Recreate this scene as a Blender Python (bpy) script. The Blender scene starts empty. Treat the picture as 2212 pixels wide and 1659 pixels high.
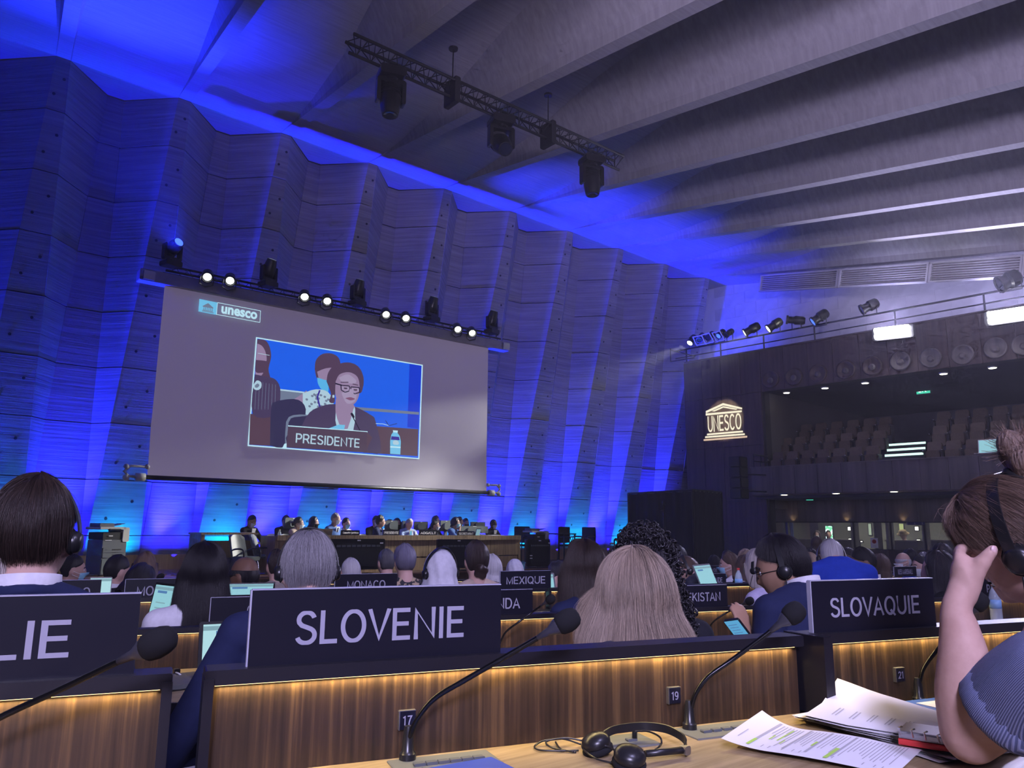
import bpy, bmesh, math, random
import numpy as np
from mathutils import Vector, Matrix, Euler, Quaternion, noise
rnd = random.Random(7)
SC = bpy.context.scene
def lin(a, b, t): return a + (b-a)*t
COL = SC.collection
# ------------------------------------------------------------------ camera
F_PX, W_PX, H_PX = 1661.0, 2212, 1659
HEAD = math.radians(50.567)          # angle between the view heading and the podium wall (+X)
PITCH, ROLL = math.radians(10.57), math.radians(0.55)
CAM = Vector((0, 0, 1.10))
e_ = Vector((math.sin(HEAD), math.cos(HEAD), 0)); n_ = Vector((-math.cos(HEAD), math.sin(HEAD), 0))
M_HALL = Matrix((e_, n_, (0, 0, 1)))
R_CAM = M_HALL @ (Matrix.Rotation(math.pi/2 + PITCH, 3, 'X') @ Matrix.Rotation(ROLL, 3, 'Z'))
cd = bpy.data.cameras.new('camera'); cam = bpy.data.objects.new('camera', cd); COL.objects.link(cam)
cd.sensor_fit = 'HORIZONTAL'; cd.sensor_width = 36.0; cd.lens = 36.0*F_PX/W_PX
cd.clip_start = 0.05; cd.clip_end = 200
cam.matrix_world = Matrix.Translation(CAM) @ R_CAM.to_4x4()
SC.camera = cam
SC.view_settings.view_transform = 'Standard'; SC.view_settings.look = 'None'
SC.view_settings.exposure = 0.0; SC.view_settings.gamma = 1.0; SC.view_settings.use_curve_mapping = False
SC.cycles.use_denoising = True
SC.cycles.max_bounces = 4; SC.cycles.diffuse_bounces = 2; SC.cycles.glossy_bounces = 2; SC.cycles.volume_bounces = 0
SC.cycles.use_adaptive_sampling = True; SC.cycles.adaptive_threshold = 0.1; SC.cycles.adaptive_min_samples = 12
SC.cycles.transparent_max_bounces = 8; SC.cycles.caustics_reflective = False; SC.cycles.caustics_refractive = False
SC.cycles.sample_clamp_indirect = 4.0
# ------------------------------------------------------------------ measuring: a sight line meets a real plane
def ray(x, y): return R_CAM @ Vector(((x-W_PX/2)/F_PX, -(y-H_PX/2)/F_PX, -1.0))
def on_plane(x, y, p0, n):
    d = ray(x, y); return CAM + d*((Vector(p0)-CAM).dot(n)/d.dot(n))
def on_v(x, y, v): return on_plane(x, y, (0, v, 0), Vector((0, 1, 0)))
def on_z(x, y, z): return on_plane(x, y, (0, 0, z), Vector((0, 0, 1)))
def at_d(x, y, D): return CAM + ray(x, y)*D
DESK = math.radians(-16.0)
ED = Vector((math.cos(DESK), math.sin(DESK), 0)); ND = Vector((-math.sin(DESK), math.cos(DESK), 0)); UZ = Vector((0, 0, 1))
def dk(u, s, z): return ED*u + ND*s + UZ*z
WD = Vector((-0.0698, 0.99756, 0)); WN = Vector((0.99756, 0.0698, 0))     # right-hand wall: along, and outward
def wl(a, D, z): return WD*a + WN*D + UZ*z
def on_w(x, y, D): return on_plane(x, y, CAM + WN*D, WN)
# ------------------------------------------------------------------ world and lamps
wd = bpy.data.worlds.new('world'); SC.world = wd; wd.use_nodes = True
wd.node_tree.nodes['Background'].inputs[0].default_value = (0.30, 0.26, 0.50, 1)
wd.node_tree.nodes['Background'].inputs[1].default_value = 0.02
def aim(o, to): o.rotation_euler = (Vector(to)-o.location).to_track_quat('-Z', 'Y').to_euler()
def area(name, loc, to, sx, sy, col, power, spread=180):
    l = bpy.data.lights.new(name, 'AREA'); l.shape = 'RECTANGLE'; l.size = sx; l.size_y = sy; l.color = col; l.energy = power
    l.spread = math.radians(spread)
    o = bpy.data.objects.new(name, l); COL.objects.link(o); o.location = loc; aim(o, to); return o
def spot(name, loc, to, ang, col, power, blend=0.5, r=0.05):
    l = bpy.data.lights.new(name, 'SPOT'); l.spot_size = math.radians(ang); l.spot_blend = blend; l.color = col; l.energy = power
    l.shadow_soft_size = r
    o = bpy.data.objects.new(name, l); COL.objects.link(o); o.location = loc; aim(o, to); return o
U0_, SP_ = 1.7047, 2.1176
# --- washes along the foot of the folded wall
BL = (.012, .008, 1.0); CY = (.0, .40, 1.0); B2 = (.0, .13, 1.0)
for k in range(-1, 9):
    u = U0_ + k*SP_
    area('ridge_wash_lamp', (u, 16.86, .40), (u, 17.2, 3.2), .62, .05, CY, 22, 120)
    area('trough_wash_lamp', (u+SP_/2, 16.90, .40), (u+SP_/2, 17.2, 3.2), .8, .05, BL, 50, 120)
    spot('ridge_beam_lamp', (u, 16.25, .30), (u, 16.75, 2.6), 66, B2, 60, 1.0)
    spot('trough_beam_lamp', (u+.72, 17.04, .40), (u+1.62, 16.55, 3.9), 58, BL, 5200, 1.0)
    spot('trough_beam_lamp', (u+SP_*.5, 16.6, .40), (u+SP_*.5, 17.1, 3.0), 50, BL, 420, 1.0)
HB = [(368, 575), (578, 620), (771, 658), (932, 694), (1060, 722)]
for i, (x, y), pw, an in ((0, (40, 20), 3200, 60), (0, (190, 40), 3600, 58), (0, (330, 50), 3400, 52), (0, (490, 130), 1500, 40),
      (3, (1120, 470), 1500, 46), (4, (1230, 495), 2000, 46), (4, (1370, 540), 3000, 40), (4, (1510, 575), 3200, 30)):
    spot('moving_head_beam', on_v(HB[i][0], HB[i][1], 14.7)+Vector((.1, -.1, .25)), on_v(x, y, 12.0 if i == 0 else 13.2), an, (.010, .02, 1), pw, 1.0)
# --- flood lamps by the balcony, unseen hall lights behind the camera, added fills
LAV = (.57, .53, 1.0)
for a in (7.1, 4.6, 1.0): area('flood_lamp_light', wl(a, 19.5, 6.2), wl(a-7, 6, 8.0), 1.0, .25, (.62, .58, 1.0), 190, 110)
for a in (7.1, 4.6, 1.0): area('block_wall_fill', wl(a, 20.1, 6.7), wl(a+.6, 22.9, 8.4), 1.0, .2, (.50, .48, 1.0), 34, 150)  # fill added behind the floods to brighten the block wall
spot('block_wall_spot', wl(11.3, 20.0, 6.7), wl(13.2, 22.8, 8.3), 80, (.06, .09, 1), 420, 1.0)
for x, y in ((1.5, 2.5), (6.0, 1.0), (10, 4), (5, 6.5)):
    spot('hall_downlight', (x-1.0, y-4.5, 5.6), (x, y, .6), 70, LAV, 700, .9, .25)
for x, y in ((-5.5, -4), (-5.5, 2), (2, -7.5)):
    area('ceiling_fill', (x, y, 3.0), (9, .5, 8.6), 2.4, 1.0, (.66, .57, 1.0), 175, 66)  # unseen fills added to brighten the ceiling from below
area('hall_lamp', (-3.4, -4.2, 4.2), (1.5, 1.8, .8), 1.6, 1.0, (.66, .60, 1.0), 115, 70)
area('ceiling_fill', (.5, -4, 3.0), (7.5, 9.5, 9.0), 2.0, 1.0, (.72, .60, 1.0), 50, 40)  # one more added fill, for the ceiling nearer the stage wall
# --- stage lighting from the spotlights on the rail
for x, y, to in ((1625, 719, (7.2, 14.8, 1.0)), (1665, 712, (9.5, 14.8, 1.0)), (1490, 745, (4.3, 15, .7)), (1700, 700, (11.6, 15, .8))):
    spot('stage_spot_light', on_w(x, y, 19.55), to, 15, (1, .98, .92), 7500 if to[0] < 11 else 2500, .6, .08)

# ------------------------------------------------------------------ materials
def mat(name, col, rough=0.6, metal=0.0, emit=None, es=1.0, spec=0.5, alpha=None, trans=0.0):
    m = bpy.data.materials.new(name); m.use_nodes = True; b = m.node_tree.nodes['Principled BSDF']
    b.inputs['Base Color'].default_value = (*col, 1); b.inputs['Roughness'].default_value = rough
    b.inputs['Metallic'].default_value = metal; b.inputs['Specular IOR Level'].default_value = spec
    if emit: b.inputs['Emission Color'].default_value = (*emit, 1); b.inputs['Emission Strength'].default_value = es
    if trans: b.inputs['Transmission Weight'].default_value = trans
    if alpha is not None: b.inputs['Alpha'].default_value = alpha
    return m
def tex(m, c1, c2, scale, stretch=(1, 1, 1), rot=0.0, detail=6, bump=0.0, dist=0.02, lo=0.3, hi=0.7, coord='Object', mid=None, rough2=None):
    nt = m.node_tree; N = nt.nodes; L = nt.links; b = N['Principled BSDF']
    tc = N.new('ShaderNodeTexCoord'); mp = N.new('ShaderNodeMapping'); mp.inputs['Scale'].default_value = stretch; mp.inputs['Rotation'].default_value = (0, 0, rot)
    nz = N.new('ShaderNodeTexNoise'); nz.inputs['Scale'].default_value = scale; nz.inputs['Detail'].default_value = detail; nz.inputs['Roughness'].default_value = 0.62
    cr = N.new('ShaderNodeValToRGB'); cr.color_ramp.elements[0].position = lo; cr.color_ramp.elements[1].position = hi
    cr.color_ramp.elements[0].color = (*c1, 1); cr.color_ramp.elements[1].color = (*c2, 1)
    if mid: e = cr.color_ramp.elements.new((lo+hi)/2); e.color = (*mid, 1)
    L.new(tc.outputs[coord], mp.inputs[0]); L.new(mp.outputs[0], nz.inputs[0]); L.new(nz.outputs['Fac'], cr.inputs[0]); L.new(cr.outputs[0], b.inputs['Base Color'])
    if bump:
        bp = N.new('ShaderNodeBump'); bp.inputs['Strength'].default_value = bump; bp.inputs['Distance'].default_value = dist
        L.new(nz.outputs['Fac'], bp.inputs['Height']); L.new(bp.outputs[0], b.inputs['Normal'])
    return m
def emis(name, col, s):
    m = mat(name, (0, 0, 0), 0.8, emit=col, es=s); return m
M = {}
M['concrete'] = tex(mat('board marked concrete', (.3, .3, .3), .85), (.18, .17, .16), (.38, .36, .345), 1.6, (.4, .4, 12), detail=10, bump=.5, dist=.02, lo=.25, hi=.75)
M['soffit'] = tex(mat('board marked ceiling concrete', (.3, .3, .3), .85), (.27, .26, .25), (.38, .365, .355), 1.4, (1.0, 16, 1), detail=10, bump=.3, dist=.015, lo=.25, hi=.75)
M['ribface'] = tex(mat('rib face concrete', (.3, .3, .3), .85), (.22, .212, .206), (.34, .33, .32), 1.6, (7, 7, .4), rot=.2, detail=10, bump=.3, dist=.015, lo=.25, hi=.75)
M['blocks'] = tex(mat('pale wall blocks', (.5, .5, .5), .8), (.46, .45, .44), (.56, .55, .54), 3, detail=4)
M['mortar'] = mat('mortar', (.62, .61, .6), .9)
M['gap'] = mat('dark joint', (.03, .03, .03), .9)
M['walnut'] = tex(mat('dark walnut veneer', (.1, .06, .03), .42), (.014, .0085, .005), (.118, .068, .029), 3.2, (26, 26, .55), rot=-DESK, detail=8, bump=.05, dist=.004, lo=.3, hi=.72, mid=(.042, .023, .013))
M['oak'] = tex(mat('oak worktop', (.4, .27, .13), .4), (.21, .145, .07), (.45, .34, .195), 3.0, (1.0, 22, 22), rot=-DESK, detail=8, bump=.03, dist=.002, lo=.28, hi=.7)
M['podium'] = tex(mat('podium wood veneer', (.2, .13, .07), .5), (.10, .065, .035), (.34, .235, .135), 3.2, (14, 14, .4), detail=7, lo=.3, hi=.7)
M['skirt'] = tex(mat('skirting wood', (.2, .13, .07), .5), (.22, .14, .07), (.36, .25, .13), 3.2, (9, 9, .4), detail=5)
M['wallwood'] = tex(mat('brown wall panelling', (.06, .035, .03), .5), (.040, .025, .022), (.095, .058, .046), 2.0, (5, 5, .35), detail=6)
M['greywood'] = tex(mat('greyed wood cladding', (.09, .08, .08), .55), (.075, .062, .060), (.165, .14, .13), 1.3, (4, 4, .2), detail=3)
M['stagewood'] = tex(mat('varnished stage boards', (.2, .1, .06), .22), (.14, .075, .045), (.24, .14, .09), 3, (1, 14, 14), detail=6)
M['carpet'] = tex(mat('dark blue carpet', (.02, .025, .07), .95), (.012, .014, .04), (.03, .035, .085), 60, detail=3)
M['black'] = mat('satin black laminate', (.010, .009, .014), .38)
M['matblack'] = mat('matt black', (.008, .008, .010), .75)
M['plastic'] = mat('black plastic', (.012, .012, .014), .32)
M['plateblack'] = mat('black name plate', (.008, .008, .016), .30)
M['plateedge'] = mat('clear plate edge', (.36, .36, .45), .3)
M['letter'] = mat('pale lettering', (.30, .295, .37), .5)
M['chrome'] = mat('polished steel', (.7, .7, .72), .18, 1.0)
M['steel'] = mat('brushed steel', (.45, .45, .47), .4, 1.0)
M['darksteel'] = mat('dark steel', (.05, .05, .055), .4, .8)
M['rubber'] = mat('foam black', (.012, .012, .014), .95, spec=.2)
M['white'] = mat('white', (.8, .8, .8), .6)
M['paper'] = mat('paper', (.82, .82, .85), .7)
M['ink'] = mat('grey print', (.45, .45, .47), .8)
M['inkdark'] = mat('dark print', (.2, .2, .22), .8)
M['marker'] = mat('green marker', (.45, .72, .12), .8)
M['cream'] = mat('cream plastic', (.50, .50, .44), .5)
M['greyplastic'] = mat('grey machine plastic', (.10, .11, .12), .5)
M['monitor'] = mat('grey monitor shell', (.10, .12, .12), .5)
M['leather'] = tex(mat('grey green leather', (.13, .15, .14), .45), (.055, .068, .064), (.09, .105, .10), 6, bump=.1)
M['taupe'] = tex(mat('pale chair fabric', (.42, .40, .40), .8), (.36, .345, .34), (.46, .44, .44), 60)
M['seat'] = tex(mat('brown seat fabric', (.17, .12, .08), .85), (.085, .058, .038), (.12, .085, .056), 20)
M['seatback'] = mat('seat shell', (.03, .025, .022), .5)
M['led'] = emis('warm led strip', (1, .68, .28), 4)
M['lampwhite'] = emis('white lamp face', (1, 1, .97), 14)
M['tube'] = emis('flood lamp face', (.92, .90, 1), 40)
M['down'] = emis('downlight face', (1, .9, .72), 12)
M['cyanlens'] = emis('pale lens', (.5, .6, .8), .35)
M['bluelens'] = emis('blue lens', (.05, .12, 1), 2.5)
M['warmlens'] = emis('warm lens', (1, .98, .80), 16)
M['exit'] = emis('exit sign green', (.05, .55, .35), 1.3)
M['exitw'] = emis('exit sign white', (.7, 1, .9), 1.6)
M['screencyan'] = emis('lit laptop screen', (.28, .58, .66), 1.0)
M['screenlight'] = emis('lit document screen', (.42, .70, .76), 1.0)
M['screenblue'] = emis('screen blue mark', (.08, .20, .42), 1.0)
M['screengrey'] = emis('screen grey text', (.20, .36, .42), 1.0)
M['phone'] = emis('phone screen', (.10, .36, .62), 1.0)
M['glass'] = mat('booth glass', (1, 1, 1), .02, alpha=.10)
M['bottle'] = mat('clear bottle', (.75, .85, .95), .05, alpha=.35)
M['water'] = mat('bottle label', (.25, .45, .75), .5)
M['red'] = mat('red', (.55, .03, .03), .45)
M['bluefolder'] = mat('blue folder', (.01, .06, .42), .5)
M['bluebook'] = mat('blue booklet', (.02, .10, .42), .45)
M['green'] = mat('yellow green tab', (.35, .42, .08), .6)
M['panelgrey'] = mat('grey desk insert', (.15, .16, .15), .45)
M['drape'] = tex(mat('black drape', (.01, .01, .02), .9), (.008, .008, .016), (.015, .015, .03), 2, (6, 6, .1))
# ------------------------------------------------------------------ mesh helpers
WM = {}
class MB:
    def __init__(s): s.v = []; s.f = []; s.m = []
    def add(s, vs, fs, mi=0):
        o = len(s.v); s.v += [tuple(v) for v in vs]; s.f += [tuple(i+o for i in f) for f in fs]; s.m += [mi]*len(fs); return s
    def box(s, c, d, mi=0, ax=None, rz=0.0, taper=1.0):
        X, Y, Z = ax if ax else (Vector((math.cos(rz), math.sin(rz), 0)), Vector((-math.sin(rz), math.cos(rz), 0)), UZ)
        c = Vector(c); vs = []
        for k in (-1, 1):
            t = taper if k > 0 else 1.0
            for a, b in ((-1, -1), (1, -1), (1, 1), (-1, 1)): vs.append(c + X*(a*d[0]/2*t) + Y*(b*d[1]/2*t) + Z*(k*d[2]/2))
        return s.add(vs, [(3, 2, 1, 0), (4, 5, 6, 7), (0, 1, 5, 4), (1, 2, 6, 5), (2, 3, 7, 6), (3, 0, 4, 7)], mi)
    def bbox(s, c, d, b=.006, mi=0, ax=None, rz=0.0):      # box with bevelled long edges (chamfered outline about Y)
        X, Y, Z = ax if ax else (Vector((math.cos(rz), math.sin(rz), 0)), Vector((-math.sin(rz), math.cos(rz), 0)), UZ)
        x, z = d[0]/2, d[2]/2; b = min(b, x*.9, z*.9)
        pr = []
        for cx, cz, a0 in ((x-b, z-b, 0), (-x+b, z-b, 90), (-x+b, -z+b, 180), (x-b, -z+b, 270)):
            for q in (0, 45, 90): t = math.radians(a0+q); pr.append((cx+b*math.cos(t), cz+b*math.sin(t)))
        return s.prism(pr, c, X, Z, Y, d[1], mi)
    def prism(s, prof, c, X, Z, Y, depth, mi=0, cap=True):
        c = Vector(c); n = len(prof)
        vs = [c + X*p[0] + Z*p[1] - Y*(depth/2) for p in prof] + [c + X*p[0] + Z*p[1] + Y*(depth/2) for p in prof]
        fs = [(i, (i+1) % n, n+(i+1) % n, n+i) for i in range(n)]
        if cap: fs += [tuple(range(n-1, -1, -1)), tuple(range(n, 2*n))]
        return s.add(vs, fs, mi)
    def hexa(s, q, nrm, t, mi=0):                         # slab: four corners and a thickness behind them
        q = [Vector(p) for p in q]; n = Vector(nrm)
        vs = q + [p - n*t for p in q]
        return s.add(vs, [(0, 1, 2, 3), (7, 6, 5, 4), (1, 0, 4, 5), (2, 1, 5, 6), (3, 2, 6, 7), (0, 3, 7, 4)], mi)
    def tube(s, pts, r, n=8, mi=0, cap=True, flat=None):
        pts = [Vector(p) for p in pts]; k = len(pts); rs = r if isinstance(r, (list, tuple)) else [r]*k
        o = len(s.v); up = None
        for i, p in enumerate(pts):
            t = (pts[min(i+1, k-1)] - pts[max(i-1, 0)]); t = t.normalized() if t.length > 1e-9 else Vector((0, 0, 1))
            if up is None: up = t.orthogonal().normalized()
            up = (up - t*up.dot(t)); up = up.normalized() if up.length > 1e-6 else t.orthogonal().normalized()
            b = t.cross(up)
            for j in range(n):
                a = 2*math.pi*j/n; q = p + up*(rs[i]*math.cos(a)) + b*(rs[i]*math.sin(a)*(flat or 1)); s.v.append(tuple(q))
        for i in range(k-1):
            for j in range(n): s.f.append((o+i*n+j, o+i*n+(j+1) % n, o+(i+1)*n+(j+1) % n, o+(i+1)*n+j)); s.m.append(mi)
        if cap:
            s.f.append(tuple(o+j for j in range(n-1, -1, -1))); s.f.append(tuple(o+(k-1)*n+j for j in range(n))); s.m += [mi, mi]
        return s
    def lathe(s, prof, c=(0, 0, 0), axis=UZ, n=16, mi=0):  # prof: (radius, height)
        ax = Vector(axis).normalized(); c = Vector(c); x = ax.orthogonal().normalized(); y = ax.cross(x); o = len(s.v)
        for r, h in prof:
            for j in range(n):
                a = 2*math.pi*j/n; s.v.append(tuple(c + ax*h + x*(r*math.cos(a)) + y*(r*math.sin(a))))
        for i in range(len(prof)-1):
            for j in range(n): s.f.append((o+i*n+j, o+i*n+(j+1) % n, o+(i+1)*n+(j+1) % n, o+(i+1)*n+j)); s.m.append(mi)
        s.f.append(tuple(o+j for j in range(n-1, -1, -1))); s.f.append(tuple(o+(len(prof)-1)*n+j for j in range(n))); s.m += [mi, mi]
        return s
    def ell(s, c, r, n=14, mi=0, rot=None):
        c = Vector(c); o = len(s.v); k = max(6, n//2+1)
        for i in range(k+1):
            th = math.pi*i/k
            for j in range(n):
                a = 2*math.pi*j/n; p = Vector((r[0]*math.sin(th)*math.cos(a), r[1]*math.sin(th)*math.sin(a), r[2]*math.cos(th)))
                s.v.append(tuple(c + (rot @ p if rot else p)))
        for i in range(k):
            for j in range(n): s.f.append((o+i*n+j, o+(i+1)*n+j, o+(i+1)*n+(j+1) % n, o+i*n+(j+1) % n)); s.m.append(mi)
        return s
    def grid(s, P, mi=0, close=False):                   # P[i][j] points
        o = len(s.v); h = len(P); w = len(P[0])
        for r in P:
            for p in r: s.v.append(tuple(p))
        for i in range(h-1):
            for j in range(w if close else w-1): s.f.append((o+i*w+j, o+i*w+(j+1) % w, o+(i+1)*w+(j+1) % w, o+(i+1)*w+j)); s.m.append(mi)
        return s
    def mesh(s, name, mats, M0=None, smooth=False):
        me = bpy.data.meshes.new(name)
        v = s.v if M0 is None else [tuple(M0 @ Vector(p)) for p in s.v]
        me.from_pydata(v, [], s.f)
        for m in mats: me.materials.append(m)
        if len(mats) > 1: me.polygons.foreach_set('material_index', s.m)
        if smooth: me.polygons.foreach_set('use_smooth', [True]*len(s.f))
        me.update(); return me
    def build(s, name, mats, parent=None, world=False, smooth=False, auto=None):
        if not isinstance(mats, (list, tuple)): mats = [mats]
        M0 = WM[parent.name].inverted() if (world and parent is not None) else None
        me = s.mesh(name, mats, M0, smooth or bool(auto))
        if auto: me.set_sharp_from_angle(angle=math.radians(auto))
        return link(name, me, parent)
def link(name, data, parent=None, M0=None):
    o = bpy.data.objects.new(name, data); COL.objects.link(o)
    if parent is not None: o.parent = parent
    if M0 is not None: o.matrix_local = M0
    return o
def setp(o, label=None, cat=None, group=None, kind=None):
    if label: o['label'] = label
    if cat: o['category'] = cat
    if group: o['group'] = group
    if kind: o['kind'] = kind
    return o
def thing(name, label, cat, loc=(0, 0, 0), rz=0.0, group=None, kind=None, mw=None):
    o = bpy.data.objects.new(name, None); COL.objects.link(o); o.empty_display_size = .1
    m = mw if mw is not None else Matrix.Translation(Vector(loc)) @ Matrix.Rotation(rz, 4, 'Z')
    o.matrix_world = m; WM[o.name] = m.copy()
    return setp(o, label, cat, group, kind)
def copy_thing(src, mw, label=None, name=None, group=None):
    def rec(o, par):
        c = o.copy(); COL.objects.link(c)
        for k in list(c.keys()):
            if par is not None and k in ('label',) : pass
        if par is not None: c.parent = par
        for ch in o.children: rec(ch, c)
        return c
    r = rec(src, None); r.parent = None; r.matrix_world = mw; WM[r.name] = mw.copy()
    if label: r['label'] = label
    if group: r['group'] = group
    return r
# plain monoline capitals drawn as ribbons (cap height 1)
def _arc(cx, cy, rx, ry, a0, a1, n=14): return [(cx+rx*math.cos(math.radians(lin(a0, a1, i/n))), cy+ry*math.sin(math.radians(lin(a0, a1, i/n)))) for i in range(n+1)]
T_ = .063
GL = {
 'A': (.66, [[(.02, 0), (.33, 1-.01), (.64, 0)], [(.13, .33), (.53, .33)]]), 'B': (.62, [[(.07, .065), (.07, .935), (.34, .935)]+_arc(.34, .73, .19, .205, 90, -90)+[(.07, .525)], [(.34, .525)]+_arc(.36, .295, .21, .23, 90, -90)+[(.07, .065)]]),
 'C': (.68, [_arc(.36, .5, .30, .45, 42, 318, 26)]), 'D': (.68, [[(.07, .065), (.07, .935), (.30, .935)]+_arc(.30, .5, .31, .435, 90, -90, 20)+[(.05, .065)]]),
 'E': (.60, [[(.56, .93), (.07, .93), (.07, .07), (.57, .07)], [(.07, .51), (.52, .51)]]), 'F': (.56, [[(.53, .93), (.07, .93), (.07, 0)], [(.07, .50), (.47, .50)]]),
 'G': (.73, [_arc(.37, .5, .31, .45, 45, 300, 26)+[(.66, .17), (.66, .47), (.38, .47)]]), 'H': (.68, [[(.07, 0), (.07, 1)], [(.61, 0), (.61, 1)], [(.07, .52), (.61, .52)]]),
 'I': (.20, [[(.10, 0), (.10, 1)]]), 'J': (.48, [[(.41, 1), (.41, .3)]+_arc(.24, .28, .17, .23, 0, -170)]), 'K': (.66, [[(.07, 0), (.07, 1)], [(.60, 1), (.08, .40)], [(.24, .58), (.63, 0)]]), 'L': (.53, [[(.07, 1), (.07, .07), (.52, .07)]]),
 'M': (.80, [[(.07, 0), (.07, .98), (.40, .06), (.73, .98), (.73, 0)]]), 'N': (.70, [[(.07, 0), (.07, .97), (.63, .03), (.63, 1)]]), 'O': (.76, [_arc(.38, .5, .32, .45, 90, 450, 36)]),
 'P': (.62, [[(.07, 0), (.07, .93), (.34, .93)]+_arc(.34, .68, .22, .25, 90, -90)+[(.07, .43)]]), 'Q': (.78, [_arc(.38, .5, .32, .45, 90, 450, 36), [(.42, .26), (.72, -.04)]]), 'R': (.68, [[(.07, 0), (.07, .93), (.36, .93)]+_arc(.36, .69, .22, .24, 90, -90)+[(.07, .45)], [(.34, .45), (.44, .36), (.63, 0)]]),
 'S': (.62, [_arc(.31, .735, .225, .22, 15, 180, 14)+[(.10, .66), (.18, .57), (.31, .52), (.45, .46)]+_arc(.31, .275, .25, .225, 40, -165, 18)]), 'T': (.60, [[(.30, 0), (.30, .93)], [(.01, .93), (.59, .93)]]), 'U': (.69, [[(.07, 1), (.07, .36)]+_arc(.345, .36, .275, .31, 180, 360, 18)+[(.62, 1)]]),
 'V': (.64, [[(.02, 1), (.32, .02), (.62, 1)]]), 'X': (.64, [[(.03, 0), (.61, 1)], [(.03, 1), (.61, 0)]]), 'Y': (.64, [[(.02, 1), (.32, .44), (.62, 1)], [(.32, .46), (.32, 0)]]), 'Z': (.60, [[(.05, .93), (.54, .93), (.05, .07), (.57, .07)]]), 'W': (.92, [[(.02, 1), (.25, .03), (.46, .97), (.67, .03), (.90, 1)]]),
 '/': (.30, [[(.0, -.02), (.30, 1.02)]]), '1': (.42, [[(.06, .78), (.18, .86), (.27, .98), (.27, 0)]]), '7': (.56, [[(.05, .93), (.50, .93), (.34, .62), (.24, .30), (.20, 0)]]), '9': (.56, [_arc(.28, .67, .21, .27, 0, 360, 22), [(.49, .67)]+_arc(.26, .42, .23, .36, 15, -130, 12)]),
 '2': (.56, [_arc(.28, .70, .21, .24, 170, -30, 16)+[(.36, .42), (.08, .07), (.52, .07)]]), '5': (.56, [[(.48, .93), (.14, .93), (.09, .50)]+_arc(.26, .33, .23, .27, 130, -150, 18)]), ' ': (.30, [])}
def ribbon(P, w):
    n = len(P); closed = n > 3 and abs(P[0][0]-P[-1][0]) < 1e-4 and abs(P[0][1]-P[-1][1]) < 1e-4; L, R = [], []
    for i in range(n):
        p = P[i]; a = P[i-1] if i else (P[-2] if closed else None); b = P[i+1] if i < n-1 else (P[1] if closed else None)
        def dr(u, v): d = math.hypot(v[0]-u[0], v[1]-u[1]) or 1; return ((v[0]-u[0])/d, (v[1]-u[1])/d)
        d1 = dr(a, p) if a else dr(p, b); d2 = dr(p, b) if b else d1
        nx, ny = -(d1[1]+d2[1]), d1[0]+d2[0]; l = math.hypot(nx, ny) or 1; nx /= l; ny /= l; c = max(.42, nx*-d1[1]+ny*d1[0])
        L.append((p[0]+nx*w/c, p[1]+ny*w/c)); R.append((p[0]-nx*w/c, p[1]-ny*w/c))
    return L, R
def text_mesh(txt, height, extrude=.0015, width=None, bold=0.0):
    if any(ch.upper() not in GL or ch != ch.upper() for ch in txt): return font_mesh(txt, height, extrude, width, bold)
    x = 0; V, Fc = [], []; kz = 0
    for ch in txt:
        w, st = GL[ch]
        for P in st:
            L, R = ribbon([(a+x, b) for a, b in P], T_+bold); o = len(V); n = len(L); kz += 1; V += [(a, b, kz % 3) for a, b in L+R]
            Fc += [(o+i, o+n+i, o+n+i+1, o+i+1) for i in range(n-1)]
        x += w+.09
    V = np.array(V); zs = V[:, 2].copy(); V = V[:, :2]; V[:, 1] = np.clip(V[:, 1], -.07 if 'Q' in txt or '/' in txt else 0, 1); x0, x1 = V[:, 0].min(), V[:, 0].max(); sx = (width/(x1-x0)) if width else height
    V[:, 0] = (V[:, 0]-(x0+x1)/2)*sx; V[:, 1] = (V[:, 1]-.5)*height; me = bpy.data.meshes.new('lettering'); n = len(V)
    vs = [(p[0], p[1], z*4e-5*height/.05) for p, z in zip(V, zs)]; fs = list(Fc)
    if extrude:
        vs = [(p[0], p[1], extrude+z*8e-5*height/.05) for p, z in zip(V, zs)]+[(p[0], p[1], 0) for p in V]; fs = Fc+[tuple(i+n for i in reversed(f)) for f in Fc]
        cnt = {}
        for f in Fc:
            for i in range(4): e = (f[i], f[(i+1) % 4]); cnt[e] = cnt.get(e, 0)+1
        for (a, b) in cnt:
            if (b, a) not in cnt: fs.append((b, a, a+n, b+n))
    me.from_pydata(vs, [], fs); me.update(); return me
def font_mesh(txt, height, extrude=.0015, width=None, bold=0.0):
    cu = bpy.data.curves.new('t', 'FONT'); cu.body = txt; cu.size = 1.0; cu.extrude = 0; cu.offset = bold; cu.resolution_u = 4
    o = bpy.data.objects.new('t', cu); COL.objects.link(o)
    dg = bpy.context.evaluated_depsgraph_get(); me = bpy.data.meshes.new_from_object(o.evaluated_get(dg))
    bpy.data.objects.remove(o); bpy.data.curves.remove(cu)
    co = np.empty(len(me.vertices)*3); me.vertices.foreach_get('co', co); co = co.reshape(-1, 3)
    mn, mx = co.min(0), co.max(0); cap = .729
    hgt = max(mx[1]-mn[1], 1e-6); w = mx[0]-mn[0]
    sy = height/hgt; sx = (width/w) if width else sy
    co[:, 0] = (co[:, 0]-(mn[0]+mx[0])/2)*sx; co[:, 1] = (co[:, 1]-(mn[1]+mx[1])/2)*sy; co[:, 2] = 0
    me.vertices.foreach_set('co', co.ravel())
    if extrude:
        bm = bmesh.new(); bm.from_mesh(me); r = bmesh.ops.extrude_face_region(bm, geom=bm.faces[:])
        for g in r['geom']:
            if isinstance(g, bmesh.types.BMVert): g.co.z += extrude
        bmesh.ops.recalc_face_normals(bm, faces=bm.faces[:]); bm.to_mesh(me); bm.free()
    return me
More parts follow.
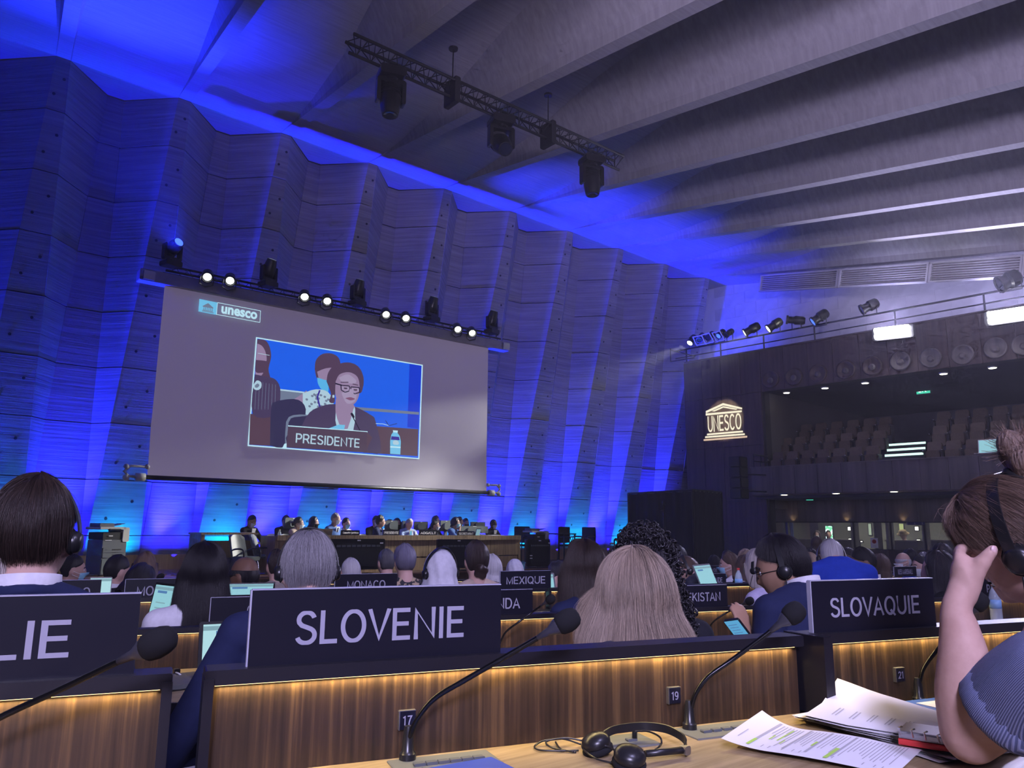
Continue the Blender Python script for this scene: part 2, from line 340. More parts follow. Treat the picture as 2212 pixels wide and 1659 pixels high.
def text(name, txt, height, m, parent, X, Y, c, extrude=.0015, width=None, bold=0.0):
    me = text_mesh(txt, height, extrude, width, bold); me.materials.append(m); me.name = name
    Z = X.cross(Y); A = Matrix((X, Y, Z)).transposed().to_4x4(); A.translation = Vector(c)
    o = link(name, me, parent)
    o.matrix_local = (WM[parent.name].inverted() @ A) if parent is not None else A
    return o
def smooth_path(pts, n=8):
    P = [Vector(p) for p in pts]; out = []
    for i in range(len(P)-1):
        a, b, c, d = P[max(i-1, 0)], P[i], P[i+1], P[min(i+2, len(P)-1)]
        for k in range(n):
            t = k/n; out.append(.5*((2*b) + (-a+c)*t + (2*a-5*b+4*c-d)*t*t + (-a+3*b-3*c+d)*t**3))
    out.append(P[-1]); return out

ORD = ['first', 'second', 'third', 'fourth', 'fifth', 'sixth', 'seventh', 'eighth', 'ninth', 'tenth', 'eleventh', 'twelfth']
# ------------------------------------------------------------------ folded concrete wall behind the stage
U0, SP, ZB, ZT = 1.7047, 2.1176, 0.465, 9.395
def wall_pt(k, f, z):
    s = (z-ZB)/(ZT-ZB)
    if f[0] == 'r': w, d, c = lin(.5062, .1113, s), lin(17.145, 14.975, s), U0+k*SP
    else: w, d, c = lin(.4972, .1541, s), lin(17.297, 15.825, s), U0+(k+.5)*SP
    return Vector((c + (-w if f[1] == 'L' else w), d, z))
JO = [ZB, .867] + [.867+1.0845*i for i in range(1, 8)] + [ZT]
wall_front = setp(MB().box((9.0, 17.75, 4.9), (28, .2, 10)).build('wall_front', M['gap']), kind='structure', label='tall folded wall of board marked concrete behind the stage, washed in blue light')
holes = MB()
for k in range(-1, 10):
    facets = [('rL', 'rR', k, k, 1), ('rR', 'bL', k, k, k <= 2), ('bL', 'bR', k, k, k <= 5), ('bR', 'rL', k, k+1, k < 9)]
    for a, b, ka, kb, split in facets:
        zs = JO if split else [JO[0], JO[3], JO[-1]]
        for i in range(len(zs)-1):
            z0, z1 = zs[i]+.008, zs[i+1]-.008
            q = [wall_pt(ka, a, z0), wall_pt(kb, b, z0), wall_pt(kb, b, z1), wall_pt(ka, a, z1)]
            n = (q[1]-q[0]).cross(q[3]-q[0]).normalized()
            off = n*rnd.uniform(-.006, .008); q = [p+off for p in q]
            nm = MB().hexa(q, n, .10).build('concrete_panel', M['concrete'], wall_front)
            if a == 'rL' and z1-z0 > .8 and k >= 0:
                for fx, fz in ((.28, .3), (.74, .62)):
                    c = (q[0].lerp(q[1], fx)).lerp(q[3].lerp(q[2], fx), fz)
                    holes.lathe([(.028, -.01), (.028, .006)], c, n, 8)
    q = [wall_pt(k, 'rL', ZB), wall_pt(k, 'rL', ZT)]
setp(holes.build('tie_holes', M['gap'], wall_front), kind='stuff')
# ------------------------------------------------------------------ folded ceiling: ribs fall away from the stage wall
RD = ray(35, 730).normalized()
PROF = [(0, 0), (1.1, .05), (2.2, .16), (4, .42), (5.3, .68), (6.5, .90), (8, 1.10), (12, 1.3), (25, 1.3)]
ceiling = setp(MB().box((9, 15.6, 11.2), (30, 5, .1)).build('ceiling', M['gap']), kind='structure', label='folded concrete ceiling with long ribs falling away from the stage wall')
EU = Vector((1, 0, 0))
for k in range(-4, 10):
    a, b = wall_pt(k, 'rL', ZT), wall_pt(k, 'rR', ZT); a2 = wall_pt(k+1, 'rL', ZT)
    L = -RD*25
    MB().hexa([a, b, b+L, a+L], Vector((0, 0, -1)), .35).build('rib_soffit', M['soffit'], ceiling)
    pb = [wall_pt(k, 'bL', ZT+.02), wall_pt(k, 'bR', ZT+.02)]
    tri = MB(); tri.add([b, pb[0], pb[1], a2, b+UZ*.1, pb[0]+UZ*.1, pb[1]+UZ*.1, a2+UZ*.1], [(0, 1, 2, 3), (7, 6, 5, 4), (0, 4, 5, 1), (2, 6, 7, 3), (1, 5, 6, 2)])
    tri.build('fold_end_panel', M['soffit'], ceiling)
    KK = .5
    def lip(d): return min(.16, d*.4)
    r1, r2, r3, r4, r5, r6 = [], [], [], [], [], []
    for n, d in PROF:
        o = -RD*n; l = lip(d); h = EU*(KK*(d-l)); jit = 0
        r1.append(b+o); r2.append(b+o+UZ*l+EU*.01); r3.append(b+o+UZ*d+h)
        r4.append(a2+o+UZ*d-h); r5.append(a2+o+UZ*l-EU*.01); r6.append(a2+o)
    MB().grid([r3, r4]).build('trough_panel', M['soffit'], ceiling)
    MB().grid([r1, r2, r3]).build('rib_side', M['ribface'], ceiling)
    MB().grid([r4, r5, r6]).build('rib_side', M['ribface'], ceiling)
# ------------------------------------------------------------------ right-hand side: pale block wall, panelled front, balcony
DB, DP, DA, DLW = 22.9, 20.3, 19.4, 21.5
brick = setp(MB().box(wl(5, DB+.058, 7.72), (22, .1, 5.2), ax=(WD, WN, UZ)).build('wall_right', M['mortar']), kind='structure', label='pale block wall above the balcony, glowing blue at its left end')
bl_w, bl_h = .78, .42
bm0 = None
for r in range(8):
    z = 6.1 + r*bl_h
    for c in range(26):
        a1 = 13.55 - c*bl_w + (bl_w/2 if r % 2 else 0)
        if r < 8 and z + bl_h > 9.56 - (13.6-a1)*.145 + .25: continue
        if a1-bl_w/2 < -4: continue
        if bm0 is None:
            bm0 = MB().bbox((0, 0, 0), (bl_w-.008, .05, bl_h-.008), .003, ax=(WD, WN, UZ)).mesh('block', [M['blocks']])
        o = link('block', bm0, brick); o.location = wl(a1-bl_w/2, DB+.025, z+bl_h/2)
# panelled front: boards in a loop
wallw = setp(MB().box(wl(12.25, DP+.22, 2.9), (2.7, .3, 6.7), ax=(WD, WN, UZ)).build('wall_right.001', M['gap']), kind='structure', label='dark brown panelled wall end carrying the bright temple emblem')
def boards(par, a0, a1, z0, z1, D, w, m, name='panel'):
    n = max(1, round((a0-a1)/w)); w = (a0-a1)/n
    for i in range(n):
        me = MB().box(wl(a0-(i+.5)*w, D+.02+rnd.uniform(-.004, .004), (z0+z1)/2), (w-.008, .04, z1-z0), ax=(WD, WN, UZ)).build(name, m, par)
for z0, z1 in ((-.4, 1.9), (1.91, 3.5), (3.51, 5.02), (5.03, 6.24)): boards(wallw, 13.55, 10.95, z0, z1, DP, .65, M['wallwood'])
band = setp(MB().box(wl(3.5, DP+.22, 5.63), (14.9, .3, 1.2), ax=(WD, WN, UZ)).build('trim_1', M['gap']), kind='structure', label='brown panelled band with round openings above the balcony')
boards(band, 10.94, -4, 5.03, 6.24, DP, .72, M['wallwood'])
MB().box(wl(4.7, DP+.2, 6.26), (17.6, .5, .04), ax=(WD, WN, UZ)).build('ledge', M['wallwood'], band)
for i, (x, y) in enumerate([(1665, 820), (1715, 814), (1767, 807), (1827, 799), (1884, 791), (1945, 780), (2011, 773), (2080, 766), (2150, 752), (2212, 745)]):
    p = on_w(x, y, DP-.02)
    t = thing('round_speaker_port', f'dark round port in the brown band above the balcony, the {ORD[i]} from the left', 'port', group='round ports above the balcony')
    g = MB()
    pr = [(.235, -.01), (.25, .03), (.21, .05), (.20, .0)]
    g.lathe([(.20, .0), (.25, -.005), (.255, .03), (.22, .05), (.20, .02)], p, -WN, 24).build('ring', M['greywood'] if i > 4 else M['wallwood'], t, world=True, smooth=True)
    MB().lathe([(.20, -.0), (.20, .012)], p, -WN, 24).build('grille', M['matblack'], t, world=True)
    MB().lathe([(.02, 0), (.09, .02), (.05, .05)], p-WN*.012-UZ*.03, -WN, 12).build('driver', M['greywood'], t, world=True)
# balcony
balc = setp(MB().box(wl(3.5, 24.2, 2.0), (14.9, 8.9, .12), ax=(WD, WN, UZ)).build('floor_balcony', M['carpet']), kind='structure', label='dark balcony floor above the booths')
pp = setp(MB().box(wl(3.45, DA+.1, 2.41), (14.85, .08, .70), ax=(WD, WN, UZ)).build('trim_2', M['gap']), kind='structure', label='wide grey wood balcony parapet')
boards(pp, 10.88, -4, 2.05, 2.77, DA, .62, M['greywood'])
MB().box(wl(3.45, DA+.06, 2.785), (14.9, .16, .03), ax=(WD, WN, UZ)).build('parapet_cap', M['greywood'], pp)
setp(MB().box(wl(3.5, 27.9, 3.9), (14.9, .2, 4), ax=(WD, WN, UZ)).build('wall_right.002', mat('balcony back wall', (.045, .042, .055), .9)), kind='structure', label='dark back wall of the balcony')
setp(MB().box(wl(3.5, 24.2, 5.1), (14.9, 7.6, .1), ax=(WD, WN, UZ)).build('ceiling_balcony', M['drape']), kind='structure', label='dark ceiling over the balcony')
setp(MB().box(wl(11.0, 24.2, 3.4), (.12, 7.6, 3.4), ax=(WD, WN, UZ)).build('wall_right.003', mat('balcony side wall', (.10, .09, .085), .85)), kind='structure', label='side wall at the left end of the balcony')
# lower wall and booths
lw = setp(MB().box(wl(3.7, DLW+.2, 1.67), (15.4, .3, .66), ax=(WD, WN, UZ)).build('wall_right.004', M['gap']), kind='structure', label='grey wood wall over the booth windows')
boards(lw, 11.44, -4, 1.345, 1.995, DLW, .8, M['greywood'])
lw2 = setp(MB().box(wl(3.7, DLW+.2, 0.08), (15.4, .3, 1.0), ax=(WD, WN, UZ)).build('wall_right.005', M['gap']), kind='structure', label='brown wood wall under the booth windows')
boards(lw2, 11.44, -4, -.45, .60, DLW, .8, M['wallwood'])
# ------------------------------------------------------------------ floors, stage, far walls
def fl(s):                                               # raked hall floor
    for (a, za), (b, zb) in zip([(-9, 0), (1.6, 0), (2.2, -.17), (5.0, -.17), (7.5, -.30), (10, -.45), (30, -.45)], [(1.6, 0), (2.2, -.17), (5.0, -.17), (7.5, -.30), (10, -.45), (30, -.45), (31, -.45)]):
        if a <= s <= b: return lin(za, zb, (s-a)/(b-a))
    return -.45
ss = [-9, -3, 0, 1.6, 2.2, 5.0, 7.5, 10, 14, 22]
g = MB(); g.grid([[dk(u, s, fl(s)) for u in (-10, 0, 10, 26)] for s in ss]); 
setp(g.build('floor', M['carpet']), kind='structure', label='dark blue carpeted floor sloping gently to the stage')
stage = setp(MB().box((7.0, 15.5, -.14), (22, 4.7, .66)).build('floor_stage', M['gap']), kind='structure', label='low varnished wooden stage along the folded wall')
for i in range(24): MB().box((7.0, 13.15+.1*0+i*.175+.09, .193), (22, .170, .03)).build('board', M['stagewood'], stage)
for i in range(11): MB().box((-3+i*2.0, 13.14, -.13), (1.99, .04, .64)).build('riser_panel', M['walnut'], stage)
sk = setp(MB().box((9, 16.72, .345), (24, .04, .28)).build('baseboard_front', M['gap']), kind='structure', label='low wooden skirting along the foot of the folded wall')
for i in range(20): MB().box((-2.4+i*1.2, 16.69, .35), (1.19, .03, .30)).build('skirting_panel', M['skirt'], sk)
setp(MB().box((9, -9, 3), (44, .2, 12)).build('wall_back', M['greywood']), kind='structure')
setp(MB().box((-7, 4, 4), (.2, 28, 14)).build('wall_left', M['greywood']), kind='structure')
setp(MB().box(wl(-7, 21, 4), (7, .2, 12), ax=(WD, WN, UZ)).build('wall_right.006', M['greywood']), kind='structure')
# air grilles along the top of the block wall
RH = Vector((RD.x, RD.y, 0)).normalized(); LN = Vector((RH.y, -RH.x, 0)); R9 = wall_pt(9, 'rL', ZT)
def on_w9(x, y): return on_plane(x, y, R9+LN*.02, LN)
cuts = [(1645, 595, 1814, 582), (1815.5, 581.8, 2009, 566.8), (2010.5, 566.6, 2212, 551), (2213, 551, 2440, 533)]
lab = ['leftmost slatted air grille under the ceiling over the block wall', 'second slatted air grille from the left under the ceiling', 'third slatted air grille from the left, in the glare of the flood lamps', 'slatted air grille at the right end of the grille run']
for (x0, y0, x1, y1), lb in zip(cuts, lab):
    p0, p1 = on_w9(x0, y0), on_w9(x1, y1); dr = (p1-p0).normalized(); ln = (p1-p0).length; up = UZ; h = .52
    t = thing('air_grille', lb, 'grille', group=None)
    up = (UZ - dr*UZ.dot(dr)).normalized(); ax = (dr, LN, up); c = (p0+p1)/2 - up*h/2
    f = MB(); f.box(c+up*(h/2-.02), (ln, .1, .04), ax=ax); f.box(c-up*(h/2-.02), (ln, .1, .04), ax=ax); f.box(c-dr*(ln/2-.025), (.05, .1, h), ax=ax); f.box(c+dr*(ln/2-.025), (.05, .1, h), ax=ax)
    f.build('frame', M['blocks'], t, world=True)
    MB().box(c+LN*.06, (ln-.1, .02, h-.08), ax=ax).build('backing', M['greywood'], t, world=True)
    sm = None
    for i in range(7):
        cc = c-up*(h/2-.085)+up*(i*.059)
        ax2 = (dr, (LN*.8-up*.6), (up*.8+LN*.6))
        MB().box(cc, (ln-.1, .012, .045), ax=ax2).build('slat', M['blocks'], t, world=True)

M['glassd'] = mat('unlit lens', (.02, .025, .05), .1)
# ------------------------------------------------------------------ projection screen
VS = 15.2
scr = thing('projection_screen', 'large projection screen hanging in front of the folded wall, showing a seated woman', 'screen', (7.75, VS, 1.95))
M['screen'] = mat('projected screen cloth', (.30, .29, .31), .85, emit=(.098, .078, .142), es=1.0)  # weak emission stands in for projector light on the cloth
P = [[Vector((lin(3.84, 11.70, i/24) + (.03*math.sin(j*.5) if i in (0, 24) else 0)*(0 if j < 12 else .5), VS+.004*math.sin(i*1.3), lin(5.60, 1.98, j/16))) for i in range(25)] for j in range(17)]
MB().grid(P).build('screen_cloth', M['screen'], scr, world=True, smooth=True)
g = MB(); g.bbox((7.84, VS, 5.71), (8.96, .24, .22), .02); g.build('casing', tex(mat('grey casing', (.3, .29, .3), .5), (.26, .25, .26), (.33, .32, .33), 5), scr, world=True)
for s in (3.52, 12.17): MB().box((s, VS-.14, 5.70), (.20, .05, .17)).build('end_bracket', M['steel'], scr, world=True)
MB().tube([(3.75, VS, 1.94), (11.85, VS, 1.94)], .045, 12).build('weight_bar', M['plastic'], scr, world=True, smooth=True)
for s, d in ((3.66, -1), (11.94, 1)):
    b = MB(); b.tube([(s, VS, 1.94), (s-d*.16, VS, 1.94)], .075, 12); b.tube([(s, VS, 1.94), (s+d*.12, VS, 1.95), (s+d*.2, VS, 2.03), (s+d*.1, VS, 2.14), (s-d*.18, VS, 2.13)], .025, 8)
    b.ell((s-d*.18, VS, 2.13), (.05, .05, .05), 8); b.ell((s+d*.17, VS, 2.12), (.05, .05, .05), 8); b.ell((s+d*.16, VS, 1.92), (.06, .06, .06), 8)
    b.build('end_fitting', M['cream'], scr, world=True, smooth=True)
# the projected picture: projector light built as flat glowing shapes on the cloth
PIC = {}
def pc(nm, col, s=1.0):
    if nm not in PIC: PIC[nm] = emis('projected '+nm, col, s)
    return PIC[nm]
for nm, col in dict(blue=(.012, .115, .82), blue2=(.006, .04, .62), white=(.50, .78, .90), brown=(.095, .052, .085), hair=(.085, .048, .095), skin=(.30, .215, .36), skin2=(.37, .30, .46), dark=(.052, .032, .080), jacket=(.065, .045, .11), mask=(.10, .45, .80), pale=(.42, .60, .72), black=(.012, .01, .03), grey=(.16, .20, .30), lips=(.22, .09, .17), sky=(.16, .52, .80), navy=(.04, .02, .30), plate=(.075, .045, .085), chair=(.035, .03, .085)).items(): pc(nm, col)
pm = list(PIC.values()); pk = list(PIC)
pic = MB(); dep = [0]
def zp(x, y, v): return on_v(280+x/2.6333, 520+y/2.6333, v)
def poly(col, pts, sm=0):
    dep[0] += 1; v = VS-.010-.0006*dep[0]
    if sm: pts = [tuple(q)[:2] for q in smooth_path([(a, b, 0) for a, b in pts+[pts[0]]], sm)][:-1]
    pic.add([zp(a, b, v) for a, b in pts], [tuple(range(len(pts)-1, -1, -1))], pk.index(col))
def line(col, pts, w):
    for (a, b), (c, d) in zip(pts[:-1], pts[1:]):
        L = math.hypot(c-a, d-b) or 1; nx, ny = -(d-b)/L*w/2, (c-a)/L*w/2
        poly(col, [(a+nx, b+ny), (c+nx, d+ny), (c-nx, d-ny), (a-nx, b-ny)])
poly('white', [(719, 548), (1668, 706), (1648, 1243), (671, 1168)])
poly('blue', [(726, 556), (1661, 711), (1642, 1236), (679, 1161)])
poly('blue2', [(1592, 700), (1661, 711), (1642, 1070), (1580, 1060)])
poly('brown', [(686, 985), (900, 990), (890, 1172), (680, 1160)])
poly('brown', [(1330, 1050), (1642, 1072), (1638, 1225), (1330, 1205)])
poly('grey', [(1280, 945), (1646, 975), (1646, 990), (1280, 962)])
poly('pale', [(812, 838), (1020, 862), (1010, 985), (785, 985)]); poly('grey', [(818, 848), (1012, 870), (1002, 980), (793, 980)])
# seated woman at the left edge
poly('hair', [(726, 560), (770, 566), (795, 600), (805, 660), (790, 730), (800, 790), (760, 800), (715, 790)], 4)
poly('skin', [(726, 585), (755, 600), (775, 640), (778, 690), (755, 760), (715, 770)], 4)
poly('hair', [(717, 678), (790, 690), (782, 740), (742, 752), (716, 742)], 4)
poly('jacket', [(712, 760), (760, 770), (830, 790), (858, 860), (830, 990), (700, 985)], 4)
for i in range(7): line('grey', [(722+i*18, 800+i*3), (712+i*19, 960)], 2.2)
poly('pale', [(704, 820), (724, 795), (748, 806), (748, 835), (728, 850), (706, 842)], 5); poly('grey', [(713, 822), (728, 812), (738, 822), (728, 835), (714, 834)], 5)
line('pale', [(730, 640), (796, 652)], 3)
# the woman behind with the pale blue mask
poly('hair', [(1053, 730), (1060, 680), (1095, 645), (1150, 642), (1190, 668), (1200, 720), (1190, 760), (1120, 760), (1070, 790)], 4)
poly('skin', [(1066, 745), (1120, 725), (1175, 730), (1180, 800), (1150, 830), (1090, 810)], 4)
poly('mask', [(1067, 778), (1110, 792), (1130, 800), (1128, 868), (1095, 850), (1072, 815)], 3)
poly('skin', [(930, 905), (985, 870), (1010, 860), (1010, 985), (930, 985)], 4)
poly('pale', [(985, 868), (1060, 845), (1130, 862), (1160, 935), (1080, 985), (995, 985)], 3)
for i in range(26):
    a = rnd.uniform(1000, 1130); b = rnd.uniform(868, 960); poly('grey', [(a, b), (a+12, b+4), (a+8, b+14), (a-3, b+9)], 2)
line('navy', [(1082, 850), (1068, 890), (1082, 945)], 9)
# chairs
poly('chair', [(798, 1165), (805, 960), (830, 915), (960, 905), (1000, 990), (890, 1165)], 4)
poly('grey', [(884, 1165), (890, 1030), (930, 992), (1010, 990), (1010, 1000), (938, 1003), (904, 1035), (898, 1165)], 2)
poly('chair', [(900, 1165), (908, 1040), (940, 1006), (1060, 998), (1060, 1060), (900, 1100)], 3)
# the woman who presides
poly('jacket', [(975, 1060), (1025, 975), (1110, 935), (1180, 930), (1270, 940), (1370, 990), (1400, 1030), (1430, 1200), (1350, 1190), (1350, 1088), (905, 1056)], 3)
poly('skin', [(1172, 900), (1272, 930), (1280, 1000), (1240, 1075), (1190, 1065), (1172, 985)], 4)
poly('pale', [(1172, 975), (1195, 1050), (1240, 1070), (1272, 960), (1282, 960), (1272, 1080), (1180, 1070)], 2)
poly('hair', [(1120, 800), (1130, 750), (1165, 710), (1240, 692), (1300, 715), (1330, 775), (1326, 840), (1300, 870), (1180, 860), (1165, 920), (1135, 915), (1145, 870)], 4)
poly('skin', [(1172, 800), (1195, 760), (1250, 748), (1296, 775), (1308, 830), (1302, 890), (1275, 930), (1225, 942), (1185, 915), (1170, 870)], 4)
poly('skin2', [(1190, 780), (1240, 760), (1285, 790), (1280, 812), (1215, 806)], 4); poly('skin2', [(1205, 868), (1240, 850), (1290, 868), (1280, 915), (1235, 925)], 4)
line('black', [(1170, 812), (1206, 822)], 7)
for cx, cy in ((1230, 840), (1286, 849)):
    q = [(cx-28, cy-18), (cx+20, cy-14), (cx+22, cy+14), (cx-5, cy+22), (cx-26, cy+10)]
    line('black', q+[q[0]], 5); poly('skin2', [(cx-22, cy-10), (cx+16, cy-8), (cx+16, cy+8), (cx-18, cy+8)], 2); poly('hair', [(cx-12, cy-5), (cx+8, cy-4), (cx+6, cy+4), (cx-10, cy+3)], 2)
line('hair', [(1200, 805), (1245, 805)], 5); line('hair', [(1268, 815), (1300, 822)], 5)
poly('skin2', [(1252, 845), (1266, 845), (1276, 880), (1262, 888), (1246, 880)], 2)
poly('lips', [(1226, 896), (1256, 890), (1282, 900), (1256, 908)], 3)
poly('pale', [(1154, 878), (1164, 878), (1164, 892), (1154, 892)], 3)
poly('sky', [(1130, 1068), (1190, 1046), (1225, 1048), (1220, 1076)], 1)
line('black', [(1268, 1000), (1312, 1082)], 5); poly('black', [(1256, 984), (1266, 978), (1280, 1002), (1270, 1008)], 2)
line('white', [(1400, 1040), (1440, 1042), (1478, 1052)], 3); line('black', [(1455, 1022), (1475, 1052), (1520, 1040)], 3)
poly('white', [(902, 1050), (1354, 1084), (1352, 1094), (901, 1060)]); poly('plate', [(901, 1056), (1352, 1088), (1348, 1205), (892, 1176)])
poly('sky', [(1488, 1105), (1498, 1090), (1500, 1080), (1524, 1082), (1524, 1094), (1536, 1110), (1543, 1140), (1540, 1216), (1482, 1212), (1482, 1140)])
poly('navy', [(1490, 1112), (1532, 1116), (1536, 1135), (1486, 1132)]); poly('white', [(1482, 1168), (1542, 1172), (1541, 1180), (1482, 1176)]); poly('white', [(1497, 1078), (1526, 1080), (1524, 1092), (1500, 1090)])
poly('pale', [(1498, 1140), (1514, 1134), (1530, 1144), (1528, 1160), (1500, 1158)], 3)
poly('white', [(870, 1176), (880, 1155), (893, 1152), (893, 1178)])
# corner logo
poly('sky', [(397, 331), (501, 352), (494, 422), (391, 402)])
for a, b in (((501, 352), (746, 399)), ((494, 419), (742, 465)), ((500, 352), (494, 420)), ((745, 399), (741, 465))): line('white', [a, b], 3.4)
for q in ([(416, 370), (447, 355), (476, 381), (476, 386), (416, 375)], [(416, 391), (474, 402), (474, 406), (416, 396)], [(412, 397), (478, 409), (478, 413), (412, 401)]): poly('grey', q)
for i in range(6): line('grey', [(423+i*9.5, 376+i*1.8), (422+i*9.5, 391+i*1.8)], 4)
pic.build('projected_picture', pm, scr, world=True)
EU3 = Vector((1, 0, 0))
def on_screen_text(txt, a, b, h, col, bold, v=.16):
    v = .012+.0006*(dep[0]+2); p0, p1 = zp(*a, VS-v), zp(*b, VS-v)
    text('lettering', txt, h, PIC[col], scr, EU3, UZ, (p0+p1)/2, 0, width=(p1-p0).length, bold=bold)
on_screen_text('PRESIDENTE', (945, 1127), (1308, 1147), .20, 'pale', .01, .155)
on_screen_text('unesco', (522, 390), (726, 430), .155, 'white', .035, .155)
# lighting bar on top of the screen
bar = thing('lighting_bar', 'black lighting bar running along the top of the projection screen', 'bar', (7.8, VS-.12, 5.82))
g = MB()
for dy, dz in ((-.13, .87), (.08, .87), (-.02, 1.0)): g.tube([(3.8, VS+dy, dz+5), (12.0, VS+dy, dz+5)], .022, 6)
g.build('pipe', M['darksteel'], bar, world=True)
g = MB()
for i in range(34):
    a = 3.9+i*.24; g.tube([(a, VS-.13, 5.87), (a+.12, VS-.02, 6.0), (a+.24, VS+.08, 5.87)], .008, 4)
g.build('lacing', M['darksteel'], bar, world=True)
def moving_head(label, base, up, fwd, tilt, lens, grp, s=1.0):
    up = Vector(up).normalized(); fwd = Vector(fwd); fwd = (fwd-up*fwd.dot(up)).normalized(); side = fwd.cross(up)
    mw = Matrix((side, fwd, up)).transposed().to_4x4(); mw.translation = base; mw = mw @ Matrix.Scale(s, 4)
    t = thing('moving_head_light', label, 'stage light', group=grp, mw=mw)
    g = MB(); g.bbox((0, 0, .06), (.34, .28, .12), .03); g.box((0, -.145, .07), (.2, .01, .04)); g.build('base', M['plastic'], t)
    g = MB(); g.lathe([(.09, .12), (.09, .16)], n=16)
    for q in (-1, 1): g.bbox((q*.165, 0, .31), (.05, .12, .32), .02)
    g.bbox((0, 0, .17), (.36, .12, .06), .02); g.build('yoke', M['plastic'], t)
    d = (Vector((0, math.cos(tilt), math.sin(tilt)))); c = Vector((0, 0, .40))
    g = MB(); g.lathe([(.06, -.21), (.12, -.18), (.14, -.06), (.135, .08), (.115, .20), (.105, .24)], c, d, 20); g.build('head', M['plastic'], t, auto=40)
    MB().lathe([(.02, .238), (.085, .248), (.09, .243)], c, d, 18).build('lens', lens, t)
    g = MB()
    for i in range(5): g.lathe([(.125-.006*abs(i-1), -.16+i*.03), (.145, -.152+i*.03), (.125, -.145+i*.03)], c, d, 16)
    g.build('cooling_fins', M['matblack'], t)
    return t
HPX = [(368, 585), (578, 628), (771, 668), (932, 703), (1062, 730)]
for i, (x, y) in enumerate(HPX):
    p = on_v(x, y, VS-.05); p.z = 5.98
    moving_head(f'black moving head light standing on the screen bar, {ORD[i]} of five from the left', p, UZ, (.25, -1, 0), 1.25 if i not in (0, 1) else (.35 if i == 0 else 1.15), M['bluelens'] if i == 0 else M['cyanlens'], 'moving head lights on the screen bar', .95)
PPX = [(448, 598), (497, 606), (658, 641), (707, 650), (834, 679), (877, 687), (989, 711), (1020, 719)]
for i, (x, y) in enumerate(PPX):
    p = on_v(x, y, VS-.3); t = thing('par_lamp', f'lit round stage lamp on the screen bar, {ORD[i]} of eight from the left', 'stage light', p, 0, 'round lamps on the screen bar')
    d = Vector((-.25, -.75, -.75)).normalized()
    MB().lathe([(.05, -.20), (.10, -.15), (.115, 0), (.12, .03), (.10, .03), (.095, .0)], p, d, 18).build('housing', M['plastic'], t, world=True, auto=40)
    MB().lathe([(.075, .004), (.075, .012)], p, d, 18).build('lens', M['lampwhite'], t, world=True)
    g = MB(); g.tube([p+Vector((-.13, 0, 0)), p+Vector((-.13, .05, -.14)), p+Vector((0, .1, -.18)), p+Vector((.13, .05, -.14)), p+Vector((.13, 0, 0))], .012, 6); g.build('bracket', M['darksteel'], t, world=True)
# ------------------------------------------------------------------ truss under the ceiling
VT = 9.0
tA, tB = on_v(754, 103, VT), on_v(1337, 352, VT); tz = (tA.z+tB.z)/2
truss = thing('lighting_truss', 'long black lattice truss hung under the concrete ceiling', 'truss', ((tA.x+tB.x)/2, VT, tz))
g = MB(); S = .12
ch = [(0, .12, S), (-.0, -.12, S), (0, 0, -S*.9)]
for q in ch: g.tube([(tA.x, VT+q[1], tz+q[2]), (tB.x, VT+q[1], tz+q[2])], .024, 8)
g.build('chord', M['matblack'], truss, world=True, smooth=True)
g = MB(); n = 24; L = tB.x-tA.x
for i in range(n):
    a, b, c = tA.x+L*i/n, tA.x+L*(i+.5)/n, tA.x+L*(i+1)/n
    for (y0, z0), (y1, z1) in (((.12, S), (0, -.11)), ((-.12, S), (0, -.11)), ((.12, S), (-.12, S))):
        g.tube([(a, VT+y0, tz+z0), (b, VT+y1, tz+z1), (c, VT+y0, tz+z0)], .009, 5)
g.build('lacing', M['matblack'], truss, world=True)
for x, y0, y1 in ((977, 103, 190), (1184, 204, 290)):
    p = on_v(x, y1+5, VT); top = on_v(x, y0, VT); t2 = thing('truss_hanger', ('thin rod hanger at the middle of the lattice truss' if x < 1000 else 'thin rod hanger near the right end of the lattice truss'), 'hanger', (p.x, VT, top.z), 0, 'truss hangers')
    MB().tube([(p.x, VT, tz+S), (p.x, VT, top.z)], .010, 6).build('rod', M['matblack'], t2, world=True)
    MB().lathe([(.07, 0), (.075, .03), (.03, .06)], (p.x, VT, top.z-.03), UZ, 12).build('ceiling_cup', M['darksteel'], t2, world=True)
    MB().bbox((p.x, VT, tz-.03), (.10, .30, .42), .02).build('clamp', M['matblack'], t2, world=True)
for i, (x, y, tl, w) in enumerate([(846, 150, -1.45, .82), (1083, 252, -.9, .80), (1278, 342, -1.5, .80)]):
    p = on_v(x, y, VT); p.z = tz-.10
    moving_head(('first', 'middle', 'last')[i]+' black moving head light hanging from the lattice truss, '+('left end', 'with its head tipped', 'right end')[i], p, (0, 0, -1), (-.3, -1, 0), 1.5 if i != 1 else .75, M['glassd'], 'moving head lights under the truss', 1.12)
# ------------------------------------------------------------------ rail of spotlights over the panelled front
DR = 19.95
rail = thing('spotlight_rail', 'dark pipe rail carrying spotlights above the brown panelled front', 'rail', wl(9, DR, 6.24))
def rz(a): return 6.62
g = MB(); g.tube([wl(13.6, DR, 6.60), wl(-2, DR, 6.60)], .025, 8); g.tube([wl(13.6, DR, 6.36), wl(-2, DR, 6.36)], .018, 8); g.build('pipe', M['darksteel'], rail, world=True, smooth=True)
for a in (13.2, 12.0, 10.6, 9.1, 7.0, 5.0, 3.0): MB().tube([wl(a, DR, 6.20), wl(a, DR, 6.62)], .022, 8).build('post', M['darksteel'], rail, world=True)
g = MB(); g.tube([wl(13.55, DR-.35, 6.62), wl(13.55, DR-.35, 6.2), wl(12.7, DR-.35, 6.2)], .02, 6); g.tube([wl(13.5, DR-.35, 6.55), wl(12.7, DR-.3, 6.25)], .018, 6); g.build('bracket', M['darksteel'], rail, world=True)
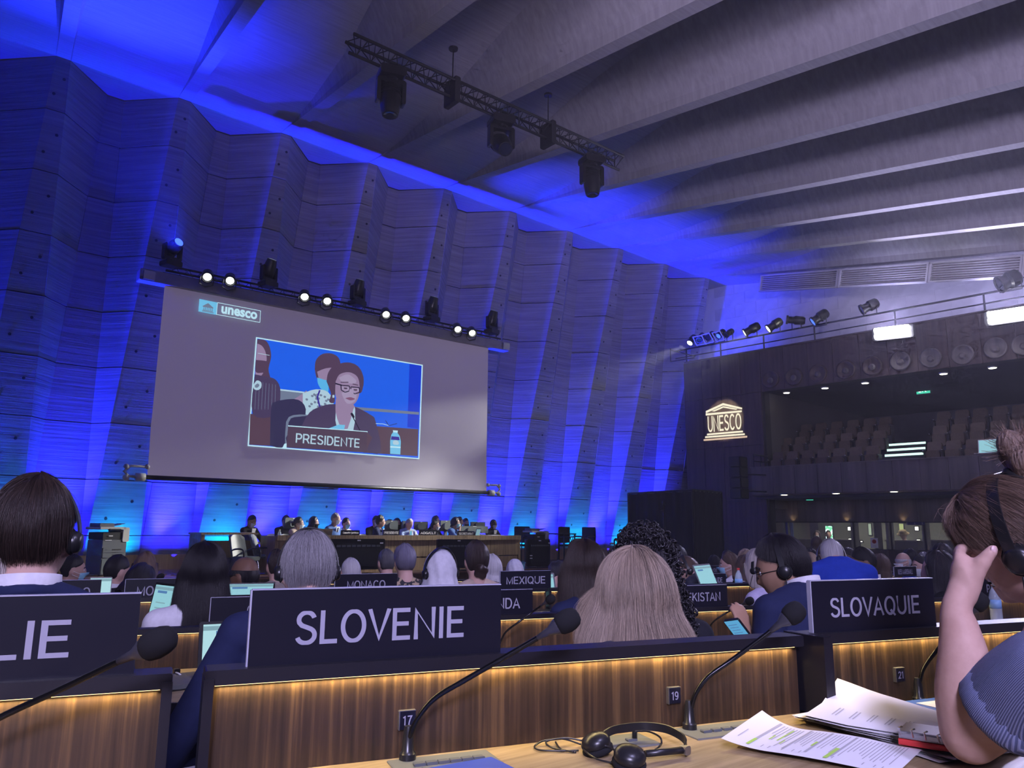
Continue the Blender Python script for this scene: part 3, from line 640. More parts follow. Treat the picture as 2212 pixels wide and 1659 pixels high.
def spotlight(label, lens_px, tail_px, r, lens, square=False, D=19.75):
    p, q = on_w(*lens_px, D), on_w(*tail_px, D+.22); d = (p-q).normalized(); L = (p-q).length
    t = thing('spotlight', label, 'spotlight', p, 0, 'spotlights on the rail')
    g = MB(); g.lathe([(r*.7, -L), (r*.95, -L*.9), (r*1.05, -L*.45), (r*.82, -L*.35), (r*.82, -.03), (r*1.05, -.02), (r*1.05, .03), (r*.8, .03), (r*.78, 0)], p, d, 16); g.build('body', M['plastic'], t, world=True, auto=35)
    MB().lathe([(r*.80, .003), (r*.80, .012)], p, d, 16).build('lens', lens, t, world=True)
    if square:
        g = MB(); X = d.cross(UZ).normalized(); Y = X.cross(d); s = r*1.5
        for dx, dy, w, h in ((0, s, 2*s+.02, .03), (0, -s, 2*s+.02, .03), (s, 0, .03, 2*s), (-s, 0, .03, 2*s)): g.box(p+d*.03+X*dx+Y*dy, (w, .02, h), ax=(X, d, Y))
        g.build('gel_frame', M['white'], t, world=True)
    g = MB(); m = (p+q)/2; g.tube([m+WD*r*1.1, m+WD*r*1.1-UZ*.25, m-WD*r*1.1-UZ*.25, m-WD*r*1.1], .014, 6); g.build('yoke', M['darksteel'], t, world=True)
Z3 = lambda x, y: (1460+x/2.9415, 560+y/2.94)
sp = [((90, 530), (120, 490), .11, 'warmlens', 0, 'lit white spotlight at the far left end of the rail'), ((150, 512), (172, 478), .10, 'glassd', 1, 'dark spotlight in a white square frame beside the leftmost lit one'), ((205, 499), (236, 470), .10, 'glassd', 1, 'second dark spotlight in a white square frame on the rail'), ((272, 486), (304, 456), .10, 'bluelens', 1, 'blue glowing spotlight in a square frame on the rail'), ((322, 480), (360, 452), .09, 'glassd', 0, 'small unlit spotlight right of the blue framed one'), ((440, 467), (530, 418), .13, 'warmlens', 0, 'long lit spotlight tilted down, the first over the rail post'), ((590, 441), (670, 388), .13, 'warmlens', 0, 'long lit spotlight tilted down, right of its twin'), ((708, 384), (822, 392), .12, 'warmlens', 0, 'level lit spotlight pointing along the rail'), ((874, 396), (962, 335), .14, 'bluelens', 0, 'large spotlight with a blue lens on the rail'), ((1185, 320), (1282, 272), .14, 'glassd', 0, 'faint grey spotlight in the haze beside the flood lamp'), ((2062, 160), (2180, 105), .20, 'glassd', 0, 'faint grey spotlight high up over the right flood lamp')]
for l, q, r, ln, sq, lb in sp: spotlight(lb, Z3(*l), Z3(*q), r, M[ln], sq)
for i, (x0, y0, x1, y1) in enumerate([(1885, 714, 1970, 704), (2128, 680, 2222, 666)]):
    p, q = on_w(x0, y0+7, 19.6), on_w(x1, y1+7, 19.6); c = (p+q)/2; c.z -= .02; L = (p-q).length*.98
    t = thing('flood_lamp', ('long glowing flood lamp in the middle of the rail' if i == 0 else 'long glowing flood lamp at the right edge of the picture'), 'flood lamp', c, 0, 'flood lamps above the balcony')
    ax = ((p-q).normalized(), WN, UZ)
    MB().bbox(c+WN*.10, (L+.06, .14, .34), .05, ax=ax).build('housing', M['darksteel'], t, world=True)
    for k in (-1, 1): MB().tube([c+ax[0]*(L/2-.06)+UZ*(k*.075)-WN*.03, c-ax[0]*(L/2-.06)+UZ*(k*.075)-WN*.03], .07, 12).build('tube', M['tube'], t, world=True, smooth=True)
    g = MB(); g.tube([c+WN*.1, c+WN*.3-UZ*.1], .03, 6); g.build('arm', M['darksteel'], t, world=True)
# the temple emblem: projected light built as flat glowing shapes on the panelling
emb = thing('projected_emblem', 'bright projected temple emblem with pale capitals on the brown panelling', 'emblem', on_w(1567, 910, DP-.03))
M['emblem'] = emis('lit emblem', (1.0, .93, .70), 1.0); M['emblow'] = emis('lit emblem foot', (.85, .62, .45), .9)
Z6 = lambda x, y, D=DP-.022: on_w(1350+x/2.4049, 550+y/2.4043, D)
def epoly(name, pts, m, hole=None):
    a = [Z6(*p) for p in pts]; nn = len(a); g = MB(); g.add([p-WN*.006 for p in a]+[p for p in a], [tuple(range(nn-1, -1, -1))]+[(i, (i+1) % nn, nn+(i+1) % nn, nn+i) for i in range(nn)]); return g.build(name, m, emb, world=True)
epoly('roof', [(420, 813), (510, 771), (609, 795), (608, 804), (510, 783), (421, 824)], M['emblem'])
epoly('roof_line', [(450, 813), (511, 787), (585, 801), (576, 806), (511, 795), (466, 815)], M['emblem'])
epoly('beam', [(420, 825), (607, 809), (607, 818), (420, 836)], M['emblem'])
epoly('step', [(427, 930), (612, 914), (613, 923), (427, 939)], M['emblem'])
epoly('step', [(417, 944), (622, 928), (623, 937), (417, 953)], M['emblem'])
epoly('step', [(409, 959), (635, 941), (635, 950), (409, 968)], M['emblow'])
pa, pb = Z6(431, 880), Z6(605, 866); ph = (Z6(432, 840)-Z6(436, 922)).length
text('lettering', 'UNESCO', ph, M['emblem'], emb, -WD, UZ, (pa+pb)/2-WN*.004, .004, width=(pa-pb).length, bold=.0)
spot('emblem_light', wl(12.1, 15.5, 5.2), (pa+pb)/2+UZ*.1, 15.5, (1, .84, .55), 1300, .35, .02)
# loudspeaker column
p = on_w(1596, 1032, 18.6); t = thing('speaker_column', 'tall black loudspeaker column hanging at the left end of the balcony', 'loudspeaker', p)
ax = (WD, WN, UZ)
for i in range(4): MB().bbox(p+UZ*(.42-i*.28), (.34, .36, .27), .03, ax=ax).build('cabinet', M['matblack'], t, world=True)
for i in range(4): MB().box(p+UZ*(.42-i*.28)-WN*.19, (.29, .02, .22), ax=ax).build('grille', M['plastic'], t, world=True)
g = MB()
for z in (.1, -.35): g.tube([p+UZ*z, p+UZ*z+WN*.5-WD*.25, p+UZ*(z-.0)+WN*1.4-WD*.5], .02, 6)
g.build('bracket', M['darksteel'], t, world=True)
# ------------------------------------------------------------------ balcony fittings
for i, (x, y) in enumerate([(1699, 848), (1782, 838), (1869, 827), (2038, 807), (2144, 794)]):
    p = on_z(x, y, 5.03); t = thing('downlight', f'small recessed downlight in the balcony ceiling, {ORD[i]} from the left', 'downlight', p, 0, 'balcony downlights')
    MB().lathe([(.07, 0), (.10, -.01), (.11, .02)], p, UZ, 14).build('ring', M['steel'], t, world=True); MB().lathe([(.085, -.016), (.07, -.02)], p, UZ, 14).build('lamp', M['down'], t, world=True)
for i, (x, y) in enumerate([(1694, 1068), (1806, 1065), (1931, 1061)]):
    p = on_z(x, y, 2.03); t = thing('downlight', f'small recessed downlight under the balcony parapet, {ORD[i]} from the left', 'downlight', p, 0, 'downlights under the parapet')
    MB().lathe([(.07, 0), (.10, -.01), (.11, .02)], p, UZ, 14).build('ring', M['steel'], t, world=True); MB().lathe([(.085, -.016), (.07, -.02)], p, UZ, 14).build('lamp', M['down'], t, world=True)
soff = setp(MB().box(wl(3.5, 20.5, 2.03), (14.9, 2.2, .03), ax=ax).build('ceiling_under_balcony', M['wallwood']), kind='structure')
for i, (x, y, D, w, h) in enumerate([(1995, 843, 23.5, .36, .20), (1750, 1072, 20.9, .20, .22)]):
    p = on_w(x, y, D); t = thing('exit_sign', ('green running man exit sign in the dark balcony' if i == 0 else 'small green exit sign under the balcony parapet'), 'exit sign', p)
    MB().bbox(p, (w+.03, .06, h+.03), .01, ax=ax).build('box', M['darksteel'], t, world=True)
    MB().box(p-WN*.035, (w, .01, h), ax=ax).build('face', M['exit'], t, world=True)
    g = MB(); q = p-WN*.043
    def ep(pts): g.add([q+(-WD)*(a*w)+UZ*(b*h) for a, b in pts], [tuple(range(len(pts)))])
    ep([(-.34, -.3), (-.34, .3), (-.16, .3), (-.16, -.3)]); ep([(.02, .1), (.12, .26), (.2, .22), (.12, .02), (.25, -.28), (.18, -.32), (.06, -.06), (-.06, -.3), (-.11, -.26)]); ep([(.14, .3), (.2, .38), (.26, .32), (.2, .26)]); ep([(.3, .0), (.42, .06), (.3, .12)])
    g.build('pictogram', M['exitw'], t, world=True)
# tiers and lit steps
for r, (D, z) in enumerate([(20.35, 2.50), (21.35, 3.01), (22.35, 3.50)]):
    setp(MB().box(wl(3.5, D+3.2, z-.25), (14.8, 6.4, .5), ax=ax).build('floor_tier', M['carpet']), kind='structure')
Z2 = lambda x, y: (1600+x/3.6144, 840+y/3.615)
for i, (x0, y0, x1, y1, D, m) in enumerate([(1165, 438, 1450, 423, 22.0, 0), (1150, 480, 1448, 464, 21.3, 0), (1133, 521, 1432, 508, 20.6, 0), (1112, 563, 1400, 549, 19.9, 1)]):
    p, q = on_w(*Z2(x0, y0), D), on_w(*Z2(x1, y1), D); c = (p+q)/2; L = (p-q).length
    t = thing('lit_step', ('upper', 'second', 'third', 'lowest')[i]+' step of the balcony stair with a pale glowing edge', 'step', c, 0, 'lit balcony steps')
    MB().box(c-UZ*.12+WN*.2, (L, .5, .26), ax=ax).build('tread', M['drape'], t, world=True)
    MB().box(c-WN*.06, (L, .02, .055), ax=ax).build('light_strip', emis('step light', (.62, .95, .82), 1.5) if m == 0 else emis('dim step light', (.35, .38, .55), .5), t, world=True)
# seats
def seat_proto():
    t = thing('tip_up_chair', 'chair', 'seat', (0, 0, 0), 0, 'balcony seats')
    pr = []
    for x, z, r in ((.22, .46, .07), (-.22, .46, .07), (-.22, 0, .02), (.22, 0, .02)):
        a0 = {(.22, .46): 0, (-.22, .46): 90, (-.22, 0): 180, (.22, 0): 270}[(x, z)]
        for q in (0, 30, 60, 90): a = math.radians(a0+q); pr.append((x+(-r if x > 0 else r)+r*math.cos(a), z+(-r if z > 0 else r)+r*math.sin(a)))
    A = (Vector((1, 0, 0)), Vector((0, .97, .2)).normalized(), Vector((0, -.2, .97)).normalized())
    MB().prism(pr, (0, 0, .44), A[0], A[2], A[1], .09).build('backrest', M['seat'], t)
    MB().bbox((0, .10, .45), (.42, .11, .36), .05).build('seat_pan', M['seat'], t)
    MB().prism(pr, (0, -.065, .42), A[0], A[2], A[1], .03).build('shell', M['seatback'], t)
    for s in (-1, 1):
        MB().bbox((s*.27, .12, .60), (.05, .34, .04), .012).build('armrest', M['seatback'], t); MB().box((s*.27, .05, .3), (.03, .20, .6)).build('leg', M['seatback'], t)
    MB().box((.262, .22, .655-.02), (.02, .06, .02)).build('number_tag', M['steel'], t)
    return t
proto = seat_proto(); used = False
face = Matrix((WD, -WN, UZ)).transposed().to_4x4()
used = False
def seat(px, D, top, label, sc=1.0):
    global used
    p = on_w(*px, D); m = Matrix.Translation(Vector((p.x, p.y, top))) @ face @ Matrix.Diagonal((.74*sc, .9*sc, .86*sc, 1))
    if not used: proto.matrix_world = m; WM[proto.name] = m; proto['label'] = label; used = True
    else: copy_thing(proto, m, label)
LB = 'left block'; RB = 'right block'
for row, D, fz, xs, blk in [('front row', 20.45, 2.50, [(290, 540), (400, 532), (520, 525), (643, 518), (768, 508), (898, 500), (1030, 493)], LB), ('middle row', 21.45, 3.01, [(352, 427), (465, 420), (585, 410), (703, 402), (825, 393), (955, 382), (1083, 372)], LB), ('back row', 22.45, 3.50, [(400, 345), (510, 338), (625, 330), (750, 320), (878, 312), (1005, 300), (1130, 290)], LB),
    ('front row', 20.45, 2.50, [(1510, 460), (1660, 455), (1815, 445), (1965, 435), (2110, 425), (2260, 415)], RB), ('middle row', 21.45, 3.01, [(1555, 338), (1700, 325), (1850, 312), (2008, 300), (2160, 290)], RB), ('back row', 22.45, 3.50, [(1585, 245), (1730, 235), (1870, 225), (2030, 210), (2180, 200)], RB)]:
    for i, q in enumerate(xs): seat(Z2(*q), D, fz, f'brown tip-up seat, {ORD[i]} from left in {row} of the {blk} on the balcony')
t = thing('balcony_handrail', 'thin dark handrail at the left end of the balcony parapet', 'handrail', wl(10.7, DA+.2, 2.78))
g = MB(); g.tube([wl(10.85, DA+.1, 3.15), wl(10.85, DA+.9, 3.15)], .02, 6); g.tube([wl(10.85, DA+.1, 2.97), wl(10.85, DA+.9, 2.97)], .012, 6); g.build('rail', M['darksteel'], t, world=True)
for d in (.1, .5, .9): MB().tube([wl(10.85, DA+d, 2.75), wl(10.85, DA+d, 3.15)], .015, 6).build('post', M['darksteel'], t, world=True)
g = MB().tube([wl(7.6, DA+.35, 2.78), wl(7.6, DA+.35, 3.35)], .015, 6)
# ------------------------------------------------------------------ interpreters' booths
bw = mat('booth wall', (.16, .165, .14), .8)
setp(MB().box(wl(3.7, DLW+2.9, 1.0), (15.4, .1, 1.6), ax=ax).build('wall_booth_back', bw), kind='structure')
setp(MB().box(wl(3.7, DLW+1.6, .3), (15.4, 2.6, .05), ax=ax).build('floor_booth', M['carpet']), kind='structure')
setp(MB().box(wl(3.7, DLW+1.6, 1.75), (15.4, 2.6, .05), ax=ax).build('ceiling_booth', M['greywood']), kind='structure')
for i, x in enumerate((1668, 1845, 1895, 1921, 1999, 2070)):
    p = on_w(x, 1150, DLW+.3)
    setp(MB().box(p+WN*(.05 if i else 1.2)+UZ*(1.0-p.z), (.06, .40 if i else 2.4, 1.5), ax=ax).build(f'wall_booth_{i+1}', M['wallwood'] if i in (0,) else (bw if i in (1, 3, 4) else M['matblack'])), kind='structure')
for i, (x0, x1) in enumerate([(1670, 1845), (1845, 1925), (1925, 1998), (1999, 2140)]):
    p, q = on_w(x0, 1150, DLW+.12), on_w(x1, 1150, DLW+.12); c = (p+q)/2
    wn = setp(MB().box(Vector((c.x, c.y, .97)), ((p-q).length-.04, .012, .72), ax=ax).build(f'window_{i+1}', M['glass']), kind='structure')
    g = MB(); g.box(Vector((c.x, c.y, .61)), ((p-q).length, .06, .03), ax=ax); g.box(Vector((c.x, c.y, 1.335)), ((p-q).length, .06, .03), ax=ax)
    for e in (p, q): g.box(Vector((e.x, e.y, .97)), (.035, .06, .74), ax=ax)
    g.build('window_frame', M['darksteel'], wn)
Z5 = lambda x, y: (1640+x/5.027, 1110+y/5.027)
def flat(name, lb, cat, x0, y0, x1, y1, D, m, grp=None, frame=None):
    p, q = on_w(*Z5(x0, y0), D), on_w(*Z5(x1, y1), D); c = (p+q)/2; w = abs((p-q).dot(WD)); h = abs(p.z-q.z)
    t = thing(name, lb, cat, c, 0, grp)
    if frame: MB().bbox(c+WN*.02, (w+.05, .03, h+.05), .008, ax=ax).build('frame', frame, t, world=True)
    MB().box(c, (w, .012, h), ax=ax).build('face', m, t, world=True); return t, c, w, h
flat('garden_window', 'bright window with green leaves outside at the back of a booth', 'window', 718, 132, 800, 285, DLW+2.82, tex(emis('daylight window', (.7, 1, .85), 2.2), (0, 0, 0), (0, 0, 0), 1), frame=M['darksteel'])
nt = bpy.data.materials['daylight window'].node_tree; nz = nt.nodes.new('ShaderNodeTexNoise'); nz.inputs['Scale'].default_value = 9; cr = nt.nodes.new('ShaderNodeValToRGB'); cr.color_ramp.elements[0].position = .42; cr.color_ramp.elements[0].color = (.12, .5, .25, 1); cr.color_ramp.elements[1].position = .55; cr.color_ramp.elements[1].color = (.75, 1, .95, 1); tc = nt.nodes.new('ShaderNodeTexCoord'); nt.links.new(tc.outputs['Object'], nz.inputs[0]); nt.links.new(nz.outputs['Fac'], cr.inputs[0]); nt.links.new(cr.outputs[0], nt.nodes['Principled BSDF'].inputs['Emission Color'])
flat('booth_window', 'narrow pale lit window strip in the second booth', 'window', 1183, 108, 1220, 230, DLW+2.82, emis('pale strip', (.50, .62, .45), .8), frame=M['darksteel'])
flat('booth_window', 'narrow yellowish lit window strip behind the man in the hat', 'window', 1518, 108, 1570, 195, DLW+2.82, emis('yellow strip', (.62, .72, .30), .8), frame=M['darksteel'])
for i, (x0, y0, x1, y1, lb) in enumerate([(962, 143, 997, 180, 'small square lit indicator in the first booth'), (1690, 140, 1730, 180, 'small square lit indicator right of the hatted man, upper one'), (1712, 280, 1748, 315, 'small square lit indicator right of the hatted man, lower one'), (970, 270, 1005, 290, 'small flat lit indicator low in the first booth'), (1075, 296, 1120, 306, 'thin lit line on the desk of the second booth')]):
    flat('indicator_panel', lb, 'indicator', x0, y0, x1, y1, DLW+1.4, emis('indicator', (1, 1, .8), 2.5), 'lit booth indicators', M['darksteel'])
t, c, w, h = flat('notice', 'white notice sheet with a red round mark on the booth window', 'notice', 1208, 262, 1294, 372, DLW+.08, M['paper'])
MB().lathe([(.03, .008), (.055, .012), (.055, .008)], c+UZ*.04, -WN, 14).build('round_mark', M['red'], t, world=True)
for i in range(3): MB().box(c-UZ*(.06+i*.025)-WN*.008, (w*.55, .002, .008), ax=ax).build('print_line', M['ink'], t, world=True)
t, c, w, h = flat('channel_sign', 'dark blue strip sign with pale characters over the booth windows', 'sign', 1600, 85, 1800, 122, DLW+.06, mat('blue sign', (.02, .025, .12), .5))
for i, ch_ in enumerate('EAE'): text('lettering', 'X' if False else ch_, .055, M['letter'], t, -WD, UZ, c+(-WD)*((i-1)*.19*1.0-.02)-WN*.012, .002)
for i, (x0, x1, m, lb) in enumerate([(277, 318, mat('deep blue flag', (.01, .03, .55), .8), 'deep blue flag hanging at the left end of the booths'), (330, 378, mat('pale blue flag', (.12, .22, .55), .8), 'pale blue flag beside the deep blue one in the booth')]):
    p, q = on_w(*Z5(x0, 90), DLW+1.0), on_w(*Z5(x1, 285), DLW+1.0); t = thing('flag', lb, 'flag', p)
    MB().grid([[Vector((lin(p.x, q.x, a/8), lin(p.y, q.y, a/8), lin(p.z, q.z, b/8)))+WN*(.03*math.sin(a*1.6)) for a in range(9)] for b in range(9)]).build('cloth', m, t, world=True, smooth=True)
    MB().tube([Vector((p.x, p.y, p.z+.06)), Vector((p.x, p.y, .3))], .014, 6).build('pole', M['steel'], t, world=True)
for i, (x, y, w, h, lb) in enumerate([(620, 345, .9, .32, 'grey booth desk in front of the two interpreters'), (1590, 368, .8, .35, 'dark booth desk in front of the man in the hat'), (930, 345, .7, .3, 'dark console in the first booth'), (1960, 355, .6, .3, 'dark booth desk at the right')]):
    p = on_w(*Z5(x, y), DLW+.9); t = thing('booth_desk', lb, 'desk', p)
    MB().bbox(p, (w, .5, h), .02, ax=ax).build('body', M['matblack'] if i else M['greywood'], t, world=True); MB().box(p+UZ*(h/2+.01), (w+.06, .56, .03), ax=ax).build('top', M['greywood'], t, world=True)
area('booth_lamp', wl(9.6, DLW+1.6, 1.66), wl(9.6, DLW+1.9, .3), 2.0, .3, (1, .97, .80), 24)
area('booth_lamp', wl(7.2, DLW+1.6, 1.66), wl(7.2, DLW+1.9, .3), 1.5, .3, (1, .97, .80), 16)
area('booth_lamp', wl(4.5, DLW+1.6, 1.66), wl(4.5, DLW+1.9, .3), 1.5, .3, (1, .97, .80), 12)
for x in (1712, 1827, 1950): spot('wall_glow', on_w(x, 1127, DLW-.06), on_w(x, 1100, DLW+.02)+UZ*.5, 120, (1, .7, .35), 1.6, 1.0, .03)
# ------------------------------------------------------------------ black drape box, pole, stage furniture
A, B, Cc = on_z(1357, 1067, 1.93), on_z(1496, 1059, 1.93), on_z(1558, 1064, 1.93)
t = thing('drape_booth', 'tall black draped booth standing between the stage and the brown panelling', 'booth', (B.x, B.y, fl(12)))
def drape(P, Q):
    n = 40; d = (Q-P); nn = Vector((d.y, -d.x, 0)).normalized()
    MB().grid([[Vector((lin(P.x, Q.x, i/n), lin(P.y, Q.y, i/n), z))+nn*(.03*math.sin(i*1.1)+.012*math.sin(i*2.7)) for i in range(n+1)] for z in (-.45, .6, 1.93)]).build('drape', M['drape'], t, world=True, smooth=True)
D4 = A+(Cc-B)
drape(A, B); drape(B, Cc); drape(Cc, D4); drape(D4, A)
g = MB(); g.tube([A, B, Cc, D4, A], .03, 6)
for q in (A, B, Cc, D4): g.tube([q, Vector((q.x, q.y, -.45))], .025, 6)
g.build('frame', M['darksteel'], t, world=True)
p = on_z(1437, 1200, -.45)
p = at_d(1434, 1090, 15.4); t = thing('pole_stand', 'thin grey pole stand with a small hooked arm before the black booth', 'stand', (p.x, p.y, -.45))
g = MB(); g.tube([(p.x, p.y, -.45), (p.x, p.y, p.z)], .022, 8); g.build('pole', M['darksteel'], t, world=True)
g = MB(); g.tube([(p.x, p.y, p.z-.08), (p.x-.07, p.y+.05, p.z-.12), (p.x-.09, p.y+.06, p.z+.02)], .018, 6); g.ell((p.x, p.y, p.z+.03), (.04, .04, .06), 8); g.build('arm', M['darksteel'], t, world=True)
g = MB()
for k in range(3): a = k*2.1; g.tube([(p.x, p.y, 0), (p.x+.35*math.cos(a), p.y+.35*math.sin(a), -.44)], .015, 6)
g.build('tripod_base', M['darksteel'], t, world=True)
p = on_v(1358, 1172, 14.5); t = thing('equipment_case', 'small black equipment case with a metal clamp beside the black booth', 'case', (p.x, p.y, p.z))
MB().bbox(p, (.5, .4, .45), .02).build('body', M['matblack'], t, world=True); MB().bbox(p+Vector((.28, -.25, -.05)), (.12, .08, .3), .02).build('clamp', M['greyplastic'], t, world=True)
MB().box((p.x, p.y, (p.z-.22+.2)/2), (.4, .35, p.z-.22-.2)).build('stand', M['matblack'], t, world=True)
# podium table
ZS, TT = .20, .90
tab = thing('podium_table', 'long wood veneered podium table with a tall front panel on the stage', 'table', (8.8, 14.2, ZS))
g = MB(); n = 7
for i in range(n):
    a, b = lin(5.92, 11.76, i/n), lin(5.92, 11.76, (i+1)/n); MB().box(((a+b)/2, 14.02, (TT+.48)/2), (b-a-.008, .04, TT-.48)).build('front_panel', M['podium'], tab, world=True)
    MB().box(((a+b)/2, 14.03, (.46+ZS)/2), (b-a-.008, .04, .46-ZS)).build('plinth_panel', M['podium'], tab, world=True)
MB().box((8.84, 14.0, TT-.03), (5.9, .10, .10)).build('top_rail', M['podium'], tab, world=True)
MB().box((8.84, 14.42, .76), (5.8, .75, .04)).build('worktop', M['podium'], tab, world=True)
for x in (5.90, 11.78): MB().box((x, 14.35, (TT+ZS)/2), (.06, .70, TT-ZS)).build('side_panel', M['podium'], tab, world=True)
w2 = thing('side_table', 'smaller wooden side table behind the two empty leather chairs', 'table', (5.0, 15.4, ZS))
for x in (4.95, 5.95): MB().box((x-.05, 15.4, .58), (.06, .7, .72)).build('side_panel', M['podium'], w2, world=True)
MB().box((5.4, 15.06, .5), (1.0, .04, .6)).build('front_panel', M['walnut'], w2, world=True); MB().box((5.4, 15.4, .93), (1.1, .75, .04)).build('top', M['podium'], w2, world=True)
# television backs in front of the podium
def telly(lb, x0, x1, y0, y1, v, tall=False):
    a, b = on_v(x0, y0, v), on_v(x1, y1, v); w, h = b.x-a.x, a.z-b.z; c = Vector(((a.x+b.x)/2, v, (a.z+b.z)/2))
    t = thing('television', lb, 'television', (c.x, v, ZS), 0, 'televisions facing the podium')
    MB().bbox(c, (w, .05, h), .02).build('back_shell', M['plastic'], t, world=True)
    MB().bbox(c+Vector((0, -.035, -.02)), (w*.8, .035, h*.72), .03).build('rear_cover', M['matblack'], t, world=True)
    g = MB()
    for i in range(9): g.box(c+Vector((-w*.36+i*w*.09, -.056, h*.27)), (w*.07, .008, .035))
    g.build('vent', M['greyplastic'], t, world=True)
    for dx, dz in ((-.38, -.1), (-.38, -.2), (.42, .36), (0, .45)): MB().box(c+Vector((w*dx, -.058, h*dz)), (.07, .008, .022)).build('sticker', M['white'], t, world=True)
    g = MB(); g.box((c.x, v, (c.z-h/2+ZS)/2), (.12, .05, max(.02, c.z-h/2-ZS))); g.box((c.x, v, ZS+.012), (w*.5, .28, .024)); g.build('stand', M['darksteel'], t, world=True)
telly('wide black television seen from behind at the left of the podium front', 712, 828, 1164, 1229, 13.42)
telly('black television seen from behind at the right of the podium front', 944, 1030, 1165, 1226, 13.42)
telly('upright black television seen from behind beside the right end of the podium', 1138, 1187, 1165, 1222, 13.6)
# arm chairs
def armchair(lb, c, rz, grp='grey leather armchairs on the stage'):
    t = thing('leather_armchair', lb, 'chair', group=grp, mw=Matrix.Translation(Vector(c)) @ Matrix.Rotation(rz, 4, 'Z') @ Matrix.Diagonal((.62, .62, .72, 1)))
    P = []
    for j in range(9):
        tt = j/8; P.append([Vector(((-.26+.52*i/8)*(1-.10*tt**3), -.24-.20*tt-.03*math.cos((i-4)*.5), .46+.55*tt - (.06*((i-4)/4)**4 if j == 8 else 0))) for i in range(9)])
    g = MB(); g.grid(P); back = [[p+Vector((0, -.07, 0)) for p in r] for r in P]; g.grid([list(reversed(r)) for r in back])
    g.grid([[P[8][i], back[8][i]] for i in range(9)]); g.grid([[P[j][0], back[j][0]] for j in range(9)]); g.grid([[back[j][8], P[j][8]] for j in range(9)])
    g.build('backrest', M['leather'], t, smooth=True)
    MB().bbox((0, 0, .44), (.54, .54, .10), .045).build('seat', M['leather'], t)
    for s in (-1, 1):
        g = MB(); g.tube(smooth_path([(s*.30, -.30, .62), (s*.31, -.05, .67), (s*.30, .22, .64), (s*.28, .24, .42), (s*.24, .2, .38)], 5), .022, 8); g.build('armrest', M['plastic'], t, smooth=True)
        MB().tube(smooth_path([(s*.24, .22, .40), (s*.25, .27, .2), (s*.25, .26, .02), (s*.25, -.25, .015)], 5), .013, 8).build('leg', M['chrome'], t, smooth=True)
    return t
c = on_v(530, 1220, 13.75); armchair('grey green leather armchair standing empty left of the podium', (c.x, 13.75, ZS), math.pi+.35)
c = on_v(573, 1220, 14.55); armchair('second grey green leather armchair, half hidden by the podium end', (c.x, 14.55, ZS), math.pi+.9)
for i, (x, y, lb) in enumerate([(633, 1160, 'empty leather chair behind the left end of the podium'), (797, 1160, 'leather chair behind the woman with glasses at the podium'), (952, 1160, 'empty leather chair left of the woman resting on her hands'), (1058, 1160, 'leather chair back behind the secretariat plate')]):
    c = on_v(x, y, 15.0); armchair(lb, (c.x, 15.0, ZS), math.pi+.1)
# plates and small things on the podium
def podium_plate(txt, x0, x1, y0, y1, lb, bold=.0, it=False):
    a, b = on_v(x0, y0, 14.12), on_v(x1, y1, 14.12); t = thing('name_plate', lb, 'name plate', ((a.x+b.x)/2, 14.12, .78), 0, 'name plates on the podium')
    h = a.z-.78; c = Vector(((a.x+b.x)/2, 14.12, .78+h/2)); MB().bbox(c, (b.x-a.x, .03, h), .006).build('board', M['plateblack'], t, world=True)
    text('lettering', txt, (a.z-b.z)*.42, M['white'], t, EU3, UZ, c+Vector((0, -.017, h/2-(a.z-b.z)*.52)), .001, width=(b.x-a.x)*.86, bold=bold)
podium_plate('Conseiller Juridique', 737, 776, 1145, 1157, 'black podium plate reading Conseiller Juridique', .02)
podium_plate('PRESIDENTE', 827, 862, 1144, 1157, 'black podium plate reading PRESIDENTE', .012)
podium_plate('ADG/CLT', 905, 943, 1145, 1157, 'black podium plate reading ADG/CLT', .012)
podium_plate('SECRETARIAT', 988, 1024, 1147, 1158, 'black podium plate reading SECRETARIAT', .012)
def monitor(lb, x0, x1, y0, y1, v, rz=0.0, m='monitor'):
    a, b = on_v(x0, y0, v), on_v(x1, y1, v); w, h = b.x-a.x, a.z-b.z; c = Vector(((a.x+b.x)/2, v, (a.z+b.z)/2))
    t = thing('monitor', lb, 'monitor', c, rz, 'monitors on the podium')
    MB().bbox((0, 0, 0), (w, .05, h), .02).build('shell', M[m], t); MB().bbox((0, -.05, -.01), (w*.6, .08, h*.6), .04).build('rear_bulge', M[m], t)
    MB().box((0, -.028, h*.42), (w*.12, .006, h*.06)).build('badge', M['white'], t)
    g = MB(); g.box((0, 0, -h/2-(c.z-h/2-.78)/2), (.08, .04, max(.05, c.z-h/2-.78))); g.box((0, .0, .79-c.z), (.26, .2, .02)); g.build('stand', M[m], t)
monitor('grey monitor seen from behind at the left of the podium', 612, 653, 1118, 1142, 15.3, .25)
monitor('grey monitor behind the woman with glasses at the podium', 832, 858, 1124, 1146, 15.5)
monitor('dark monitor left of the grey haired man in pale blue', 869, 882, 1125, 1146, 15.6)
monitor('grey monitor right of the grey haired man in pale blue', 896, 922, 1126, 1146, 15.4, -.2)
monitor('dark monitor left of the woman resting on her hands', 950, 975, 1124, 1148, 15.4, .1)
monitor('small dark monitor near the right end of the podium', 1017, 1047, 1127, 1138, 15.7)
monitor('wide grey monitor above the secretariat plate', 994, 1053, 1136, 1152, 14.8)
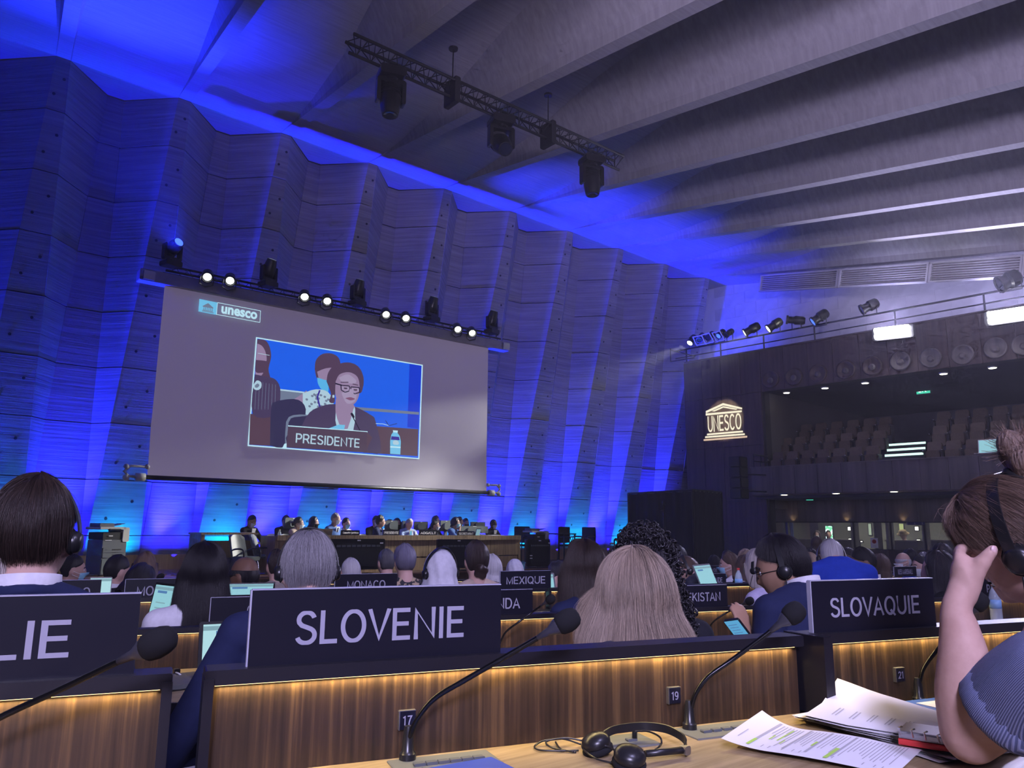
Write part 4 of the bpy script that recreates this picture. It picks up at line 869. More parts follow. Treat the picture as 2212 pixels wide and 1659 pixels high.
def laptop(lb, c, rz, w=.34, d=.24, op=1.92, lid=None, scr=None, grp=None, tilt=0):
    t = thing('laptop', lb, 'laptop', c, rz, grp); lid = lid or M['steel']
    MB().bbox((0, 0, .009), (w, d, .016), .006).build('base', lid, t); MB().box((0, .02, .0178), (w*.86, d*.5, .001)).build('keyboard', M['plastic'], t)
    A = (Vector((1, 0, 0)), Vector((0, -math.sin(op), math.cos(op))).normalized(), Vector((0, -math.cos(op), math.sin(op))))
    Yv = Vector((0, math.sin(op-math.pi/2)*1.0, math.cos(op-math.pi/2)))
    Nn = Vector((0, -math.cos(op-math.pi/2), math.sin(op-math.pi/2)))
    o = Vector((0, d/2, .018)); ax3 = (Vector((1, 0, 0)), Nn, Yv)
    MB().bbox(o+Yv*(d*.5), (w, .007, d), .008, ax=ax3).build('lid', lid, t)
    s = MB().box(o+Yv*(d*.5)+Nn*.0045, (w*.93, .001, d*.90), ax=ax3).build('display', scr or M['screencyan'], t)
    return t, o, Yv, Nn, w, d
c = on_v(694, 1157, 14.2); laptop('silver laptop with stickers open on the left of the podium', (c.x, 14.35, .78), math.pi, .42, .26)
c = on_v(672, 1157, 14.3); laptop('dark laptop before the woman in a black mask on the podium', (c.x, 14.5, .78), math.pi+.2, .36, .24, lid=M['greyplastic'])
def bottle(lb, c, h=.22, cap='cream', grp=None):
    t = thing('water_bottle', lb, 'bottle', c, 0, grp); r = h*.145
    MB().lathe([(r*.9, 0), (r, .01), (r, h*.35), (r*.93, h*.40), (r, h*.45), (r, h*.62), (r*.75, h*.78), (r*.38, h*.88), (r*.36, h*.93)], n=14).build('body', M['bottle'], t, smooth=True)
    MB().lathe([(r*1.01, h*.36), (r*1.01, h*.58)], n=14).build('label', M['water'], t, smooth=True); MB().lathe([(r*.43, h*.92), (r*.43, h)], n=12).build('cap', M[cap], t)
c = on_v(604, 1150, 14.3); bottle('small clear water bottle at the left end of the podium', (c.x, 14.3, .78), .24, grp='bottles on the podium')
def cup(lb, c, m='white'):
    t = thing('paper_cup', lb, 'cup', c, 0, 'cups on the podium'); MB().lathe([(.026, 0), (.036, .10), (.032, .10), (.024, .01)], n=14).build('wall', M[m], t, smooth=True); MB().lathe([(.031, .085), (.031, .088)], n=14).build('drink', M['greyplastic'], t)
c = on_v(674, 1156, 14.1); cup('white paper cup left of the silver laptop on the podium', (c.x, 14.12, .90))
c = on_v(897, 1156, 14.1); cup('white paper cup right of the pale blue suit on the podium', (c.x, 14.12, .90))
t = thing('papers', 'loose white papers at the right end of the podium', 'papers', on_v(1060, 1157, 14.15))
for k in range(3): MB().box(on_v(1060+k*4, 1157, 14.15)+Vector((0, 0, .004*k)), (.42, .25, .004), rz=.15*k).build('sheet', M['paper'], t, world=True)
c = on_v(1032, 1152, 14.0); t = thing('tablet', 'small pale tablet leaning on the podium edge near its right end', 'tablet', c)
MB().bbox(c, (.13, .012, .22), .01, ax=(EU3, Vector((0, .97, .2)), Vector((.12, -.2, .97)).normalized())).build('case', M['steel'], t, world=True); MB().box(c+Vector((0, -.009, 0)), (.11, .002, .18), ax=(EU3, Vector((0, .97, .2)), Vector((.12, -.2, .97)).normalized())).build('display', M['screengrey'], t, world=True)
# photocopier left, printer right
def copier(lb, c, rz, s=1.0, low=False):
    t = thing('photocopier', lb, 'photocopier', mw=Matrix.Translation(c) @ Matrix.Rotation(rz, 4, 'Z') @ Matrix.Scale(s, 4))
    MB().bbox((0, 0, .44), (.60, .60, .80), .02).build('cabinet', M['greyplastic'], t)
    for i, z in enumerate((.60, .48)):
        d = MB().bbox((0, -.305, z), (.56, .02, .11), .008).build('drawer', M['greyplastic'], t); MB().box((.06, -.318, z+.012), (.22, .01, .02)).build('handle', M['matblack'], d)
    MB().bbox((0, -.303, .23), (.56, .02, .34), .01).build('door', M['monitor'], t)
    MB().bbox((.0, 0, .93), (.60, .58, .17), .02).build('engine', M['matblack'], t); MB().bbox((.26, -.02, .96), (.16, .60, .34), .03).build('side_tower', M['cream'], t)
    MB().bbox((-.08, -.02, 1.11), (.64, .60, .06), .02).build('scanner', M['cream'], t); MB().bbox((-.14, .05, 1.18), (.36, .42, .09), .02).build('feeder', M['greyplastic'], t); MB().box((.2, .05, 1.19), (.30, .3, .015), ax=(Vector((.97, 0, .2)), Vector((0, 1, 0)), Vector((-.2, 0, .97)))).build('paper_tray', M['greyplastic'], t)
    MB().box((-.05, -.32, 1.08), (.28, .08, .03)).build('control_panel', M['matblack'], t); MB().box((-.12, -.31, .93), (.1, .006, .02)).build('sticker', M['white'], t); MB().box((-.17, -.31, .83), (.16, .006, .014)).build('sticker', M['white'], t)
    for x in (-.24, .24): MB().lathe([(.03, 0), (.03, .04)], (x, -.2, 0), UZ, 10).build('castor', M['matblack'], t)
c = on_v(226, 1225, 15.3); copier('tall grey photocopier with a cream top standing left on the stage', Vector((c.x, 15.3, ZS)), .35, .74)
c = on_v(1158, 1200, 15.2); copier('grey printer with a cream side behind the upright television', Vector((c.x, 15.2, ZS)), -.1, .72)
# black meeting chairs at the right of the stage
def black_chair(lb, c, rz):
    t = thing('black_chair', lb, 'chair', c, rz, 'black chairs at the right of the stage')
    MB().bbox((0, -.22, .72), (.46, .04, .42), .03).build('backrest', M['matblack'], t); MB().bbox((0, 0, .45), (.46, .46, .05), .02).build('seat', M['matblack'], t)
    for s in (-1, 1):
        MB().tube(smooth_path([(s*.25, -.22, .66), (s*.26, .05, .67), (s*.25, .2, .6), (s*.25, .22, .02)], 4), .013, 8).build('armrest', M['darksteel'], t, smooth=True)
        MB().tube([(s*.23, -.2, .5), (s*.25, -.26, .02)], .013, 8).build('leg', M['darksteel'], t)
for x, v, r, lb in ((1118, 15.6, 1.9, 'black chair turned sideways behind the end of the podium'), (1233, 15.0, 3.3, 'black chair with a square back at the right of the stage'), (1262, 15.6, 1.7, 'black chair seen from its side, rightmost on the stage')): c = on_v(x, 1190, v); black_chair(lb, (c.x, v, ZS), r)
t = thing('bar_table', 'thin black metal frame table between the printer and the black chairs', 'table', (on_v(1213, 1200, 14.8).x, 14.8, ZS)); g = MB(); c = on_v(1213, 1200, 14.8)
for sx in (-.28, .28):
    for sy in (-.2, .2): g.box((c.x+sx, 14.8+sy, ZS+.37), (.03, .03, .74))
g.build('legs', M['darksteel'], t, world=True); MB().box((c.x, 14.8, ZS+.75), (.62, .46, .03)).build('top', M['plastic'], t, world=True)

# ------------------------------------------------------------------ rows of desks
AXD = (ED, ND, UZ)
def desk_unit(lb, u0, u1, s, zl, lamp=1.0, ends=(1, 1), grp=None, row1=False):
    """front screen of one desk unit: zl = height of its light strip"""
    t = thing('desk_unit', lb, 'desk', dk((u0+u1)/2, s, fl(s)), 0, grp)
    w = u1-u0; c = (u0+u1)/2; dkz = zl-.129; f = fl(s)
    MB().box(dk(c, s+.017, (dkz+zl)/2), (w-.01, .02, zl-dkz), ax=AXD).build('veneer_panel', M['walnut'], t, world=True)
    g = MB(); g.bbox(dk(c, s+.018, zl+.011), (w, .056, .021), .003, ax=(ED, ND, UZ)); g.build('cap', M['black'], t, world=True)
    MB().box(dk(c, s+.0035, zl-.001), (w-.03, .006, .002), ax=AXD).build('light_strip', M['led'], t, world=True)
    MB().box(dk(c, s+.04, (f+dkz)/2+.05), (w-.01, .018, dkz-f+.1), ax=AXD).build('modesty_panel', M['black'], t, world=True)
    for i, (e, a) in enumerate(zip(ends, (u0+.006, u1-.006))):
        if e: MB().box(dk(a, s+.018, (dkz+zl)/2+.005), (.014, .062, zl-dkz+.01), ax=AXD).build('end_frame', M['black'], t, world=True)
    if lamp: area('desk_strip_lamp', dk(c, s+.002, zl-.004), dk(c, s+.010, zl-.2), w-.04, .004, (1, .76, .34), lamp*w, 150)
    return t
def worktop(lb, u0, u1, s, z, d=.62):
    t = thing('worktop', lb, 'worktop', dk((u0+u1)/2, s-d/2, z))
    MB().bbox(dk((u0+u1)/2, s-d/2+.006, z-.015), (u1-u0, d, .03), .006, ax=(ED, ND, UZ)).build('top', M['oak'], t, world=True)
    MB().box(dk((u0+u1)/2, s-d+.01, z-.016), (u1-u0+.002, .012, .034), ax=AXD).build('front_edge', M['black'], t, world=True)
    for u in (u0+.1, u1-.1): MB().box(dk(u, s-d*.4, (z+fl(s))/2-.01), (.05, .4, z-fl(s)-.03), ax=AXD).build('leg', M['black'], t, world=True)
    return t
def plate(txt, u0, u1, s, zt, lb, h=.112, th=.45, tw=None, grp='country name plates'):
    c = dk((u0+u1)/2, s+.012, zt-h/2); w = u1-u0
    t = thing('name_plate', lb, 'name plate', dk((u0+u1)/2, s+.012, zt-h), 0, grp)
    MB().bbox(c, (w, .010, h), .002, ax=(ED, ND, UZ)).build('board', M['plateblack'], t, world=True)
    g = MB(); g.box(dk(u0-.001, s+.012, zt-h/2), (.0025, .011, h), ax=AXD); g.box(dk((u0+u1)/2, s+.012, zt+.0005), (w, .011, .0018), ax=AXD); g.build('bright_edge', M['plateedge'], t, world=True)
    if txt: text('lettering', txt, h*th, M['letter'], t, ED, UZ, dk((u0+u1)/2, s+.0068, zt-h*.52), .0006, width=tw or w*.66, bold=.004)
    return t
S1, S2, S3, S4, S5, S6 = 1.257, 3.251, 4.467, 5.9, 7.3, 8.7
desk_unit('nearest desk front at the left edge, under the plate ending in LIE', -1.05, .019, S1, .870, 1.35)
desk_unit('nearest desk front with warm light strip under the SLOVENIE plate', .062, 1.186, S1, .870, 1.35, (1, 0))
r1 = desk_unit('nearest desk front at the right under the SLOVAQUIE plate', 1.200, 2.75, S1, .871, 1.35, (0, 1))
MB().box(dk(1.2105, S1+.005, .817), (.023, .11, .150), ax=AXD).build('end_post', M['black'], r1, world=True)
worktop('long pale oak worktop in the foreground with papers and headset', .10, 2.75, S1, .741, .66)
worktop('pale oak worktop of the left foreground desk', -1.05, .0, S1, .741, .66)
plate('SLOVENIE', .121, .531, S1, 1.0025, 'large name plate reading SLOVENIE in the middle foreground', tw=.275)
plate('SLOVAQUIE', 1.230, 1.591, S1, .996, 'name plate reading SLOVAQUIE right of the middle foreground', h=.106, th=.37, tw=.262)
plate('SOMALIE', -.50, -.032, S1, 1.0015, 'large name plate cut by the left edge, its end reading LIE', h=.112, tw=.30)
for i, (txt, u, lb) in enumerate((('17', .3695, 'black seat number plate 17, under the SLOVENIE plate'), ('19', .879, 'black seat number plate 19, left of the desk joint'), ('21', 1.459, 'black seat number plate 21, under the SLOVAQUIE plate'))):
    c = dk(u, S1+.003, .797); t = thing('seat_number', lb, 'number plate', c, 0, 'seat number plates')
    MB().bbox(c, (.026, .006, .027), .001, ax=(ED, ND, UZ)).build('board', M['plateblack'], t, world=True); MB().box(c-ED*.0135, (.0014, .008, .028), ax=AXD).build('metal_edge', M['steel'], t, world=True); MB().box(c+UZ*.0145, (.026, .008, .0012), ax=AXD).build('metal_edge', M['steel'], t, world=True)
    text('lettering', txt, .0145, M['letter'], t, ED, UZ, c-ND*.0034, .0003, bold=.006)
# second row and the rows behind it
for i, (a, b, lb) in enumerate([(-1.0, .160, 'second row desk front left of the dark plate with a C'), (.165, 1.10, 'second row desk front hidden behind the SLOVENIE plate'), (1.105, 1.90, 'second row desk front under the plate ending in NDA'), (1.905, 3.05, 'second row desk front under the OUZBEKISTAN plate'), (3.06, 4.3, 'second row desk front behind the man with the phone'), (4.31, 5.8, 'second row desk front at the far right under the PAKISTAN plate')]):
    desk_unit(lb, a, b, S2, .698, .8, (1, 0), 'second row desks'); worktop('oak worktop of the '+lb.replace('front ', '').replace('second row desk', 'second row desk lying'), a, b-.004, S2, .569, .6)
plate('CHYPRE', .163, .53, S2, .824, 'dark second row plate with a letter C beside the blue suit', tw=.10)
plate('OUGANDA', 1.13, 1.524, S2, .826, 'second row name plate whose visible end reads NDA', tw=.27, th=.42)
plate('OUZBEKISTAN', 2.19, 2.614, S2, .824, 'second row name plate reading OUZBEKISTAN beside the curly hair', h=.107, tw=.335, th=.40)
plate('PAKISTAN', 4.50, 4.86, S2, .822, 'second row name plate starting with PAK at the far right', tw=.24, th=.42)
c = dk(2.47, S2+.003, .625); t = thing('seat_number', 'tiny black seat number plate 25 in the second row', 'number plate', c, 0, 'seat number plates'); MB().bbox(c, (.026, .006, .03), .001, ax=(ED, ND, UZ)).build('board', M['plateblack'], t, world=True); text('lettering', '25', .016, M['letter'], t, ED, UZ, c-ND*.0034, .0003, bold=.006)
for i in range(6):
    a = -1.4+i*1.2; desk_unit(f'third row desk front, {ORD[i]} from the left', a, a+1.19, S3, .708, .5 if i in (0, 1, 2, 3, 4) else 0, (1, 0), 'third row desks')
plate('MONTENEGRO', -.73, -.30, S3, .822, 'third row name plate whose end reads EGRO', tw=.34, th=.40)
plate('MONGOLIE', -.19, .19, S3, .822, 'third row name plate starting with MONGO', tw=.27, th=.42)
plate('MONACO', .868, 1.225, S3, .831, 'third row name plate reading MONACO', tw=.22, th=.40)
plate('MEXIQUE', 1.874, 2.219, S3, .835, 'third row name plate reading MEXIQUE behind the open laptop', h=.107, tw=.265, th=.42)
for r, s, u0, n, zl in ((4, S4, .2, 7, .60), (5, S5, .6, 7, .535), (6, S6, 1.0, 8, .475)):
    for i in range(n):
        a = u0+i*1.3; desk_unit(f'{ORD[r-1]} row desk front, {ORD[i]} from the left', a, a+1.29, s, zl, .3 if r == 4 and i > 2 else 0, (1, 0), f'{ORD[r-1]} row desks')
def plate_px(txt, x0, x1, yt, s, lb, h=.112, tw=None, th=.42):
    a, b = on_plane(x0, yt, dk(0, s, 0), ND), on_plane(x1, yt, dk(0, s, 0), ND); plate(txt, a.dot(ED), b.dot(ED), s, (a.z+b.z)/2, lb, h, th, tw)
plate_px('ILES MARSHALL', 1932, 1980, 1224, S4, 'small distant name plate reading ILES MARSHALL', h=.10, th=.5)
plate_px('IRLANDE', 1522, 1569, 1239, S4, 'distant name plate half hidden by the laptop, ending in LANDE')
plate_px('FINLANDE', 1517, 1556, 1222, S6, 'small distant name plate reading FINLANDE')
# ------------------------------------------------------------------ gooseneck microphones
def mic(lb, pts, foam, rf=.0175, base=None, rs=.0042, L=.045, grp='gooseneck microphones'):
    P = [at_d(*p) for p in pts]; tip = at_d(*foam)
    t = thing('microphone', lb, 'microphone', P[0], 0, grp)
    if base:
        b = P[0]; MB().lathe([(.013, 0), (.013, .012), (.0095, .016), (.0085, .040), (.006, .052)], (b.x, b.y, base), UZ, 16).build('base', M['plastic'], t, world=True, auto=40)
        P[0] = Vector((b.x, b.y, base+.045))
    path = smooth_path(P, 8)
    MB().tube(path, rs, 10).build('gooseneck', M['plastic'] if rs < .003 else mat('gooseneck', (.03, .03, .033), .25, .9), t, world=True, smooth=True)
    d = (path[-1]-path[-3]).normalized(); e = path[-1]
    MB().lathe([(rs, -.03), (rs*1.6, -.008), (rf*.72, .004), (rf*.80, .012), (rf*.72, .014)], e, d, 16).build('collar', mat('mic collar', (.05, .05, .065), .35, .3), t, world=True, smooth=True)
    MB().lathe([(rf*.70, .006), (rf*.95, .012), (rf*1.06, .024), (rf, L*.72), (rf*.82, L*.9), (rf*.5, L), (.001, L*1.03)], e, d, 18).build('foam_windscreen', M['rubber'], t, world=True, smooth=True)
    return t
mic('gooseneck microphone reaching up before the SLOVENIE plate', [(880, 1650, 1.195), (884, 1592, 1.198), (902, 1552, 1.20), (940, 1508, 1.205), (1010, 1466, 1.21), (1100, 1414, 1.215), (1196, 1358, 1.22)], (1240, 1335, 1.22), .0175, .741)
mic('gooseneck microphone reaching up towards the SLOVAQUIE plate', [(1490, 1580, 1.395), (1491, 1538, 1.40), (1502, 1500, 1.40), (1530, 1462, 1.405), (1582, 1425, 1.41), (1640, 1382, 1.41), (1692, 1342, 1.41)], (1735, 1320, 1.41), .0185, .741)
mic('large gooseneck microphone before the plate ending in LIE', [(-220, 1660, .93), (-100, 1600, .95), (20, 1540, .97), (120, 1494, .98), (220, 1446, .985), (300, 1408, .985)], (350, 1392, .985), .0185, None, .0042, .050)
mic('gooseneck microphone half hidden by the woman resting her head', [(1986, 1518, 1.63), (1986, 1478, 1.635), (1995, 1445, 1.64), (2020, 1410, 1.645), (2060, 1362, 1.65), (2096, 1318, 1.65)], (2122, 1290, 1.65), .0205, .741)
mic('small gooseneck microphone before the laptop in the second row', [(1075, 1412, 3.31), (1078, 1394, 3.31), (1092, 1366, 3.31), (1120, 1344, 3.31), (1150, 1322, 3.33), (1180, 1301, 3.31)], (1198, 1291, 3.3), .0195, .569)
mic('small gooseneck microphone right of the OUZBEKISTAN plate', [(1531, 1378, 3.74), (1532, 1358, 3.74), (1540, 1344, 3.74), (1562, 1328, 3.74), (1590, 1313, 3.8), (1610, 1303, 3.79)], (1628, 1294, 3.78), .0195, .569)
mic('tiny microphone standing up near the MONGOLIE plate', [(331, 1262, 5.3), (333, 1255, 5.3), (340, 1250, 5.3)], (350, 1244, 5.3), .02, None, .004, .05)
mic('tiny microphone beside the distant laptop', [(1583, 1262, 6.2), (1585, 1255, 6.2), (1590, 1252, 6.2)], (1600, 1248, 6.2), .02, None, .004, .05)
# ------------------------------------------------------------------ things on the near worktop
ZD = .741
def insert(lb, u0, u1, btn):
    s0, s1 = S1-.085, S1-.012; c = dk((u0+u1)/2, (s0+s1)/2, ZD+.001); t = thing('desk_insert', lb, 'control panel', c, 0, 'control panels set in the worktop')
    MB().bbox(c, (u1-u0, s1-s0, .004), .0015, ax=(ED, ND, UZ)).build('faceplate', M['panelgrey'], t, world=True)
    for i in range(btn): MB().bbox(dk(lin(u0+.03, u1-.02, (i+.5)/btn), (s0+s1)/2-.005, ZD+.005), (.018, .011, .004), .0015, ax=(ED, ND, UZ)).build('button', M['greyplastic'], t, world=True)
insert('grey control panel beside the blue folder', .335, .50, 6)
insert('small grey socket plate with the headset plug', .70, .79, 1)
insert('grey control panel between the headset and the printed sheet', .865, 1.05, 6)
insert('grey control panel near the blue booklet at the right', 1.41, 1.62, 6)
# blue folder at the bottom edge
c = on_z(1050, 1637, ZD+.006); t = thing('folder', 'bright blue folder lying at the bottom edge of the picture', 'folder', c)
dX = (on_z(1095, 1659, ZD+.006)-c).normalized(); dY = Vector((-dX.y, dX.x, 0))
if (on_z(900, 1655, ZD)-c).dot(dY) < 0: dY = -dY
cc = c+dX*.115+dY*.15
MB().bbox(cc-UZ*.001, (.22, .31, .007), .002, ax=(dX, dY, UZ)).build('cover', M['bluefolder'], t, world=True); MB().box(cc-UZ*.003, (.216, .306, .004), ax=(dX, dY, UZ)).build('sheets', M['paper'], t, world=True)
# headset lying on the worktop
t = thing('headset', 'black headset lying on the worktop with its cable looped', 'headset', on_z(1370, 1610, ZD))
bp = smooth_path([on_z(1300, 1590, ZD+.020), on_z(1320, 1578, ZD+.024), on_z(1352, 1571, ZD+.026), on_z(1395, 1568, ZD+.027), on_z(1440, 1574, ZD+.026), on_z(1472, 1590, ZD+.022), on_z(1484, 1606, ZD+.016), on_z(1480, 1620, ZD+.010)], 5)
g = MB(); hs = .0065
rows = [[p+UZ*hs for p in bp], [p-UZ*hs for p in bp]]
ct = sum(bp, Vector())/len(bp)
inn = [[p+(ct-p).normalized()*.003+UZ*hs for p in bp], [p+(ct-p).normalized()*.003-UZ*hs for p in bp]]
g.grid(rows); g.grid(inn); g.grid([rows[0], inn[0]]); g.grid([rows[1], inn[1]]); g.build('headband', M['plastic'], t, world=True, smooth=True)
a0 = on_z(1480, 1620, ZD+.010); a1 = on_z(1395, 1628, ZD+.012)
MB().tube([a0, a1], .0055, 8).build('arm', M['plastic'], t, world=True, smooth=True); MB().bbox(a0, (.014, .012, .014), .004).build('joint', M['steel'], t, world=True)
def earcup(p, ax3, r=.026):
    MB().lathe([(.002, .017), (r*.5, .0155), (r*.85, .011), (r, .004), (r*.97, -.003), (r*.9, -.005)], p, ax3, 22).build('earcup', M['plastic'], t, world=True, smooth=True)
    MB().lathe([(r*.92, -.004), (r*1.06, -.007), (r*1.04, -.013), (r*.8, -.015)], p, ax3, 22).build('ear_pad', M['rubber'], t, world=True, smooth=True)
earcup(on_z(1360, 1636, ZD+.016), Vector((-.1, -.25, 1)), .025); earcup(on_z(1288, 1606, ZD+.017), Vector((-.25, .15, 1)), .024)
cab = [[(1372, 1580, .028), (1400, 1580, .026), (1425, 1592, .014), (1428, 1608, .004), (1412, 1622, .003)], [(1335, 1650, .003), (1290, 1640, .006), (1262, 1620, .010), (1258, 1608, .014), (1275, 1604, .02), (1310, 1612, .018), (1330, 1625, .006), (1320, 1648, .002)],
       [(1255, 1608, .006), (1215, 1596, .012), (1175, 1600, .008), (1155, 1612, .004), (1165, 1620, .003), (1205, 1622, .003), (1250, 1621, .003)], [(1258, 1600, .01), (1220, 1594, .014), (1180, 1602, .008), (1195, 1616, .004), (1240, 1624, .003)], [(1200, 1603, .003), (1212, 1618, .004), (1245, 1625, .002)]]
for q in cab: MB().tube(smooth_path([on_z(x, y, ZD+z) for x, y, z in q], 6), .0016, 6).build('cable', M['plastic'], t, world=True, smooth=True)
pj = on_z(1371, 1598, ZD+.004); g = MB(); g.lathe([(.0045, 0), (.0045, .022), (.004, .024)], pj, UZ, 10); g.tube([pj+UZ*.021, pj+UZ*.023+ED*.016], .0042, 8); g.build('jack_plug', M['plastic'], t, world=True, smooth=True)
# printed sheet in the foreground
A_, B_, C_ = on_z(1561, 1610, ZD+.004), on_z(1648, 1572, ZD+.004), on_z(1996, 1626, ZD+.004)
sx = (C_-B_); wv = (A_-B_)
def sheet_pt(a, b, h=0.0):                               # a along the sheet, b across it
    z = .030*max(0, 1-a*3.2)**2*(1 - .6*b) + .010*math.sin(a*3.1)*(1-.5*b) + .012*max(0, a-.82)*3*(1-b)
    return B_+sx*a+wv*b*1.03+UZ*(z+h)
t = thing('printed_sheet', 'single curled printed sheet with green marker in the foreground', 'paper', (A_+C_)/2)
MB().grid([[sheet_pt(i/28, j/10) for j in range(11)] for i in range(29)]).build('sheet', M['paper'], t, world=True, smooth=True)
ink = MB(); mk = MB(); rr = random.Random(3)
def bar(g, a0, b0, b1, th, h=.0007):
    n = 5; g.grid([[sheet_pt(a0, lin(b0, b1, k/n), h) for k in range(n+1)], [sheet_pt(a0+th, lin(b0, b1, k/n), h) for k in range(n+1)]])
for a in (.05,): bar(ink, a, .55, .8, .006)
for a in (.135, .335, .47, .62): bar(ink, a, .05, .85, .016)
a = .17
while a < .93:
    if all(abs(a-q) > .02 for q in (.335, .47, .62)): bar(ink, a, .08, rr.uniform(.3, .8), .006)
    if rr.random() < .3: bar(ink, a+.008, .82, .9, .006)
    a += .021
for a, b0, b1, th in ((.135, .70, .92, .02), (.20, .45, .62, .008), (.245, .15, .6, .010), (.285, .55, .7, .007), (.46, .45, .62, .014), (.60, .55, .93, .024)): bar(mk, a, b0, b1, th, .0012)
setp(ink.build('print', M['ink'], t, world=True), kind='stuff'); mk.build('marker_stripe', M['marker'], t, world=True)
# fanned stack of papers
c0 = on_z(1905, 1572, ZD); t = thing('paper_stack', 'fanned stack of creased white papers beside the resting arm', 'papers', c0)
ex = (on_z(2010, 1600, ZD)-on_z(1800, 1545, ZD)).normalized(); ey = Vector((-ex.y, ex.x, 0))
for k in range(12):
    an = -.10+.045*k+rr.uniform(-.03, .03); X = ex*math.cos(an)+ey*math.sin(an); Y = Vector((-X.y, X.x, 0)); o = c0+ex*(.05+rr.uniform(-.012, .012))+ey*rr.uniform(-.01, .012)
    def sp(a, b, h=0): 
        fold = max(0, b-.52)*max(0, .55-a)*(.05 if k > 6 else .012)*2.0
        return o+X*((a-.5)*.30)+Y*((b-.5)*.205)+UZ*(.003+.0017*k+.010*math.sin(a*2.6+k*.7)*(.3+.06*k)*max(0, b)+fold+h+.012*max(0, .25-a)*(k/6))
    MB().grid([[sp(i/12, j/8) for j in range(9)] for i in range(13)]).build('sheet', M['paper'], t, world=True, smooth=True)
    if k in (9, 11):
        g = MB()
        for q in range(7 if k == 11 else 5):
            a = .12+q*.10 if k == 11 else .1+q*.06; b0 = .2 if k == 11 else .62
            for da in (0, .02): g.grid([[sp(a+da, lin(b0, b0+.26, v/4), .0008) for v in range(5)], [sp(a+da+.007, lin(b0, b0+.26, v/4), .0008) for v in range(5)]])
        setp(g.build('print', M['ink'], t, world=True), kind='stuff')
c = on_z(2030, 1588, ZD+.030); t = thing('notebook', 'silver notebook with a red edge under the resting arm', 'notebook', c)
MB().bbox(c, (.075, .11, .012), .003, rz=.25).build('cover', M['steel'], t, world=True); MB().bbox(c-UZ*.011, (.077, .112, .010), .003, rz=.25).build('red_edge', M['red'], t, world=True); g = MB()
for i in range(5): g.tube([c+Vector((-.05, -.04+i*.02, .0)), c+Vector((-.057, -.04+i*.02, .012)), c+Vector((-.045, -.04+i*.02, .012))], .0016, 5)
g.build('wire_binding', M['chrome'], t, world=True)
c = on_z(2030, 1530, ZD+.008); t = thing('booklet', 'blue booklet with a white band behind the resting arm', 'booklet', c)
MB().bbox(c, (.15, .10, .014), .003, rz=-.28).build('cover', M['bluebook'], t, world=True); MB().box(c+UZ*.0078, (.07, .05, .001), rz=-.28).build('white_panel', M['white'], t, world=True); MB().box(c+Vector((-.03, -.051, 0)), (.05, .001, .006), rz=-.28).build('white_print', M['white'], t, world=True)
c = dk(1.72, S1-.02, .80); t = thing('connector', 'white plug stuck to the veneer right of the sleeve', 'plug', c); MB().bbox(c, (.018, .03, .034), .004, ax=(ED, ND, UZ)).build('body', M['white'], t, world=True); MB().box(c-ED*.012, (.008, .02, .006), ax=AXD).build('pin', M['steel'], t, world=True)
t = thing('cable', 'thin black cable lying behind the paper stack', 'cable', on_z(1900, 1520, ZD)); MB().tube(smooth_path([on_z(x, y, ZD+z) for x, y, z in ((1893, 1514, .012), (1912, 1520, .02), (1950, 1540, .02), (1975, 1552, .008), (2020, 1556, .004))], 6), .0018, 6).build('wire', M['plastic'], t, world=True, smooth=True); MB().bbox(on_z(1892, 1514, ZD+.008), (.02, .012, .014), .003).build('clip', M['plastic'], t, world=True)
# laptops and bottles of the rows in front
def lap_px(lb, x, y, z, rz, w, d, scr='screencyan', lid='greyplastic', op=1.95, rows_=0, tag=False):
    c = on_z(x, y, z); t, o, Y, N_, w, d = laptop(lb, c, rz, w, d, op, M[lid], M[scr], 'open laptops in the audience')
    ax3 = (Vector((1, 0, 0)), N_, Y)
    g = MB(); g.box(o+Y*(d*.88)+N_*.0055, (w*.93, .0008, .014), ax=ax3)
    for i in range(rows_): g.box(o+Y*(d*(.20+i*.12))+N_*.0055+Vector((-w*.18, 0, 0)), (w*.30, .0008, .005), ax=ax3)
    g.box(o+Y*(d*.08)+N_*.0055, (w*.5, .0008, .008), ax=ax3)
    g.build('screen_text', M['screengrey'], t); h = MB(); h.box(o+Y*(d*.80)+N_*.0056+Vector((-w*.2, 0, 0)), (w*.3, .0008, .012), ax=ax3); h.build('screen_mark', M['screenblue'], t)
    if tag: MB().box(o+Y*(d*1.0)-N_*.0, (.05, .012, .022), ax=ax3).build('sticky_tab', M['green'], t)
    return t
lap_px('laptop with a bright document in front of the blue suit', 558, 1486, .571, DESK+.10, .36, .190, 'screenlight', 'plastic', 1.80, 5)
lap_px('laptop with a green tab on its lid before the long haired woman', 1172, 1325, .585, DESK+.02, .335, .22, 'screencyan', 'greyplastic', 1.85, 5, True)
lap_px('laptop seen at an angle beside the woman in white', 297, 1372, .579, DESK-1.12, .32, .215, 'screencyan', 'plastic', 1.75, 4)
lap_px('small laptop with a lit screen beside the plate ending in EGRO', 209, 1314, .575, DESK, .13, .17, 'screenlight', 'plastic', 1.8, 3)
lap_px('laptop in use by the woman in lilac', 1572, 1290, .585, DESK+.55, .36, .24, 'screencyan', 'greyplastic', 1.95, 2)
lap_px('laptop edge glimpsed left of the SLOVENIE plate', 540, 1322, .58, DESK, .3, .15, 'screencyan', 'plastic', 1.8, 1)
bottle('clear water bottle with a red cap at the right in the second row', on_z(2154, 1345, .571), .23, 'red', 'bottles in the audience')
bottle('clear water bottle before the woman in lilac', on_z(1597, 1283, .60), .2, 'red', 'bottles in the audience')
